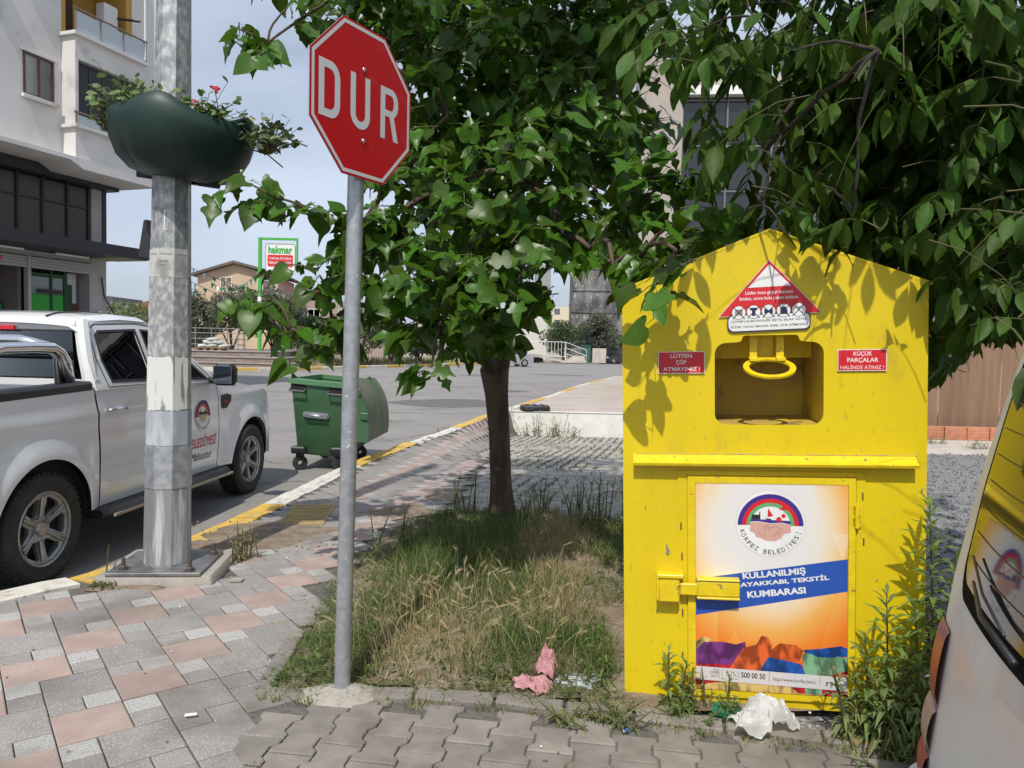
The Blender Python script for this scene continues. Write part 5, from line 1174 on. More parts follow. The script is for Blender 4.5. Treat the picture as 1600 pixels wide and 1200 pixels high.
# ------------------------------------------------------------------ stop sign
M_sred = mat('reflective_red', (.50, .005, .007), .38, coat=.15, spec=.4)
M_sw = mat('reflective_white', (.62, .62, .62), .35, coat=.5)
SP = thing('stop_sign', 'red octagonal stop sign reading DUR on a grey steel post', 'road sign', (-.755, 3.42, .10))
MB().tube([(0, 0, 0), (.015, .02, 1.2), (.035, .045, 2.95)], .037, 20).build('post', M_pole, SP, smooth=40)
c_ = MB(); c_.lathe([(.22, .0), (.17, .018), (.10, .03), (.05, .04), (.036, .042)], 22); c_.v = [(x * (1 + .25 * nz3(x * 5, y * 5)), y * .55 * (1 + .2 * nz3(y * 5, x * 5)), z + .012 * nz3(x * 12, y * 12)) for x, y, z in c_.v]
c_.build('concrete_footing', M_conc, SP, smooth=0).location = (.0, -.01, .03)
yw = 1.05; plt = thing('tmp', None, None)
bpy.data.objects.remove(plt)
def octo(s): return [(s * math.cos(math.radians(157.5 - 45 * k)), s * math.sin(math.radians(157.5 - 45 * k))) for k in range(8)][::-1]
Ms = T(.035 - .005, .02, 2.72) @ RZ(yw)
plt = plate('sign_plate', [octo(.36)], .004, -.045, mat('grey_back', (.32, .33, .34), .5, .4), SP); plt.matrix_local = Ms
def flat(name, loops, y, m): return plate(name, loops, 0, y, m, plt)
flat('red_face', [octo(.3595)], -.0458, M_sred); flat('white_border', [octo(.349), octo(.332)], -.0466, M_sw)
cell_m = MB()
# letters as strokes
def strokes(P, w, closed=False):
    out = MB(); return out
def D_(x, z, w, h, t):
    o = [(x, z), (x + w * .55, z)] + [(x + w * .55 + w * .45 * math.cos(a), z + h * .28 + h * .28 * math.sin(a)) for a in np.linspace(-PI / 2, 0, 8)] + [(x + w * .55 + w * .45 * math.cos(a), z + h * .72 + h * .28 * math.sin(a)) for a in np.linspace(0, PI / 2, 8)] + [(x, z + h)]
    i = [(x + t, z + t), (x + w * .5, z + t)] + [(x + w * .5 + (w * .5 - t) * math.cos(a), z + h * .28 + (h * .28 - t) * math.sin(a)) for a in np.linspace(-PI / 2, 0, 8)] + [(x + w * .5 + (w * .5 - t) * math.cos(a), z + h * .72 + (h * .28 - t) * math.sin(a)) for a in np.linspace(0, PI / 2, 8)] + [(x + t, z + h - t)]
    return [o, i]
def U_(x, z, w, h, t):
    r = w / 2; return [[(x, z + h), (x, z + r)] + [(x + r + r * math.cos(a), z + r + r * math.sin(a)) for a in np.linspace(PI, 2 * PI, 14)] + [(x + w, z + h), (x + w - t, z + h)] + [(x + r + (r - t) * math.cos(a), z + r + (r - t) * math.sin(a)) for a in np.linspace(2 * PI, PI, 14)] + [(x + t, z + h)]]
def R_(x, z, w, h, t):
    zm = z + h * .45; r = (h - h * .45) / 2
    o = [(x, z), (x + t, z), (x + t, zm), (x + w * .50, zm), (x + w - t * 1.02, z), (x + w, z), (x + w * .50 + t * 1.0, zm + .004)] + [(x + w - r * .8 + r * .8 * math.cos(a), zm + r + r * math.sin(a)) for a in np.linspace(-PI / 2 + .35, PI / 2, 12)] + [(x, z + h)]
    i = [(x + t, zm + t * .9), (x + w - r * .8, zm + t * .9)] + [(x + w - r * .8 + (r * .8 - t) * math.cos(a), zm + r + (r - t * .9) * math.sin(a)) for a in np.linspace(-PI / 2, PI / 2, 10)][1:] + [(x + t, z + h - t * .9)]
    return [o, i]
lh = .235; z0 = -.125
for nm, fn_, x in (('D', D_, -.283), ('U', U_, -.090), ('R', R_, .110)): flat('letter', fn_(x, z0 + .005, .128, lh, .033), -.0470, M_sw)
for z in (.145, -.165):
    b_ = MB(); b_.sphere((0, 0, 0), .011, sc=(1, .6, 1)); b_ = b_.build('bolt', M_chrome, plt, smooth=0); b_.location = (-.005, -.048, z)
MB().box(-.05, .05, -.042, .0, .12, .16).build('bracket', M_galv, plt); MB().box(-.05, .05, -.042, .0, -.18, -.14).build('bracket', M_galv, plt)

# ------------------------------------------------------------------ lamp post
LP = thing('lamp_post', 'thick octagonal galvanised lamp post with peeling white paper bands', 'lamp post', (-2.345, 5.13, .20))
LR = lambda z: .152 - .0115 * z
def oct_ring(z, k=0.): r = LR(z) + k; return [(r * math.cos(PI / 8 + PI / 4 * i + .18) + .012 * z, r * math.sin(PI / 8 + PI / 4 * i + .18), z) for i in range(8)]
MB().rings([oct_ring(z) for z in (.015, .6, 2.6, 3.4, 5, 7.5)]).build('pole', M_galv_old, LP)
def band(name, z0, z1, m, k=.0015, faces=range(8), edge=.0):
    mb = MB(); r_ = random.Random(int(z0 * 100)); a, b = oct_ring(z0, k), oct_ring(z1, k)
    for i in faces:
        j = (i + 1) % 8; n = 10
        lo = [Vector(a[i]).lerp(Vector(a[j]), t / n) + Vector((0, 0, r_.uniform(-edge, edge))) for t in range(n + 1)]; hi = [Vector(b[i]).lerp(Vector(b[j]), t / n) + Vector((0, 0, r_.uniform(-edge, edge))) for t in range(n + 1)]
        for t in range(n): mb.quad(lo[t], lo[t + 1], hi[t + 1], hi[t])
    return mb.build(name, m, LP, fix=False)
M_paper = mat('weathered_paper', (.52, .52, .50), .85, col2=(.30, .30, .30), scale=9, detail=9, lo=.44, hi=.60, stretch=(1, 1, .7))
M_wpaint = mat('peeling_white_paint', (.70, .70, .67), .7, col2=(.26, .26, .26), scale=26, detail=6, lo=.56, hi=.62, stretch=(1, 1, .12), bump=.15)
M_bluep = mat('pale_blue_grey_paint', (.36, .39, .44), .6, col2=(.50, .52, .55), scale=20, detail=7, lo=.48, hi=.62, stretch=(1, 1, .22))
M_torn = mat('torn_poster_remains', (.27, .275, .28), .7, col2=(.50, .50, .49), scale=30, detail=10, lo=.42, hi=.62, stretch=(1, 1, .6))
M_streakg = mat('streaked_galvanised', (.30, .31, .32), .5, .4, col2=(.62, .63, .64), scale=24, detail=6, lo=.50, hi=.64, stretch=(1, 1, .08))
band('torn_paper', 1.43, 1.96, M_torn, .002, edge=.012); band('paper_label', 1.96, 2.15, M_paper, .003, (4, 5, 6), .006)
band('white_band', 1.075, 1.43, M_wpaint, .003, (3, 4, 5, 6), .008); band('blue_grey_band', .84, 1.07, M_bluep, .003, edge=.002)
mb = MB(); mb.rings([oct_ring(z, .007) for z in (.55, .83)], True); mb.build('steel_sleeve', M_galv, LP); band('streaked_band', .03, .545, M_streakg, .002)
# lettering on the paper label and bar code, on the facet that faces the camera
fi = min(range(8), key=lambda i: (Vector(oct_ring(1)[i]) + Vector(oct_ring(1)[(i + 1) % 8])).y + .6 * abs((Vector(oct_ring(1)[i]) + Vector(oct_ring(1)[(i + 1) % 8])).x))
def facet(i, z, k=.005):
    a, b = Vector(oct_ring(z, k)[i]), Vector(oct_ring(z, k)[(i + 1) % 8]); return a, b
def fmap(i, k):
    def f(x, y, z):
        a, b = facet(i, z, k); return tuple(a.lerp(b, x))
    return f
for ff in (fi, (fi + 1) % 8, (fi - 1) % 8):
    lettering([('SATILIK KİRALIK', .12, .86, 2.108, 2.122), ('0262 500', .12, .60, 2.060, 2.072), ('TEMİZ İŞ', .12, .48, 2.035, 2.046)][:3 if ff == fi else 1], mat('faded_ink', (.12, .12, .13), .8), LP, fn=fmap(ff, .0055))
bc = band('barcode_sticker', 2.28, 2.42, M_white, .002, ()); bpy.data.objects.remove(bc)
m = MB(); f = fmap(fi, .003)
m.quad(f(.32, 0, 2.27), f(.56, 0, 2.27), f(.56, 0, 2.40), f(.32, 0, 2.40)); m.build('barcode_sticker', M_white, LP, fix=False)
m = MB(); f = fmap(fi, .0036)
for k in range(16):
    z = 2.278 + k * .0072; m.quad(f(.40, 0, z), f(.54, 0, z), f(.54, 0, z + .0036), f(.40, 0, z + .0036))
m.build('barcode_bars', M_bk, LP, fix=False)
BP = MB().box(-.30, .30, -.27, .27, 0, .022, bev=.003).build('base_plate', mat('base_plate_steel', (.16, .16, .165), .5, .5, col2=(.24, .24, .24), scale=9), LP, smooth=30); BP.rotation_euler = (0, 0, .10)
for x, y in ((-.22, -.20), (.22, -.20), (-.22, .20), (.22, .20)):
    b_ = MB(); b_.tube([(0, 0, .02), (0, 0, .10)], .013, 10); b_.lathe([(.026, .023), (.026, .045), (.02, .05)], 6, cap=True); b_.lathe([(.034, .0225), (.034, .027)], 14, cap=True); b_ = b_.build('anchor_bolt', mat('rusty_bolt', (.12, .10, .09), .6, .5), LP, smooth=30); b_.location = (x + .02, y, 0)
sb_ = MB().box(-.09, .04, -.05, .05, 0, .27, bev=.01); sb_ = sb_.build('loudspeaker_horn', M_anth, LP); sb_.location = (-.20, .22, 2.10); sb_.rotation_euler = (0, .16, 0)
pl_ = thing('concrete_plinth', 'chipped concrete plinth block under the lamp post base plate', 'plinth', (-2.36, 5.20, .05), rz=.10)
m = MB(); R = []
for z, k in ((0, 1.04), (.07, 1.02), (.135, 1.0), (.149, .97)): R.append([(x * k + .01 * nz3(x * 8, y * 8, z * 9), y * k + .012 * nz3(y * 8, x * 8, z * 9), z) for x, y in rrect(-.36, .38, -.34, .34, .03, 3)])
m.rings(R); m.build('block', M_conc, pl_, smooth=35)
# planter collar on the post
PT = thing('flower_planter', 'dark green plastic flower planter collar clamped round the lamp post', 'planter', (-2.245, 5.13, 3.08), rot=(math.radians(3), math.radians(7), 0))
M_plg = mat('dark_green_plastic', (.006, .026, .021), .5, col2=(.009, .033, .026), scale=4, bump=.1, bscale=50)
m = MB(); n = 96; prof = [(.15, -.275), (.22, -.275), (.33, -.245), (.415, -.17), (.465, -.06), (.485, .05), (.480, .12), (.455, .175), (.435, .185), (.43, .16), (.44, .08), (.44, .03)]
R = []
for k, (r, z) in enumerate(prof):
    ring = []
    for i in range(n):
        a = 2 * PI * i / n; lob = .5 + .5 * math.cos(4 * a - .25); w = max(0, min(1, (z - .02) / .16)); dz = (-.045 + .09 * lob ** 1.6) * w
        pinch = (1 - .05 * (1 - lob) * max(0, (.1 - z)) / .3) * (1 - (.045 * math.exp(-((math.sin(2 * (a + .55 - PI / 4 + PI / 4)) / .16) ** 2)) if z < -.15 else 0))
        ring.append((r * pinch * math.cos(a), r * pinch * math.sin(a), z + dz))
    R.append(ring)
m.rings(R, False); m.build('bowl', M_plg, PT, smooth=0); m = MB().lathe([(.15, .03), (.445, .04)], 32); m.build('compost', M_soil, PT)
for s_ in (-1, 1): MB().box(s_ * .22 - .08, s_ * .22 + .08, -.012, .012, -.295, -.22, bev=.01).build('under_rib', M_black, PT)
MB().lathe([(.012, -.27), (.02, -.255), (.02, -.24)], 10, T(-.02, -.30, .03), cap=True).build('clamp_bolt', M_black, PT)

PT.scale = (.95, .95, .95)
# ------------------------------------------------------------------ wheeled container
BN = thing('wheeled_bin', 'green plastic four wheeled waste container with its lid hanging open at the kerb', 'bin', (-2.60, 10.25, .0), rz=math.radians(-3))
M_bin = mat('faded_green_plastic', (.045, .125, .055), .5, col2=(.038, .105, .047), scale=2.5, bump=.06, bscale=40, dirt=(.11, .13, .09), dirt_scale=3, dirt_lo=.58, dirt_hi=.75)
tilt = lambda x, z: z - x * .075 * (1 if z > .2 else 0)
def tv(o):
    for v in o.data.vertices: v.co.z -= .075 * v.co.x
    return o
m = MB(); R = []
for z, a, b in ((.20, .29, .55), (.24, .315, .58), (1.12, .375, .66), (1.16, .375, .66)): R.append([(x, y + .55, z) for x, y in rrect(-a, a, -b, b, .05, 4)])
for z, a, b in ((1.16, .345, .63), (.30, .29, .55)): R.append([(x, y + .55, z) for x, y in rrect(-a, a, -b, b, .05, 4)])
m.rings(R, True); tv(m.build('body', M_bin, BN, smooth=35))
m = MB(); o1 = rrect(-.42, .42, -.15, 1.25, .06, 4); i1 = rrect(-.35, .35, -.08, 1.18, .05, 4); m.rings([[(x, y, 1.162) for x, y in i1], [(x, y, 1.162) for x, y in o1], [(x, y, 1.225) for x, y in o1], [(x, y, 1.235) for x, y in i1], [(x, y, 1.17) for x, y in i1]], False); tv(m.build('rim', mat('bin_rim_green', (.08, .20, .09), .5), BN, smooth=35))
for x in (-.27, .25):
    pk = tv(MB().box(x - .10, x + .10, -.125, -.105, 1.06, 1.16, bev=.008).build('lifting_pocket', MATS['dark_underbody'], BN)); h_ = MB(); h_.tube([(x - .10, -.11, 1.10), (x - .10, -.185, 1.07), (x + .10, -.185, 1.07), (x + .10, -.11, 1.10)], .014, 8); tv(h_.build('grab_handle', mat('grey_plastic', (.10, .11, .10), .5), BN, smooth=30))
m = MB(); vs, fs = shape2d([rrect(-.21, .15, .72, .80, .038)], .012); m.add([(x, y - .105, z) for x, y, z in vs], fs); ph = tv(m.build('handle_plate', mat('steel_handle', (.50, .51, .52), .3, .8), BN, smooth=30))
m = MB(); m.tube([(-.18, -.10, .765), (-.175, -.15, .755), (.12, -.15, .755), (.125, -.10, .765)], .013, 8); tv(m.build('handle', M_chrome, ph, smooth=0))
# open lid hanging over the right-hand long side
m = MB(); R = []
for i in range(13):
    t = i / 12; a = t * .9
    R.append([(.43 + .22 * math.sin(t * PI * .6) , y * 1.0, 1.26 - .0 - .80 * t + .10 * math.sin(t * PI)) for y in (-.12, .2, .55, .9, 1.22)])
lidm = MB(); 
for off in (0, .03): lidm.rings([[(x + off, y, z) for x, y, z in r] for r in R], False, False)
lid = tv(lidm.build('lid', mat('dusty_lid_inside', (.15, .14, .10), .7, col2=(.07, .13, .06), scale=3), BN, smooth=0, fix=False))
m = MB(); m.rings([[(R[i][0][0] - .10, -.13, R[i][0][2]), (R[i][0][0] + .05, -.13, R[i][0][2]), (R[i][0][0] + .05, -.09, R[i][0][2]), (R[i][0][0] - .10, -.09, R[i][0][2])] for i in range(13)]); tv(m.build('lid_end', M_bin, lid, smooth=30))
for k in (3, 8): tv(MB().box(R[k][0][0] - .05, R[k][0][0] + .06, -.155, -.132, R[k][0][2] - .05, R[k][0][2] + .05, bev=.01).build('lid_rib', M_bin, lid))
m = MB()
for y in (.1, .9): m.tube([(.40, y, 1.22), (.47, y, 1.27)], .03, 8)
tv(m.build('hinge', M_black, BN, smooth=30))
for x, y in ((-.27, -.02), (.27, -.02), (-.27, 1.12), (.27, 1.12)):
    w = MB(); w.lathe([(.03, -.028), (.085, -.03), (.10, -.02), (.10, .02), (.085, .03), (.03, .028)], 22, T(x, y, .10) @ RX(PI / 2) @ RY(.5)); wo = w.build('wheel', M_rubber, BN, smooth=30)
    f_ = MB(); f_.box(x - .045, x + .045, y - .05, y + .05, .205, .25, bev=.008); f_.box(x - .05, x - .04, y - .025, y + .03, .09, .22); f_.box(x + .04, x + .05, y - .025, y + .03, .09, .22); f_.build('fork', mat('fork_steel', (.10, .10, .10), .5, .5), wo)
    MB().box(x - .10, x + .10, y - .105, y + .06, .235, .33, bev=.02).build('corner_block', M_black, BN)

# ------------------------------------------------------------------ white van, rear corner at the right edge
VN = thing('parked_van', 'white van with faded printed graphics, rear corner and tailgate at the right edge', 'van', (1.335, 2.34, 0), rz=math.atan2(-.96, -.28))
# local x runs across the tailgate towards the camera, local -y... forward length is +y rotated
M_van = mat('van_printed_paint', (.76, .76, .76), .4, col2=(.60, .63, .70), scale=2.1, detail=3, lo=.50, hi=.66, spec=.3, dirt=(.72, .60, .55), dirt_scale=2.7, dirt_lo=.52, dirt_hi=.70)
def rear_x(z): return float(np.interp(z, [.30, .45, .6, .95, 1.15, 1.4, 1.6, 1.75, 1.9, 2.0], [-.042, -.049, -.045, -.009, .01, .033, .061, .085, .111, .20]))
VW, VL = 1.75, 4.3
def van_ring(z, inset=0.):
    x0 = inset; x1 = VW - inset; y0 = rear_x(z) + inset * .6; y1 = VL - .2 - max(0, z - 1.1) * 1.1; P = []
    def arc_(cx, cy, r, a0, a1, n=8):
        for k in range(n + 1):
            a = math.radians(a0 + (a1 - a0) * k / n); P.append((cx + r * math.cos(a), cy + r * math.sin(a), z))
    r = .13
    arc_(x0 + r, y0 + r + .02, r, 180, 262); 
    for k in range(1, 8):
        t = k / 8; P.append((lerp(x0 + r, x1 - r, t), y0 - .045 * math.sin(PI * t) + .02 * (1 - math.sin(PI * t)), z))
    arc_(x1 - r, y0 + r + .02, r, 278, 360); arc_(x1 - r, y1 - r, r, 0, 90); arc_(x0 + r, y1 - r, r, 90, 180)
    return P
m = MB(); zz = [.30, .36, .45, .52, .6, .7, .8, .95, 1.1, 1.25, 1.4, 1.55, 1.7, 1.8, 1.88]
tum = lambda z: max(0, z - 1.05) * .10
m.rings([van_ring(z, tum(z)) for z in zz] + [van_ring(1.94, tum(1.9) + .04), van_ring(1.97, tum(1.9) + .12)]); vb = m.build('body', M_van, VN, smooth=40)
# surface helper: point on the tailgate at (u across, z)
def vpt(u, z, off=0.):
    t = (u - .13) / (VW - .26); i = tum(z); r = .13
    x = u
    if u < i + r:
        dx = i + r - u; y = rear_x(z) + i * .6 + .02 + r - math.sqrt(max(r * r - dx * dx, 0))
    else:
        tt = min(1, max(0, (u - i - r) / (VW - 2 * i - 2 * r))); y = rear_x(z) + i * .6 - .045 * math.sin(PI * tt) + .02 * (1 - math.sin(PI * tt))
    return (x, y - off, z)
def vplate(name, loop, off, m, par, mx_=.05):
    """tessellated patch laid on the tailgate"""
    bm = bmesh.new(); vs_ = [bm.verts.new((p[0], 0, p[1])) for p in loop]; bm.faces.new(vs_)
    bmesh.ops.triangulate(bm, faces=bm.faces)
    for _ in range(4):
        es = [e for e in bm.edges if e.calc_length() > mx_]
        if es: bmesh.ops.subdivide_edges(bm, edges=es, cuts=1); bmesh.ops.triangulate(bm, faces=bm.faces)
    for v in bm.verts: v.co = Vector(vpt(v.co.x, v.co.z, off))
    me = bpy.data.meshes.new(name); bm.to_mesh(me); bm.free(); me.materials.append(m); me.polygons.foreach_set('use_smooth', [True] * len(me.polygons)); return obj(name, me, par)
gsk = vplate('window_seal', rrect(.255, 1.5, 1.10, 1.80, .10, 6), .006, mat('seal_rubber', (.012, .012, .012), .95, spec=.05), VN)
M_vg = mat('dark_tailgate_glass', (.012, .014, .015), .07, spec=.45)
vg = vplate('tailgate_window', rrect(.295, 1.46, 1.15, 1.76, .08, 6), .010, M_vg, VN)
for k in range(7): vplate('heater_line', [(.33, 1.22 + k * .07), (1.4, 1.22 + k * .07), (1.4, 1.223 + k * .07), (.33, 1.223 + k * .07)], .0115, mat('heater_brown', (.10, .07, .05), .5), vg)
#vplate('seam', [(.165, .62), (.171, .62), (.171, 1.0), (.20, 1.4), (.235, 1.85), (.229, 1.85), (.194, 1.4), (.165, 1.0)], .002, M_dark, VN)
wp = MB(); wp.tube([vpt(.52, 1.20, .03), vpt(.70, 1.17, .045), vpt(.95, 1.16, .05)], [.004, .006, .008], 8); wp.tube([vpt(.42, 1.24, .022), vpt(.62, 1.20, .03), vpt(.82, 1.17, .03)], .0035, 6); wp.build('wiper', M_black, VN, smooth=0)
M_lens = mat('red_lamp_lens', (.28, .010, .010), .3, spec=.3, coat=.0)
def lampgeo(z0, z1, m, name):
    mb = MB(); 
    def f(t, z):
        u = .03 + t * .20; r = .13; e = math.sin(PI * min(1, max(0, (z - z0) / (z1 - z0)))) ** .4
        q = vpt(max(u + tum(z), tum(z) + .001), z, .004 + .014 * e); return (q[0] - .012 * e * (1 - t), q[1], q[2])
    mb.grid(f, [k / 10 for k in range(11)], np.linspace(z0, z1, 16).tolist()); return mb.build(name, m, VN, smooth=0, fix=False)
lampgeo(.74, .97, M_lens, 'tail_light'); lampgeo(.60, .735, mat('clear_lamp_lens', (.42, .30, .24), .3, spec=.3), 'indicator_light'); lampgeo(.48, .595, MATS['red_lamp_lens'], 'reflector')
bmp = MB(); bmp.rings([[(p[0] * 1.0 - (.02 if p[0] < .3 else 0), p[1] - .035, z) for p in van_ring(z, 0)] for z in (.28, .34, .44, .47)]); bmp.build('rear_bumper', M_van, VN, smooth=40)
for x, y in ((.12, .9), (VW - .12, .9), (.12, 3.5), (VW - .12, 3.5)):
    w = MB(); w.lathe([(.18, -.09), (.27, -.10), (.305, -.07), (.305, .07), (.27, .10), (.18, .09)], 28, RY(PI / 2)); w.lathe([(.001, -.08), (.18, -.085), (.18, .085), (.001, .08)], 20, RY(PI / 2)); o = w.build('wheel', M_rubber, VN, smooth=35); o.location = (x, y, .305)
# ------------------------------------------------------------------ trees with individual leaves
MUL = [(-1.83,5.00,3.77,0.14),(-1.65,5.00,3.67,0.15),(-1.55,5.10,3.94,0.22),(-1.29,5.30,4.10,0.30),(-0.99,5.60,4.37,0.50),(-0.59,5.40,3.89,0.45),(-0.47,5.20,3.31,0.42),(-0.71,5.50,3.62,0.30),(-0.60,6.50,4.33,0.80),(-0.15,5.50,3.94,0.55),(0.32,5.70,4.03,0.60),(0.04,5.10,3.29,0.50),(0.39,5.10,3.21,0.45),(0.69,5.60,3.82,0.50),(0.86,5.40,3.35,0.30),(-0.44,4.90,2.73,0.42),(-0.74,5.30,2.98,0.30),(-0.81,4.90,2.56,0.32),(-0.11,4.70,2.74,0.42),(0.21,4.80,2.69,0.45),(0.51,4.90,2.76,0.35),(-1.59,4.60,2.69,0.09),(-1.45,4.60,2.61,0.12),(-1.29,4.70,2.56,0.13),(-1.11,4.80,2.50,0.20),(-1.18,4.60,2.16,0.26),(-1.51,4.60,2.06,0.10),(-1.32,4.50,1.83,0.17),(-1.10,4.60,1.89,0.20),(-1.19,4.50,1.70,0.09),(-0.99,4.80,2.22,0.26),(-0.86,4.80,1.98,0.24),(-0.65,4.70,2.22,0.30),(-0.40,4.50,2.28,0.34),(-0.39,4.50,2.02,0.26),(-0.59,4.60,1.94,0.18),(-0.16,4.40,2.16,0.34),(0.04,4.40,2.28,0.30),(-0.21,4.30,1.90,0.18),(0.06,4.40,1.98,0.20),(-0.43,4.50,1.86,0.13),(-0.45,4.20,1.63,0.07),(0.18,4.50,2.05,0.13),(0.30,4.70,2.44,0.28),(0.45,4.50,2.34,0.20),(0.68,4.20,2.55,0.22),(0.85,4.20,2.66,0.25),(1.03,4.20,2.73,0.20),(0.64,3.90,2.23,0.16),(0.76,3.60,2.23,0.15),(0.64,3.20,2.04,0.11),(0.76,3.20,2.14,0.08),(0.60,3.15,1.94,0.06),(0.57,4.40,2.51,0.22),(0.88,3.70,2.40,0.15),(0.52,4.00,2.19,0.12),(-0.05,6.90,3.71,0.90),(0.51,7.00,4.55,0.90),(-0.57,6.40,2.77,0.50),(0.24,6.50,2.86,0.50),(1.01,6.50,4.37,0.60),(-0.94,6.60,4.36,0.50),(-0.23,6.20,2.33,0.35),(-0.09,6.20,5.52,1.10),(-0.97,6.00,5.04,0.60),(0.91,6.00,5.08,0.80),(-0.39,6.70,6.76,1.00),(0.49,7.60,6.98,1.00),(-0.74,7.80,5.85,0.90),(-0.71,6.60,3.72,0.60),(-0.26,6.30,3.75,0.60),(0.27,6.40,3.58,0.60),(0.72,6.70,3.95,0.50),(-0.45,6.20,3.10,0.50),(-0.04,6.30,3.02,0.50),(0.48,6.20,3.07,0.40),(-0.90,6.40,3.40,0.40),(-0.18,6.60,4.54,0.70),(-0.72,6.50,4.54,0.60),(0.32,6.80,4.69,0.70),(0.77,6.30,4.44,0.50),(1.09,6.00,4.02,0.30),(-0.33,6.00,2.56,0.35),(0.07,5.80,2.49,0.30),(-1.04,5.90,4.27,0.30),(0.66,5.60,3.18,0.30),(-0.68,5.60,2.40,0.25),(1.05,5.60,4.19,0.40),(-1.09,5.30,2.54,0.20),(-0.27,5.60,1.80,0.13),(-0.06,5.60,1.85,0.13),(-0.43,5.20,1.84,0.13),(-0.43,4.30,5.10,0.55),(0.09,4.30,5.21,0.65),(0.63,4.40,5.20,0.55),(-0.85,4.50,4.93,0.40),(-0.16,4.90,4.96,0.50),(0.40,4.90,4.93,0.50)]  # last clusters sit above the view, added to shade the upper crown
WAL = [(0.78,3.40,3.16,0.22),(0.97,3.20,3.13,0.25),(0.93,3.30,2.99,0.20),(0.80,3.30,2.69,0.12),(1.03,2.90,2.89,0.22),(1.06,2.60,2.56,0.24),(1.30,2.80,2.86,0.35),(1.23,2.30,2.50,0.26),(1.39,2.30,2.71,0.30),(1.29,2.00,2.40,0.20),(1.27,2.60,2.38,0.25),(1.17,2.90,2.39,0.20),(1.32,3.00,2.32,0.18),(1.50,2.70,2.27,0.30),(1.52,2.40,2.22,0.25),(1.63,2.60,2.02,0.22),(1.88,3.20,2.02,0.28),(2.16,3.60,1.81,0.18),(1.39,2.10,1.88,0.08),(1.89,3.60,2.26,0.35),(1.06,3.30,2.39,0.16),(1.11,3.15,2.25,0.08),(0.98,3.40,2.30,0.12),(1.17,3.40,2.72,0.18),(1.21,2.80,2.74,0.25),(2.12,4.30,3.03,0.80),(2.74,4.40,2.71,0.90),(2.93,5.00,2.21,0.60),(1.96,4.40,3.59,0.70),(2.36,3.60,3.13,0.80),(1.85,4.60,2.99,0.35),(3.21,5.60,1.88,0.40),(2.31,4.80,2.54,0.50),(1.52,4.20,3.60,0.40),(1.73,3.60,3.78,0.80),(2.06,3.20,3.62,0.80),(1.42,3.90,3.88,0.45),(2.82,3.60,2.84,1.00),(3.47,4.60,2.19,0.80),(2.44,4.40,4.83,1.20),(3.24,4.00,3.94,1.10),(3.35,5.00,5.85,1.20),(2.10,4.60,5.07,0.90),(1.74,3.80,3.03,0.50),(2.03,3.90,3.23,0.60),(2.13,3.60,2.97,0.60),(1.99,3.90,2.75,0.45),(2.20,3.80,2.70,0.50),(2.20,3.40,2.49,0.50),(1.87,4.20,2.72,0.35),(2.27,4.00,2.35,0.45),(2.42,3.80,2.20,0.45),(2.19,4.40,2.58,0.35),(2.05,3.60,3.35,0.70),(1.78,3.80,3.46,0.60),(2.03,3.20,3.13,0.60),(2.88,4.40,2.05,0.40),(2.63,4.60,2.05,0.35),(1.53,3.70,3.27,0.35),(1.56,3.90,3.09,0.30),(3.28,5.40,1.79,0.30),(2.00,3.00,2.21,0.40),(1.91,4.60,2.54,0.20),(2.42,5.00,2.32,0.30),(1.00,3.60,3.36,0.30),(0.89,3.70,3.07,0.16),(1.32,3.70,2.96,0.18),(1.38,3.90,2.57,0.18),(1.18,3.70,2.68,0.10)]
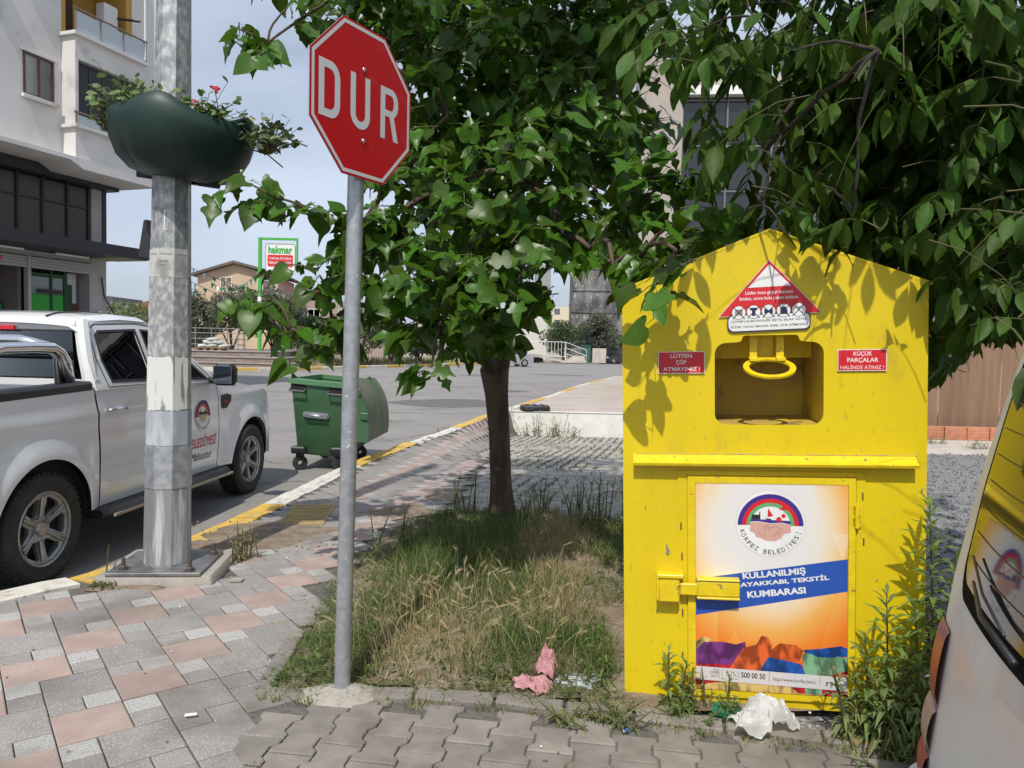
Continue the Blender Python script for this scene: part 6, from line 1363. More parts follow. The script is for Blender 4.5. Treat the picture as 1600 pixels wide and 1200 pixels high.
def leaf_mesh(name, kind, m, seed=0):
    """leaf in the local xy plane, stalk at the origin, tip towards +x, unit length about 1"""
    r = random.Random(seed)
    if kind == 'heart': half = [(0, .0), (-.09, .12), (-.10, .26), (-.02, .38), (.12, .45), (.30, .45), (.48, .38), (.64, .28), (.78, .17), (.90, .07), (1.0, 0)]
    elif kind == 'lobed': half = [(0, .0), (-.08, .14), (-.06, .30), (.04, .40), (.16, .42), (.24, .34), (.27, .22), (.33, .20), (.40, .30), (.50, .38), (.60, .36), (.66, .26), (.72, .16), (.86, .08), (1.0, 0)]
    elif kind == 'three': half = [(0, .0), (-.07, .16), (-.04, .28), (.10, .36), (.20, .34), (.26, .40), (.36, .50), (.47, .48), (.50, .36), (.50, .24), (.60, .22), (.74, .20), (.88, .10), (1.0, 0)]
    else: half = [(0, .0), (.08, .07), (.25, .165), (.45, .22), (.65, .20), (.82, .12), (.93, .04), (1.0, 0)]
    fold = {'leaflet': .25}.get(kind, .22); droop = .30 if kind != 'leaflet' else .24; w = r.uniform(-.06, .06)
    def z(x, y): return abs(y) * fold - droop * max(x, 0) ** 2 + .05 * math.sin(x * 6 + seed) * abs(y) * 2 + w * y
    asym = 1.0 if kind in ('heart', 'leaflet') else r.uniform(.75, 1.0)
    vs = [(x, 0, z(x, 0)) for x, _ in half]; n = len(half)
    xs_ = [max(0.0, x) for x, _ in half]; vs = [(xs_[i], 0, z(xs_[i], 0) - (.02 if 0 < i < n - 1 else 0)) for i in range(n)]
    for s_, k in ((1, 1.0), (-1, asym)):
        vs += [(x, s_ * y * k, z(x, y) + r.uniform(-.015, .015)) for x, y in half[1:-1]]
    F = []
    def side_idx(s, i): return 0 if i == 0 else (n - 1 if i == n - 1 else n + s * (n - 2) + i - 1)
    for s in (0, 1):
        for i in range(n - 1):
            a, b = i, i + 1; c, d = side_idx(s, i + 1), side_idx(s, i); f = []
            for q in ((a, b, c, d) if s == 0 else (d, c, b, a)):
                if q not in f: f.append(q)
            if len(f) > 2: F.append(tuple(f))
    # stalk
    L = .42 if kind != 'leaflet' else .05; o = len(vs); t = .012
    vs += [(-L, -t, .06), (-L, t, .06), (.02, t, 0), (.02, -t, 0)]; F.append((o, o + 3, o + 2, o + 1))
    me = bpy.data.meshes.new(name); me.from_pydata(vs, [], F); me.materials.append(m); me.polygons.foreach_set('use_smooth', [True] * len(F)); me.update(); return me
M_mleaf = mat('mulberry_leaf', (.042, .108, .008), .36, col2=(.058, .138, .012), scale=14, detail=2, rand=.38, attr=True, trans=.30, spec=.42, bump=.12, bscale=40)
M_wleaf = mat('walnut_leaf', (.034, .080, .008), .5, col2=(.048, .105, .012), scale=12, detail=2, rand=.35, attr=True, trans=.30, spec=.22, bump=.12, bscale=40)
M_mbark = mat('brown_tree_bark', (.115, .080, .055), .9, col2=(.06, .045, .035), scale=10, detail=7, bump=.8, bscale=45, stretch=(1, 1, .25))
M_twig = mat('green_brown_twig', (.10, .095, .035), .8)

CR, CU, CF = np.array(_R), np.array(_U), np.array(_f)
def pixel_size(p, s):
    q = np.array(p) - np.array(EYE); z = float(q @ CF)
    if z < .3: return 0
    x, y = float(q @ CR) / z * 1180, float(q @ CU) / z * 1180
    if abs(x) > 830 or abs(y) > 630: return 0
    return s / z
def emit_leaves(tree, L, meshes, mt, nobj=300):
    tw = MB(); used = {l[3] for l in L}
    for k, (P, q) in enumerate(TWIGS[tree.name]):
        if k in used: tw.tube(P, [q, q * .8, q * .6, q * .3], 4, cap=False)
    tw.build('twigs', M_twig, tree, fix=False)['kind'] = 'stuff'
    print('LEAVES', tree.name, len(L))
    L = [l[:3] for l in L]
    """L: list of (matrix, mesh index, size). The largest in view become leaf objects, the rest one part"""
    L.sort(key=lambda l: -pixel_size(l[0].translation, l[2]))
    r = random.Random(9)
    for M, k, s in L[:nobj]:
        o = obj('leaf', meshes[k], tree); o.matrix_basis = M
    V = [np.array([v.co for v in me.vertices]) for me in meshes]; Fs = [[tuple(p.vertices) for p in me.polygons] for me in meshes]
    vs = []; fs = []; rn = []; off = 0
    for M, k, s in L[nobj:]:
        m = np.array(M); v = V[k] @ m[:3, :3].T + m[:3, 3]; vs.append(v); fs += [tuple(i + off for i in f) for f in Fs[k]]; rn.append(np.full(len(v), r.random(), dtype=np.float32)); off += len(v)
    if not vs: return
    vs = np.concatenate(vs); me = bpy.data.meshes.new('leaves'); me.from_pydata(vs.tolist(), [], fs); me.materials.append(mt)
    me.polygons.foreach_set('use_smooth', [True] * len(fs)); at_ = me.attributes.new('rnd', 'FLOAT', 'POINT'); at_.data.foreach_set('value', np.concatenate(rn)); me.update()
    obj('leaves', me, tree, kind='stuff')
def basis(a, nrm, p, s, zs=1.):
    a = a.normalized(); n = (nrm - a * nrm.dot(a)).normalized(); b = n.cross(a)
    return Matrix(((a.x * s, b.x * s, n.x * s * zs, p.x), (a.y * s, b.y * s, n.y * s * zs, p.y), (a.z * s, b.z * s, n.z * s * zs, p.z), (0, 0, 0, 1)))
def rv(r, s=1.): return Vector((r.gauss(0, s), r.gauss(0, s), r.gauss(0, s)))
def on_front(p, along):
    """where a straight line from p along a direction meets the box front: (s, z above the base) or None"""
    nrm = Vector((-math.sin(math.radians(9.3)), -math.cos(math.radians(9.3)), 0)); o = Vector((.56, 3.45, .13)); k = along.dot(nrm)
    if abs(k) < 1e-6: return None
    t = (o - p).dot(nrm) / k
    if t < -.02: return None
    q = p + along * t - o; return q.x * math.cos(math.radians(9.3)) - q.y * math.sin(math.radians(9.3)) + q.z * .036, q.z
def gable(s): return 1.90 + .265 * (1 - abs(s - .645) / .65)
TWIGS = {}
def grow(tree, blobs, roots, dens, seed, mode, size, twig_r=.004, deep=1.2, bark=M_mbark, down=.6, lk=.0036):
    r = random.Random(seed)
    nodes = [(Vector(p), -1, rad) for p, rad in roots]; order = sorted(range(len(blobs)), key=lambda i: (Vector(blobs[i][:3]) - nodes[0][0]).length)
    for i in range(1, len(roots)): nodes[i] = (nodes[i][0], i - 1, nodes[i][2])
    base = len(roots); par = {}
    for i in order:
        c = Vector(blobs[i][:3]); best = None
        for j, nd in enumerate(nodes):
            d = (nd[0] - c).length + (0 if j < base else .12) + max(0, (nd[0].z - c.z) * (1 if down > 0 else -1)) * abs(down)
            if best is None or d < best[0]: best = (d, j)
        nodes.append((c, best[1], 0))
    cnt = [0] * len(nodes)
    for j in range(len(nodes) - 1, -1, -1):
        if j >= base: cnt[j] += 1
        if nodes[j][1] >= 0: cnt[nodes[j][1]] += cnt[j]
    limb = MB()
    for j in range(base, len(nodes)):
        a, b = nodes[nodes[j][1]][0], nodes[j][0]; d = (b - a).length
        ra, rb = min(lk * math.sqrt(cnt[nodes[j][1]]) + .003, nodes[nodes[j][1]][2] * .8 if nodes[j][1] < base else 9), lk * math.sqrt(cnt[j]) + .002
        rb = min(ra, rb); n = 6; k1 = rv(r, (.05 if down > 0 else .03) * d); P = []; q = []
        for k in range(n + 1):
            t = k / n; P.append(a.lerp(b, t) + k1 * math.sin(PI * t) + Vector((0, 0, .10 * d * math.sin(PI * t))) + rv(r, .008 * d) * (0 < k < n)); q.append(lerp(ra, rb, t))
        if down < 0:
            risky = False
            for pt in P:
                for dr, z_lim in ((-SUN_DIR, 1.55), (pt - EYE, 9.)):
                    h = on_front(pt if dr is not None and z_lim < 5 else EYE, dr)
                    if z_lim > 5 and (pt - EYE).y < .2: continue
                    if h and -.05 < h[0] < 1.35 and 0 < h[1] < 2.1 and (z_lim > 5 or h[1] < z_lim or h[0] < .6) and (z_lim < 5 or pt.y < 3.6): risky = True
            if risky: continue
        MB().tube(P, q, 7).build('limb', bark, tree, smooth=0, fix=False)
    TW = []; L = []
    for bi, (x, y, z, br) in enumerate(blobs):
        c = Vector((x, y, z)); n = dens(br, c)
        if mode == 'mul':
            nt = max(3, int(n / 7))
            for _ in range(nt):
                d = rv(r); d.z = abs(d.z) * .35 - .15 + d.z * .25; d.normalize(); st = c + rv(r, br * .38) * .8; ln = br * r.uniform(.5, 1.05) + .04
                P = [st + d * ln * t + Vector((0, 0, -.35 * ln * t * t)) for t in (0, .33, .66, 1)]
                TW.append((P, twig_r))
                nl = max(3, int(round(n / nt)))
                for k in range(nl):
                    t = (k + .6) / nl; p = st + d * ln * t + Vector((0, 0, -.35 * ln * t * t)); sd = Vector((-d.y, d.x, 0)) * (1 if k % 2 else -1)
                    a = (d * .55 + sd * .9 + rv(r, .35) + Vector((0, 0, -.55))); s = size * r.uniform(.62, 1.2)
                    nrm = Vector((-.10, -.45, .75)) + rv(r, .38)
                    L.append((basis(a, nrm, p + a.normalized() * s * .4, s, r.uniform(.3, 2.2)), r.choice((0, 0, 1, 1, 2, 3, 3)), s, len(TW) - 1))
        else:
            nc = max(2, int(n / 7))
            for _ in range(nc):
                d = rv(r); d.z *= .3; d.normalize(); st = c + rv(r, br * .42); ln = r.uniform(.22, .36)
                P = [st + d * ln * t + Vector((0, 0, .04 * t - .22 * ln * (t * 1.6) ** 2)) for t in (0, .33, .66, 1)]
                TW.append((P, twig_r * .7)); e = (P[3] - P[2]).normalized(); sd = e.cross(Vector((0, 0, 1))).normalized()
                for k, (t, sgn) in enumerate(((.45, 1), (.5, -1), (.72, 1), (.76, -1), (.93, 1), (.95, -1), (1, 0))):
                    p = P[0].lerp(P[3], t) + Vector((0, 0, .0)); p = st + d * ln * t + Vector((0, 0, .04 * t - .22 * ln * (t * 1.6) ** 2)); s = size * lerp(.7, 1.15, t) * r.uniform(.85, 1.1)
                    a = e * (.55 if sgn else 1) + sd * sgn * .85 + Vector((0, 0, -.45)) + rv(r, .12); nrm = Vector((0, -.25, .9)) + sd * sgn * .35 + rv(r, .18)
                    L.append((basis(a, nrm, p, s, r.uniform(.4, 2.2)), 0 if r.random() < .5 else 1, s, len(TW) - 1))
    TWIGS[tree.name] = TW
    return L
MT = thing('mulberry_tree', 'leafy mulberry tree with a single brown trunk growing in the weedy bed', 'tree', (0, 0, 0))
trunk = MB(); TP = [(-.05, 7.13, .02), (-.065, 7.13, .14), (-.085, 7.12, .45), (-.11, 7.11, .9), (-.14, 7.10, 1.3), (-.165, 7.09, 1.52), (-.13, 7.05, 1.66)]
trunk.tube(TP, [.19, .135, .108, .102, .108, .135, .115], 18)
trunk.v = [(x + .012 * nz3(x * 14, y * 14, z * 5), y + .012 * nz3(y * 14, x * 14, z * 5), z) for x, y, z in trunk.v]
trunk.tube([(-.14, 7.06, 1.52), (-.07, 7.0, 1.80), (-.01, 6.9, 2.1), (.04, 6.8, 2.6), (.03, 6.75, 3.4)], [.10, .085, .07, .055, .035], 10)
trunk.tube([(-.17, 7.08, 1.50), (-.24, 7.0, 1.75), (-.28, 6.8, 2.1), (-.42, 6.6, 2.6), (-.45, 6.5, 3.3)], [.10, .075, .06, .05, .03], 10)
trunk.tube([(-.17, 7.05, 1.52), (-.30, 6.8, 1.78), (-.45, 6.3, 2.0), (-.6, 5.8, 2.2)], [.09, .055, .045, .03], 9)
trunk.build('trunk', M_mbark, MT, smooth=0)
roots = [((-.15, 7.05, 1.6), .10), ((-.01, 6.9, 2.1), .06), ((.04, 6.8, 2.7), .05), ((.03, 6.75, 3.4), .035)]
roots2 = roots + [((-.34, 6.8, 2.1), .05)]
def dm_(br, c):
    front = c.y < 6; return int(9 + (380 if front else 340) * br ** 2) if br < .75 else int(40 + 260 * br ** 2)
mleaf = [leaf_mesh('leaf', 'heart', M_mleaf, 1), leaf_mesh('leaf', 'lobed', M_mleaf, 2), leaf_mesh('leaf', 'three', M_mleaf, 3), leaf_mesh('leaf', 'heart', M_mleaf, 4)]
def prune(L, rr, wal):
    out = []
    for l in L:
        p = l[0] @ Vector((.5, 0, 0)); keep = True
        h = on_front(p, -SUN_DIR)
        if h and -.08 < h[0] < 1.36 and -.1 < h[1] < gable(h[0]) + .03:
            s_, z_ = h
            if s_ > .70 and z_ > 1.88 - .42 * (s_ - .6) and z_ > (1.50 if s_ < .95 else 1.28): keep = rr.random() < (.85 if z_ > 1.62 else .42)
            elif s_ < .36 and z_ > 1.30: keep = rr.random() < .7 and (z_ > 1.5 or s_ < .25)
            elif .55 < s_ <= .72 and z_ > 1.98: keep = rr.random() < .6
            else: keep = False
        if keep and p.y > .5:
            h = on_front(EYE, p - EYE)
            if h and p.y < 3.9 and -.03 < h[0] < 1.33 and 0 < h[1] < gable(h[0]):
                s_, z_ = h
                if wal: keep = (z_ > gable(s_) - (.07 if .55 < s_ < .9 else .02)) and rr.random() < .8
                else: keep = s_ < .34 and z_ > (1.66 if s_ < .22 else 1.86) and rr.random() < .75
        if keep:
            q = np.array(p) - np.array(EYE); zz_ = max(.1, q @ CF); ax_, ay_ = 800 + 1180 * (q @ CR) / zz_, 600 - 1180 * (q @ CU) / zz_
            if wal and ax_ > 1452 and ay_ > max(528, 600 - (ax_ - 1452) * .75) and zz_ > 2.0: keep = False
            elif 985 < ax_ < 1062 and 70 < ay_ < 215 and rr.random() < .68: keep = False
            elif 1062 <= ax_ < 1270 and 125 < ay_ < 330 and rr.random() < (.35 if wal else .6): keep = False
            elif 1135 < ax_ < 1320 and -20 < ay_ < 62 and rr.random() < .6: keep = False
            elif 990 < ax_ < 1090 and -10 < ay_ < 60 and rr.random() < .5: keep = False
        if keep and not wal:
            q = np.array(p) - np.array(EYE); zz_ = q @ CF; ax_, ay_ = 800 + 1180 * (q @ CR) / zz_, 600 - 1180 * (q @ CU) / zz_
            if 396 < ax_ < 466 and 352 < ay_ < 425 or 858 < ax_ < 900 and 425 < ay_ < 500: keep = False
        if keep: out.append(l)
    return out
LL = grow(MT, MUL, roots, dm_, 5, 'mul', .140)
LL = prune(LL, random.Random(3), False)
emit_leaves(MT, LL, mleaf, M_mleaf)
fr_ = MB(); r_ = random.Random(2)
for _ in range(40):
    b = r_.choice(MUL[10:22]); p = Vector(b[:3]) + rv(r_, b[3] * .5); fr_.sphere(tuple(p), .010, n=6, m=4, sc=(1, 1, 1.3))
fr_.build('fruit', mat('pale_fruit', (.45, .46, .28), .5), MT, smooth=0)['kind'] = 'stuff'
WT = thing('walnut_tree', 'shady walnut tree whose drooping leaflets hang over the yellow box from the right', 'tree', (0, 0, 0))
tk = MB(); tk.tube([(4.3, 5.2, -.2), (4.25, 5.15, .5), (4.1, 5.05, 1.6), (3.8, 4.95, 2.6), (3.4, 4.8, 3.6)], [.26, .19, .16, .13, .08], 14); tk.tube([(3.5, 4.8, 3.4), (3.6, 4.5, 3.7), (3.0, 3.8, 4.0), (2.2, 3.2, 4.0)], [.08, .07, .05, .03], 10); tk.build('trunk', M_mbark, WT, smooth=0)
def dw_(br, c): return int(20 + (560 if c.y > 3.4 else 430) * br ** 2) if br < .75 else int(40 + 430 * br ** 2)
wleaf = [leaf_mesh('leaf', 'leaflet', M_wleaf, 6), leaf_mesh('leaf', 'leaflet', M_wleaf, 8)]
LW = grow(WT, WAL, [((3.6, 4.5, 3.7), .07), ((3.0, 3.8, 4.0), .05), ((2.2, 3.2, 4.0), .035), ((2.4, 4.6, 4.3), .04), ((1.7, 3.9, 4.0), .03)], dw_, 15, 'wal', .135, down=-.6, lk=.0016, bark=mat('dark_walnut_bark', (.045, .038, .03), .9, col2=(.03, .025, .02), scale=14, bump=.5, bscale=50))
LW = [l for l in LW if (l[0].translation - EYE).length > 1.35 and l[0].translation.y > .9]
LW = prune(LW, random.Random(4), True)
emit_leaves(WT, LW, wleaf, M_wleaf)

# ------------------------------------------------------------------ grass, weeds, planter flowers
M_gg = mat('green_grass', (.10, .155, .03), .7, col2=(.16, .19, .055), scale=2.2, detail=4, lo=.4, hi=.6, trans=.25)
M_gd = mat('dry_grass', (.40, .33, .17), .8, col2=(.30, .26, .12), scale=3, trans=.2)
M_gk = mat('dark_grass', (.045, .085, .018), .7, col2=(.07, .12, .03), scale=2.5, trans=.2)
def blade(mb, p, h, lean, w, r):
    a = r.random() * 2 * PI; s = Vector((math.cos(a), math.sin(a), 0)) * w; l = Vector((lean[0], lean[1], 0)); o = len(mb.v)
    q1 = p + l * .35 + Vector((0, 0, h * .55)); q2 = p + l + Vector((0, 0, h * (1 - .25 * min(1, l.length / h))))
    mb.v += [tuple(p - s), tuple(p + s), tuple(q1 + s * .7), tuple(q1 - s * .7), tuple(q2)]; mb.f += [(o, o + 1, o + 2, o + 3), (o + 3, o + 2, o + 4)]; mb.m += [mb.mi] * 2
r_ = random.Random(41); gg = MB()
def gden(x, y):
    """how lush the bed is at a point, 0..1"""
    v = .55 + .9 * nz3(x * 1.6, y * 1.6, 3)
    if y > 6.9: v -= .35
    if x > .1 and 4.2 < y < 5.6: v -= .35
    return v
tufts = 0
while tufts < 5200:
    x, y = r_.uniform(-1.2, 1.9), 3.3 + 4.1 * r_.random() ** 1.25
    if not inside(x, y, BED) or (x > .54 and y < 4.6 and x < 1.95): continue
    if r_.random() > gden(x, y) + .15: continue
    tufts += 1; dry = nz3(x * 1.3 + 5, y * 1.3, 1) * 1.4 + (.06 if y < 4.6 and -.7 < x < .45 else -.15) + (.25 if x > .1 and y > 4 else 0); hh = r_.choice((.5, .8, 1., 1.3)) * r_.uniform(.05, .13) * (1.45 if -.9 < x < .4 and 4.3 < y < 6.3 else 1) * (.45 if y < 3.55 or x < -.85 else 1)
    z = bedz(x, y)
    for k in range(r_.randint(5, 9)):
        mi = 1 if r_.random() < dry + .05 else (2 if r_.random() < .45 else 0); gg.mi = mi
        blade(gg, Vector((x + r_.gauss(0, .025), y + r_.gauss(0, .025), z - .005)), hh * r_.uniform(.6, 1.3), (r_.gauss(0, .07), r_.gauss(0, .07)), r_.uniform(.0012, .0036), r_)
# tufts in joints of the pavers and along edges
for _ in range(520):
    q = r_.random()
    if q < .45: x = r_.uniform(-1.1, 2.1); y = front_y(x) + r_.uniform(-.06, .10)
    elif q < .6: x = r_.uniform(-1.2, -1.05); y = r_.uniform(3.4, 5.6)
    elif q < .8:
        i = r_.randint(-8, 14); j = r_.randint(-5, 2); lx = (i + .5) * PW; ly = j * PL * .5; x = .2 + lx * math.cos(ang) - ly * math.sin(ang); y = 3.05 + lx * math.sin(ang) + ly * math.cos(ang)
        if r_.random() < .55: continue
    else: x, y = r_.uniform(-.6, 2.6), r_.uniform(7.4, 18.4)
    z = (.13 if y < 3.6 else gz(x, y)); n = r_.randint(4, 10); big = 1.6 if y > 7 else (1.0 if q < .45 else .6)
    for k in range(n):
        gg.mi = 0 if r_.random() < .7 else 1; blade(gg, Vector((x + r_.gauss(0, .02 * big), y + r_.gauss(0, .015 * big), z)), r_.uniform(.015, .05) * big, (r_.gauss(0, .02 * big), r_.gauss(0, .02 * big)), .003 * big, r_)
# lot: weeds in the joints as a pattern of small tufts
for _ in range(650):
    y = r_.uniform(7.2, 18.4); x = r_.uniform(lotx(y), min(2.6, .2 * y + .3))
    gg.mi = 0 if r_.random() < .6 else 1
    if nz3(x * .8, y * .8, 7) > -.05:
        for k in range(4): blade(gg, Vector((x + r_.gauss(0, .02), y + r_.gauss(0, .02), gz(x, y))), r_.uniform(.02, .07), (r_.gauss(0, .02), r_.gauss(0, .02)), .004, r_)
for _ in range(2600):
    x, y = r_.uniform(-1.1, 1.9), 3.3 + 3.9 * r_.random()
    if not inside(x, y, BED) or (x > .54 and y < 4.6): continue
    a = r_.random() * 6.28; L_ = r_.uniform(.04, .16); gg.mi = 1 if r_.random() < .7 else 0
    blade(gg, Vector((x, y, bedz(x, y) + r_.uniform(0, .03))), r_.uniform(.01, .04), (L_ * math.cos(a), L_ * math.sin(a)), .0022, r_)
gg.build('grass', [M_gg, M_gd, M_gk], None, fix=False)
bpy.data.objects['grass']['kind'] = 'stuff'
# (straw lies flat between the tufts)
jt = MB()
for (x, y) in LOTJ:
    if nz3(x * .7, y * .7, 7) < (-.25 if y > 13 else .12): continue
    for k in range(5):
        a = r_.random() * 6; s_ = r_.uniform(.012, .03); p = (x + r_.gauss(0, .015), y + r_.gauss(0, .035), gz(x, y) + .004)
        jt.add([(-s_, 0, 0), (0, -s_ * .5, .01), (s_, 0, r_.uniform(.005, .035)), (0, s_ * .5, .01)], [(0, 1, 2, 3)], T(*p) @ RZ(a))
tag(jt.build('joint_weeds', M_gk, fix=False), kind='stuff')
gc = MB()
for _ in range(5200):
    x, y = r_.uniform(-1.15, 1.3), 3.35 + 3.7 * r_.random()
    if not inside(x, y, BED) or (x > .54 and y < 4.6): continue
    if nz3(x * 2.6, y * 2.6, 11) < -.05: continue
    s_ = r_.uniform(.008, .022); gc.mi = 0 if r_.random() < .55 else 1; M = T(x, y, bedz(x, y) + r_.uniform(.005, .055)) @ RZ(r_.random() * 6) @ RX(r_.gauss(0, .6)) @ RY(r_.gauss(0, .5))
    gc.add([(-s_, 0, 0), (-.3 * s_, -s_ * .45, .1 * s_), (.5 * s_, -.35 * s_, .1 * s_), (s_, 0, -.2 * s_), (.5 * s_, .35 * s_, .1 * s_), (-.3 * s_, .45 * s_, .1 * s_)], [(0, 1, 2, 3, 4, 5)], M)
tag(gc.build('ground_cover', [M_gk, M_gg], fix=False), kind='stuff')
# wild barley: stalks with pale feathery heads
bb = MB()
for _ in range(170):
    x, y = r_.gauss(-.30, .34), 3.62 + abs(r_.gauss(0, .55))
    if not inside(x, y, BED) or x > .5: continue
    h = r_.uniform(.14, .30); a = r_.gauss(0, .05), r_.gauss(0, .04); p = Vector((x, y, bedz(x, y))); e = p + Vector((a[0], a[1], h)); bb.tube([p, p.lerp(e, .6) + Vector((0, 0, .01)), e], .0011, 3, cap=False)
    d = Vector((a[0] * 1.5 + r_.gauss(0, .02), a[1], .05)).normalized()
    for k in range(15):
        t = k / 15 * .045; s = Vector((r_.gauss(0, 1), r_.gauss(0, 1), 0)).normalized(); q = e + d * t; w = s.cross(d) * .0017; o = len(bb.v)
        bb.v += [tuple(q - w), tuple(q + w), tuple(q + d * .036 + s * .020)]; bb.f.append((o, o + 1, o + 2)); bb.m.append(0)
tag(bb.build('wild_barley', mat('pale_barley', (.52, .44, .26), .85, trans=.25), fix=False), kind='stuff')
# leaf litter, crumbs and bits of paper on bed and paving
li = MB()
for _ in range(750):
    q = r_.random()
    if q < .5: x, y = r_.uniform(-1.1, 1.9), r_.uniform(3.3, 7.2)
    else: x, y = r_.uniform(-3, 2.2), r_.uniform(2.6, 8)
    if x < kerbx(max(y, 2.3)) + .2: continue
    z = bedz(x, y) + .004 if inside(x, y, BED) else gz(x, y) + .009; s = r_.uniform(.003, .012); li.mi = 0 if r_.random() < .72 else (1 if r_.random() < .6 else 2)
    M = T(x, y, z + s * .2) @ RZ(r_.random() * 6) @ RX(r_.gauss(0, .5)); li.add([(-s, 0, 0), (0, -s * .5, .1 * s), (s, 0, 0), (0, s * .6, .3 * s)], [(0, 1, 2, 3)], M)
tag(li.build('litter_crumbs', [mat('dry_leaf_bits', (.20, .14, .08), .9), M_white, M_kw], fix=False), kind='stuff')

def weed(name, label, loc, stems, leafL, mt, group=None, cat='weed', droop=.5, seed=1, lw=.16, per=60, flop=.0):
    r = random.Random(seed); t = thing(name, label, cat, loc, group=group); s_ = MB(); l_ = MB()
    for (dx, dy, h, lx, ly) in stems:
        P = [Vector((dx + lx * t_ ** 1.5, dy + ly * t_ ** 1.5, h * t_)) for t_ in (0, .25, .5, .75, 1)]; s_.tube(P, [.007, .006, .005, .004, .002], 6)
        n = int(per * h)
        for k in range(n):
            q = .10 + .90 * (k + r.random()) / n; i = min(3, int(q * 4)); p = P[i].lerp(P[i + 1], q * 4 - i); a = k * 2.4 + r.random() * .5; up = lerp(-.1, 1.1, q ** 2.2)
            d = Vector((math.cos(a), math.sin(a), up)).normalized(); L = leafL * r.uniform(.6, 1.15) * (1.0 if q < .85 else .7); sd = Vector((-math.sin(a), math.cos(a), 0)) * L * lw * .5; o = len(l_.v)
            m1 = p + d * L * .5 + Vector((0, 0, .02 * L)); e = p + d * L + Vector((0, 0, -droop * L * (1 - q * .6)))
            l_.v += [tuple(p - sd * .25), tuple(p + sd * .25), tuple(m1 + sd), tuple(m1 + Vector((0, 0, -.03 * L))), tuple(m1 - sd), tuple(e)]
            l_.f += [(o, o + 1, o + 2, o + 3), (o, o + 3, o + 4), (o + 3, o + 2, o + 5), (o + 4, o + 3, o + 5)]; l_.m += [0] * 4
    s_.build('stem', M_twig, t, fix=False); l_.build('foliage', mt, t, fix=False); return t
M_weed = mat('weed_leaf', (.20, .29, .07), .6, col2=(.13, .21, .05), scale=6, trans=.4); M_weed2 = mat('grey_green_weed', (.22, .27, .10), .65, col2=(.14, .19, .07), scale=6, trans=.4); M_weed3 = mat('bright_weed', (.10, .19, .04), .6, col2=(.14, .24, .06), scale=6, trans=.25)
weed('fleabane', 'tallest narrow leaved weed standing against the right edge of the yellow box', (1.80, 3.10, .13), [(0, 0, 1.02, -.06, .0), (.05, .02, .76, .03, 0), (-.06, .0, .60, -.04, 0), (.0, -.03, .45, .05, 0)], .15, M_weed, seed=2, per=95, lw=.20)
weed('fleabane', 'medium narrow leaved weed against the box door frame, left of the tallest one', (1.60, 3.08, .13), [(0, 0, .64, -.03, 0), (.06, .03, .42, .04, 0), (-.08, 0, .46, -.03, 0), (-.03, -.02, .30, -.05, 0)], .13, M_weed, seed=3, per=95, lw=.2)
weed('weed_clump', 'sprawling grey green weed clump under the tall weeds by the van', (1.66, 3.02, .12), [(r_.gauss(0, .10), r_.gauss(0, .05), r_.uniform(.18, .42), r_.gauss(0, .12), r_.gauss(0, .06)) for _ in range(26)], .10, M_weed2, seed=4, per=66, droop=.9, lw=.2)
weed('weed_clump', 'weed clump over the lower right corner of the printed door', (1.46, 3.10, .12), [(r_.gauss(0, .07), r_.gauss(0, .03), r_.uniform(.12, .34), r_.gauss(-.02, .08), r_.gauss(0, .04)) for _ in range(12)], .09, M_weed2, seed=14, per=60, droop=.8, lw=.2)
weed('weed_clump', 'low bright green weed spilling onto the pavers at the lower right', (1.72, 2.93, .12), [(r_.gauss(0, .10), r_.gauss(0, .04), r_.uniform(.06, .16), r_.gauss(0, .1), r_.gauss(-.04, .05)) for _ in range(20)], .06, M_weed3, seed=5, per=170)
weed('weed', 'leafy dark weed against the lower left corner of the yellow box', (.74, 3.33, .13), [(0, 0, .27, -.01, 0), (.055, .0, .23, .02, 0)], .085, M_weed, seed=6, per=95, lw=.28)
weed('weed', 'straw coloured spindly weed beside the leafy one at the box corner', (.86, 3.33, .13), [(r_.gauss(0, .04), 0, r_.uniform(.10, .24), r_.gauss(0, .05), 0) for _ in range(6)], .04, M_gd, seed=16, per=60)
weed('weed_clump', 'low creeping green weed under the door sill left of the plastic bag', (.98, 3.24, .12), [(r_.gauss(0, .13), r_.gauss(0, .03), r_.uniform(.05, .13), r_.gauss(0, .05), r_.gauss(0, .03)) for _ in range(26)], .045, M_weed3, seed=7, per=230)
weed('weed', 'single upright weed in front of the white strip at the poster foot', (.99, 3.27, .13), [(0, 0, .20, 0, 0)], .07, M_weed3, seed=8, per=110)
weed('weed', 'dark brown stalked weed just left of the yellow box', (.46, 3.50, .14), [(0, 0, .36, .0, 0), (.02, .03, .30, -.03, 0), (-.06, .02, .26, -.05, 0)], .06, M_weed, seed=9, per=100)
weed('weed', 'bushy dark green weed at the left edge of the bed near the tactile tile', (-.85, 5.9, .13), [(r_.gauss(0, .08), r_.gauss(0, .05), r_.uniform(.2, .38), r_.gauss(0, .05), 0) for _ in range(9)], .07, M_weed, seed=10, per=90)
weed('weed', 'low weed tuft at the box corner over the paving stones', (.42, 3.22, .12), [(r_.gauss(0, .12), r_.gauss(0, .04), r_.uniform(.06, .14), r_.gauss(0, .1), 0) for _ in range(16)], .06, M_weed2, seed=11, per=120)
weed('weed', 'brown green weed clump behind the left edge of the yellow box', (.95, 6.5, .12), [(r_.gauss(0, .14), r_.gauss(0, .2), r_.uniform(.2, .55), r_.gauss(0, .08), 0) for _ in range(22)], .10, M_weed2, seed=12, per=55)
WPOS = [(-.15, 'at its left end'), (.33, 'below the black lid'), (.62, 'tall and branching right of the lid'), (1.0, 'low and bushy at mid wall'), (1.25, 'upright with pale leaves'), (1.55, 'nearest the yellow box')]
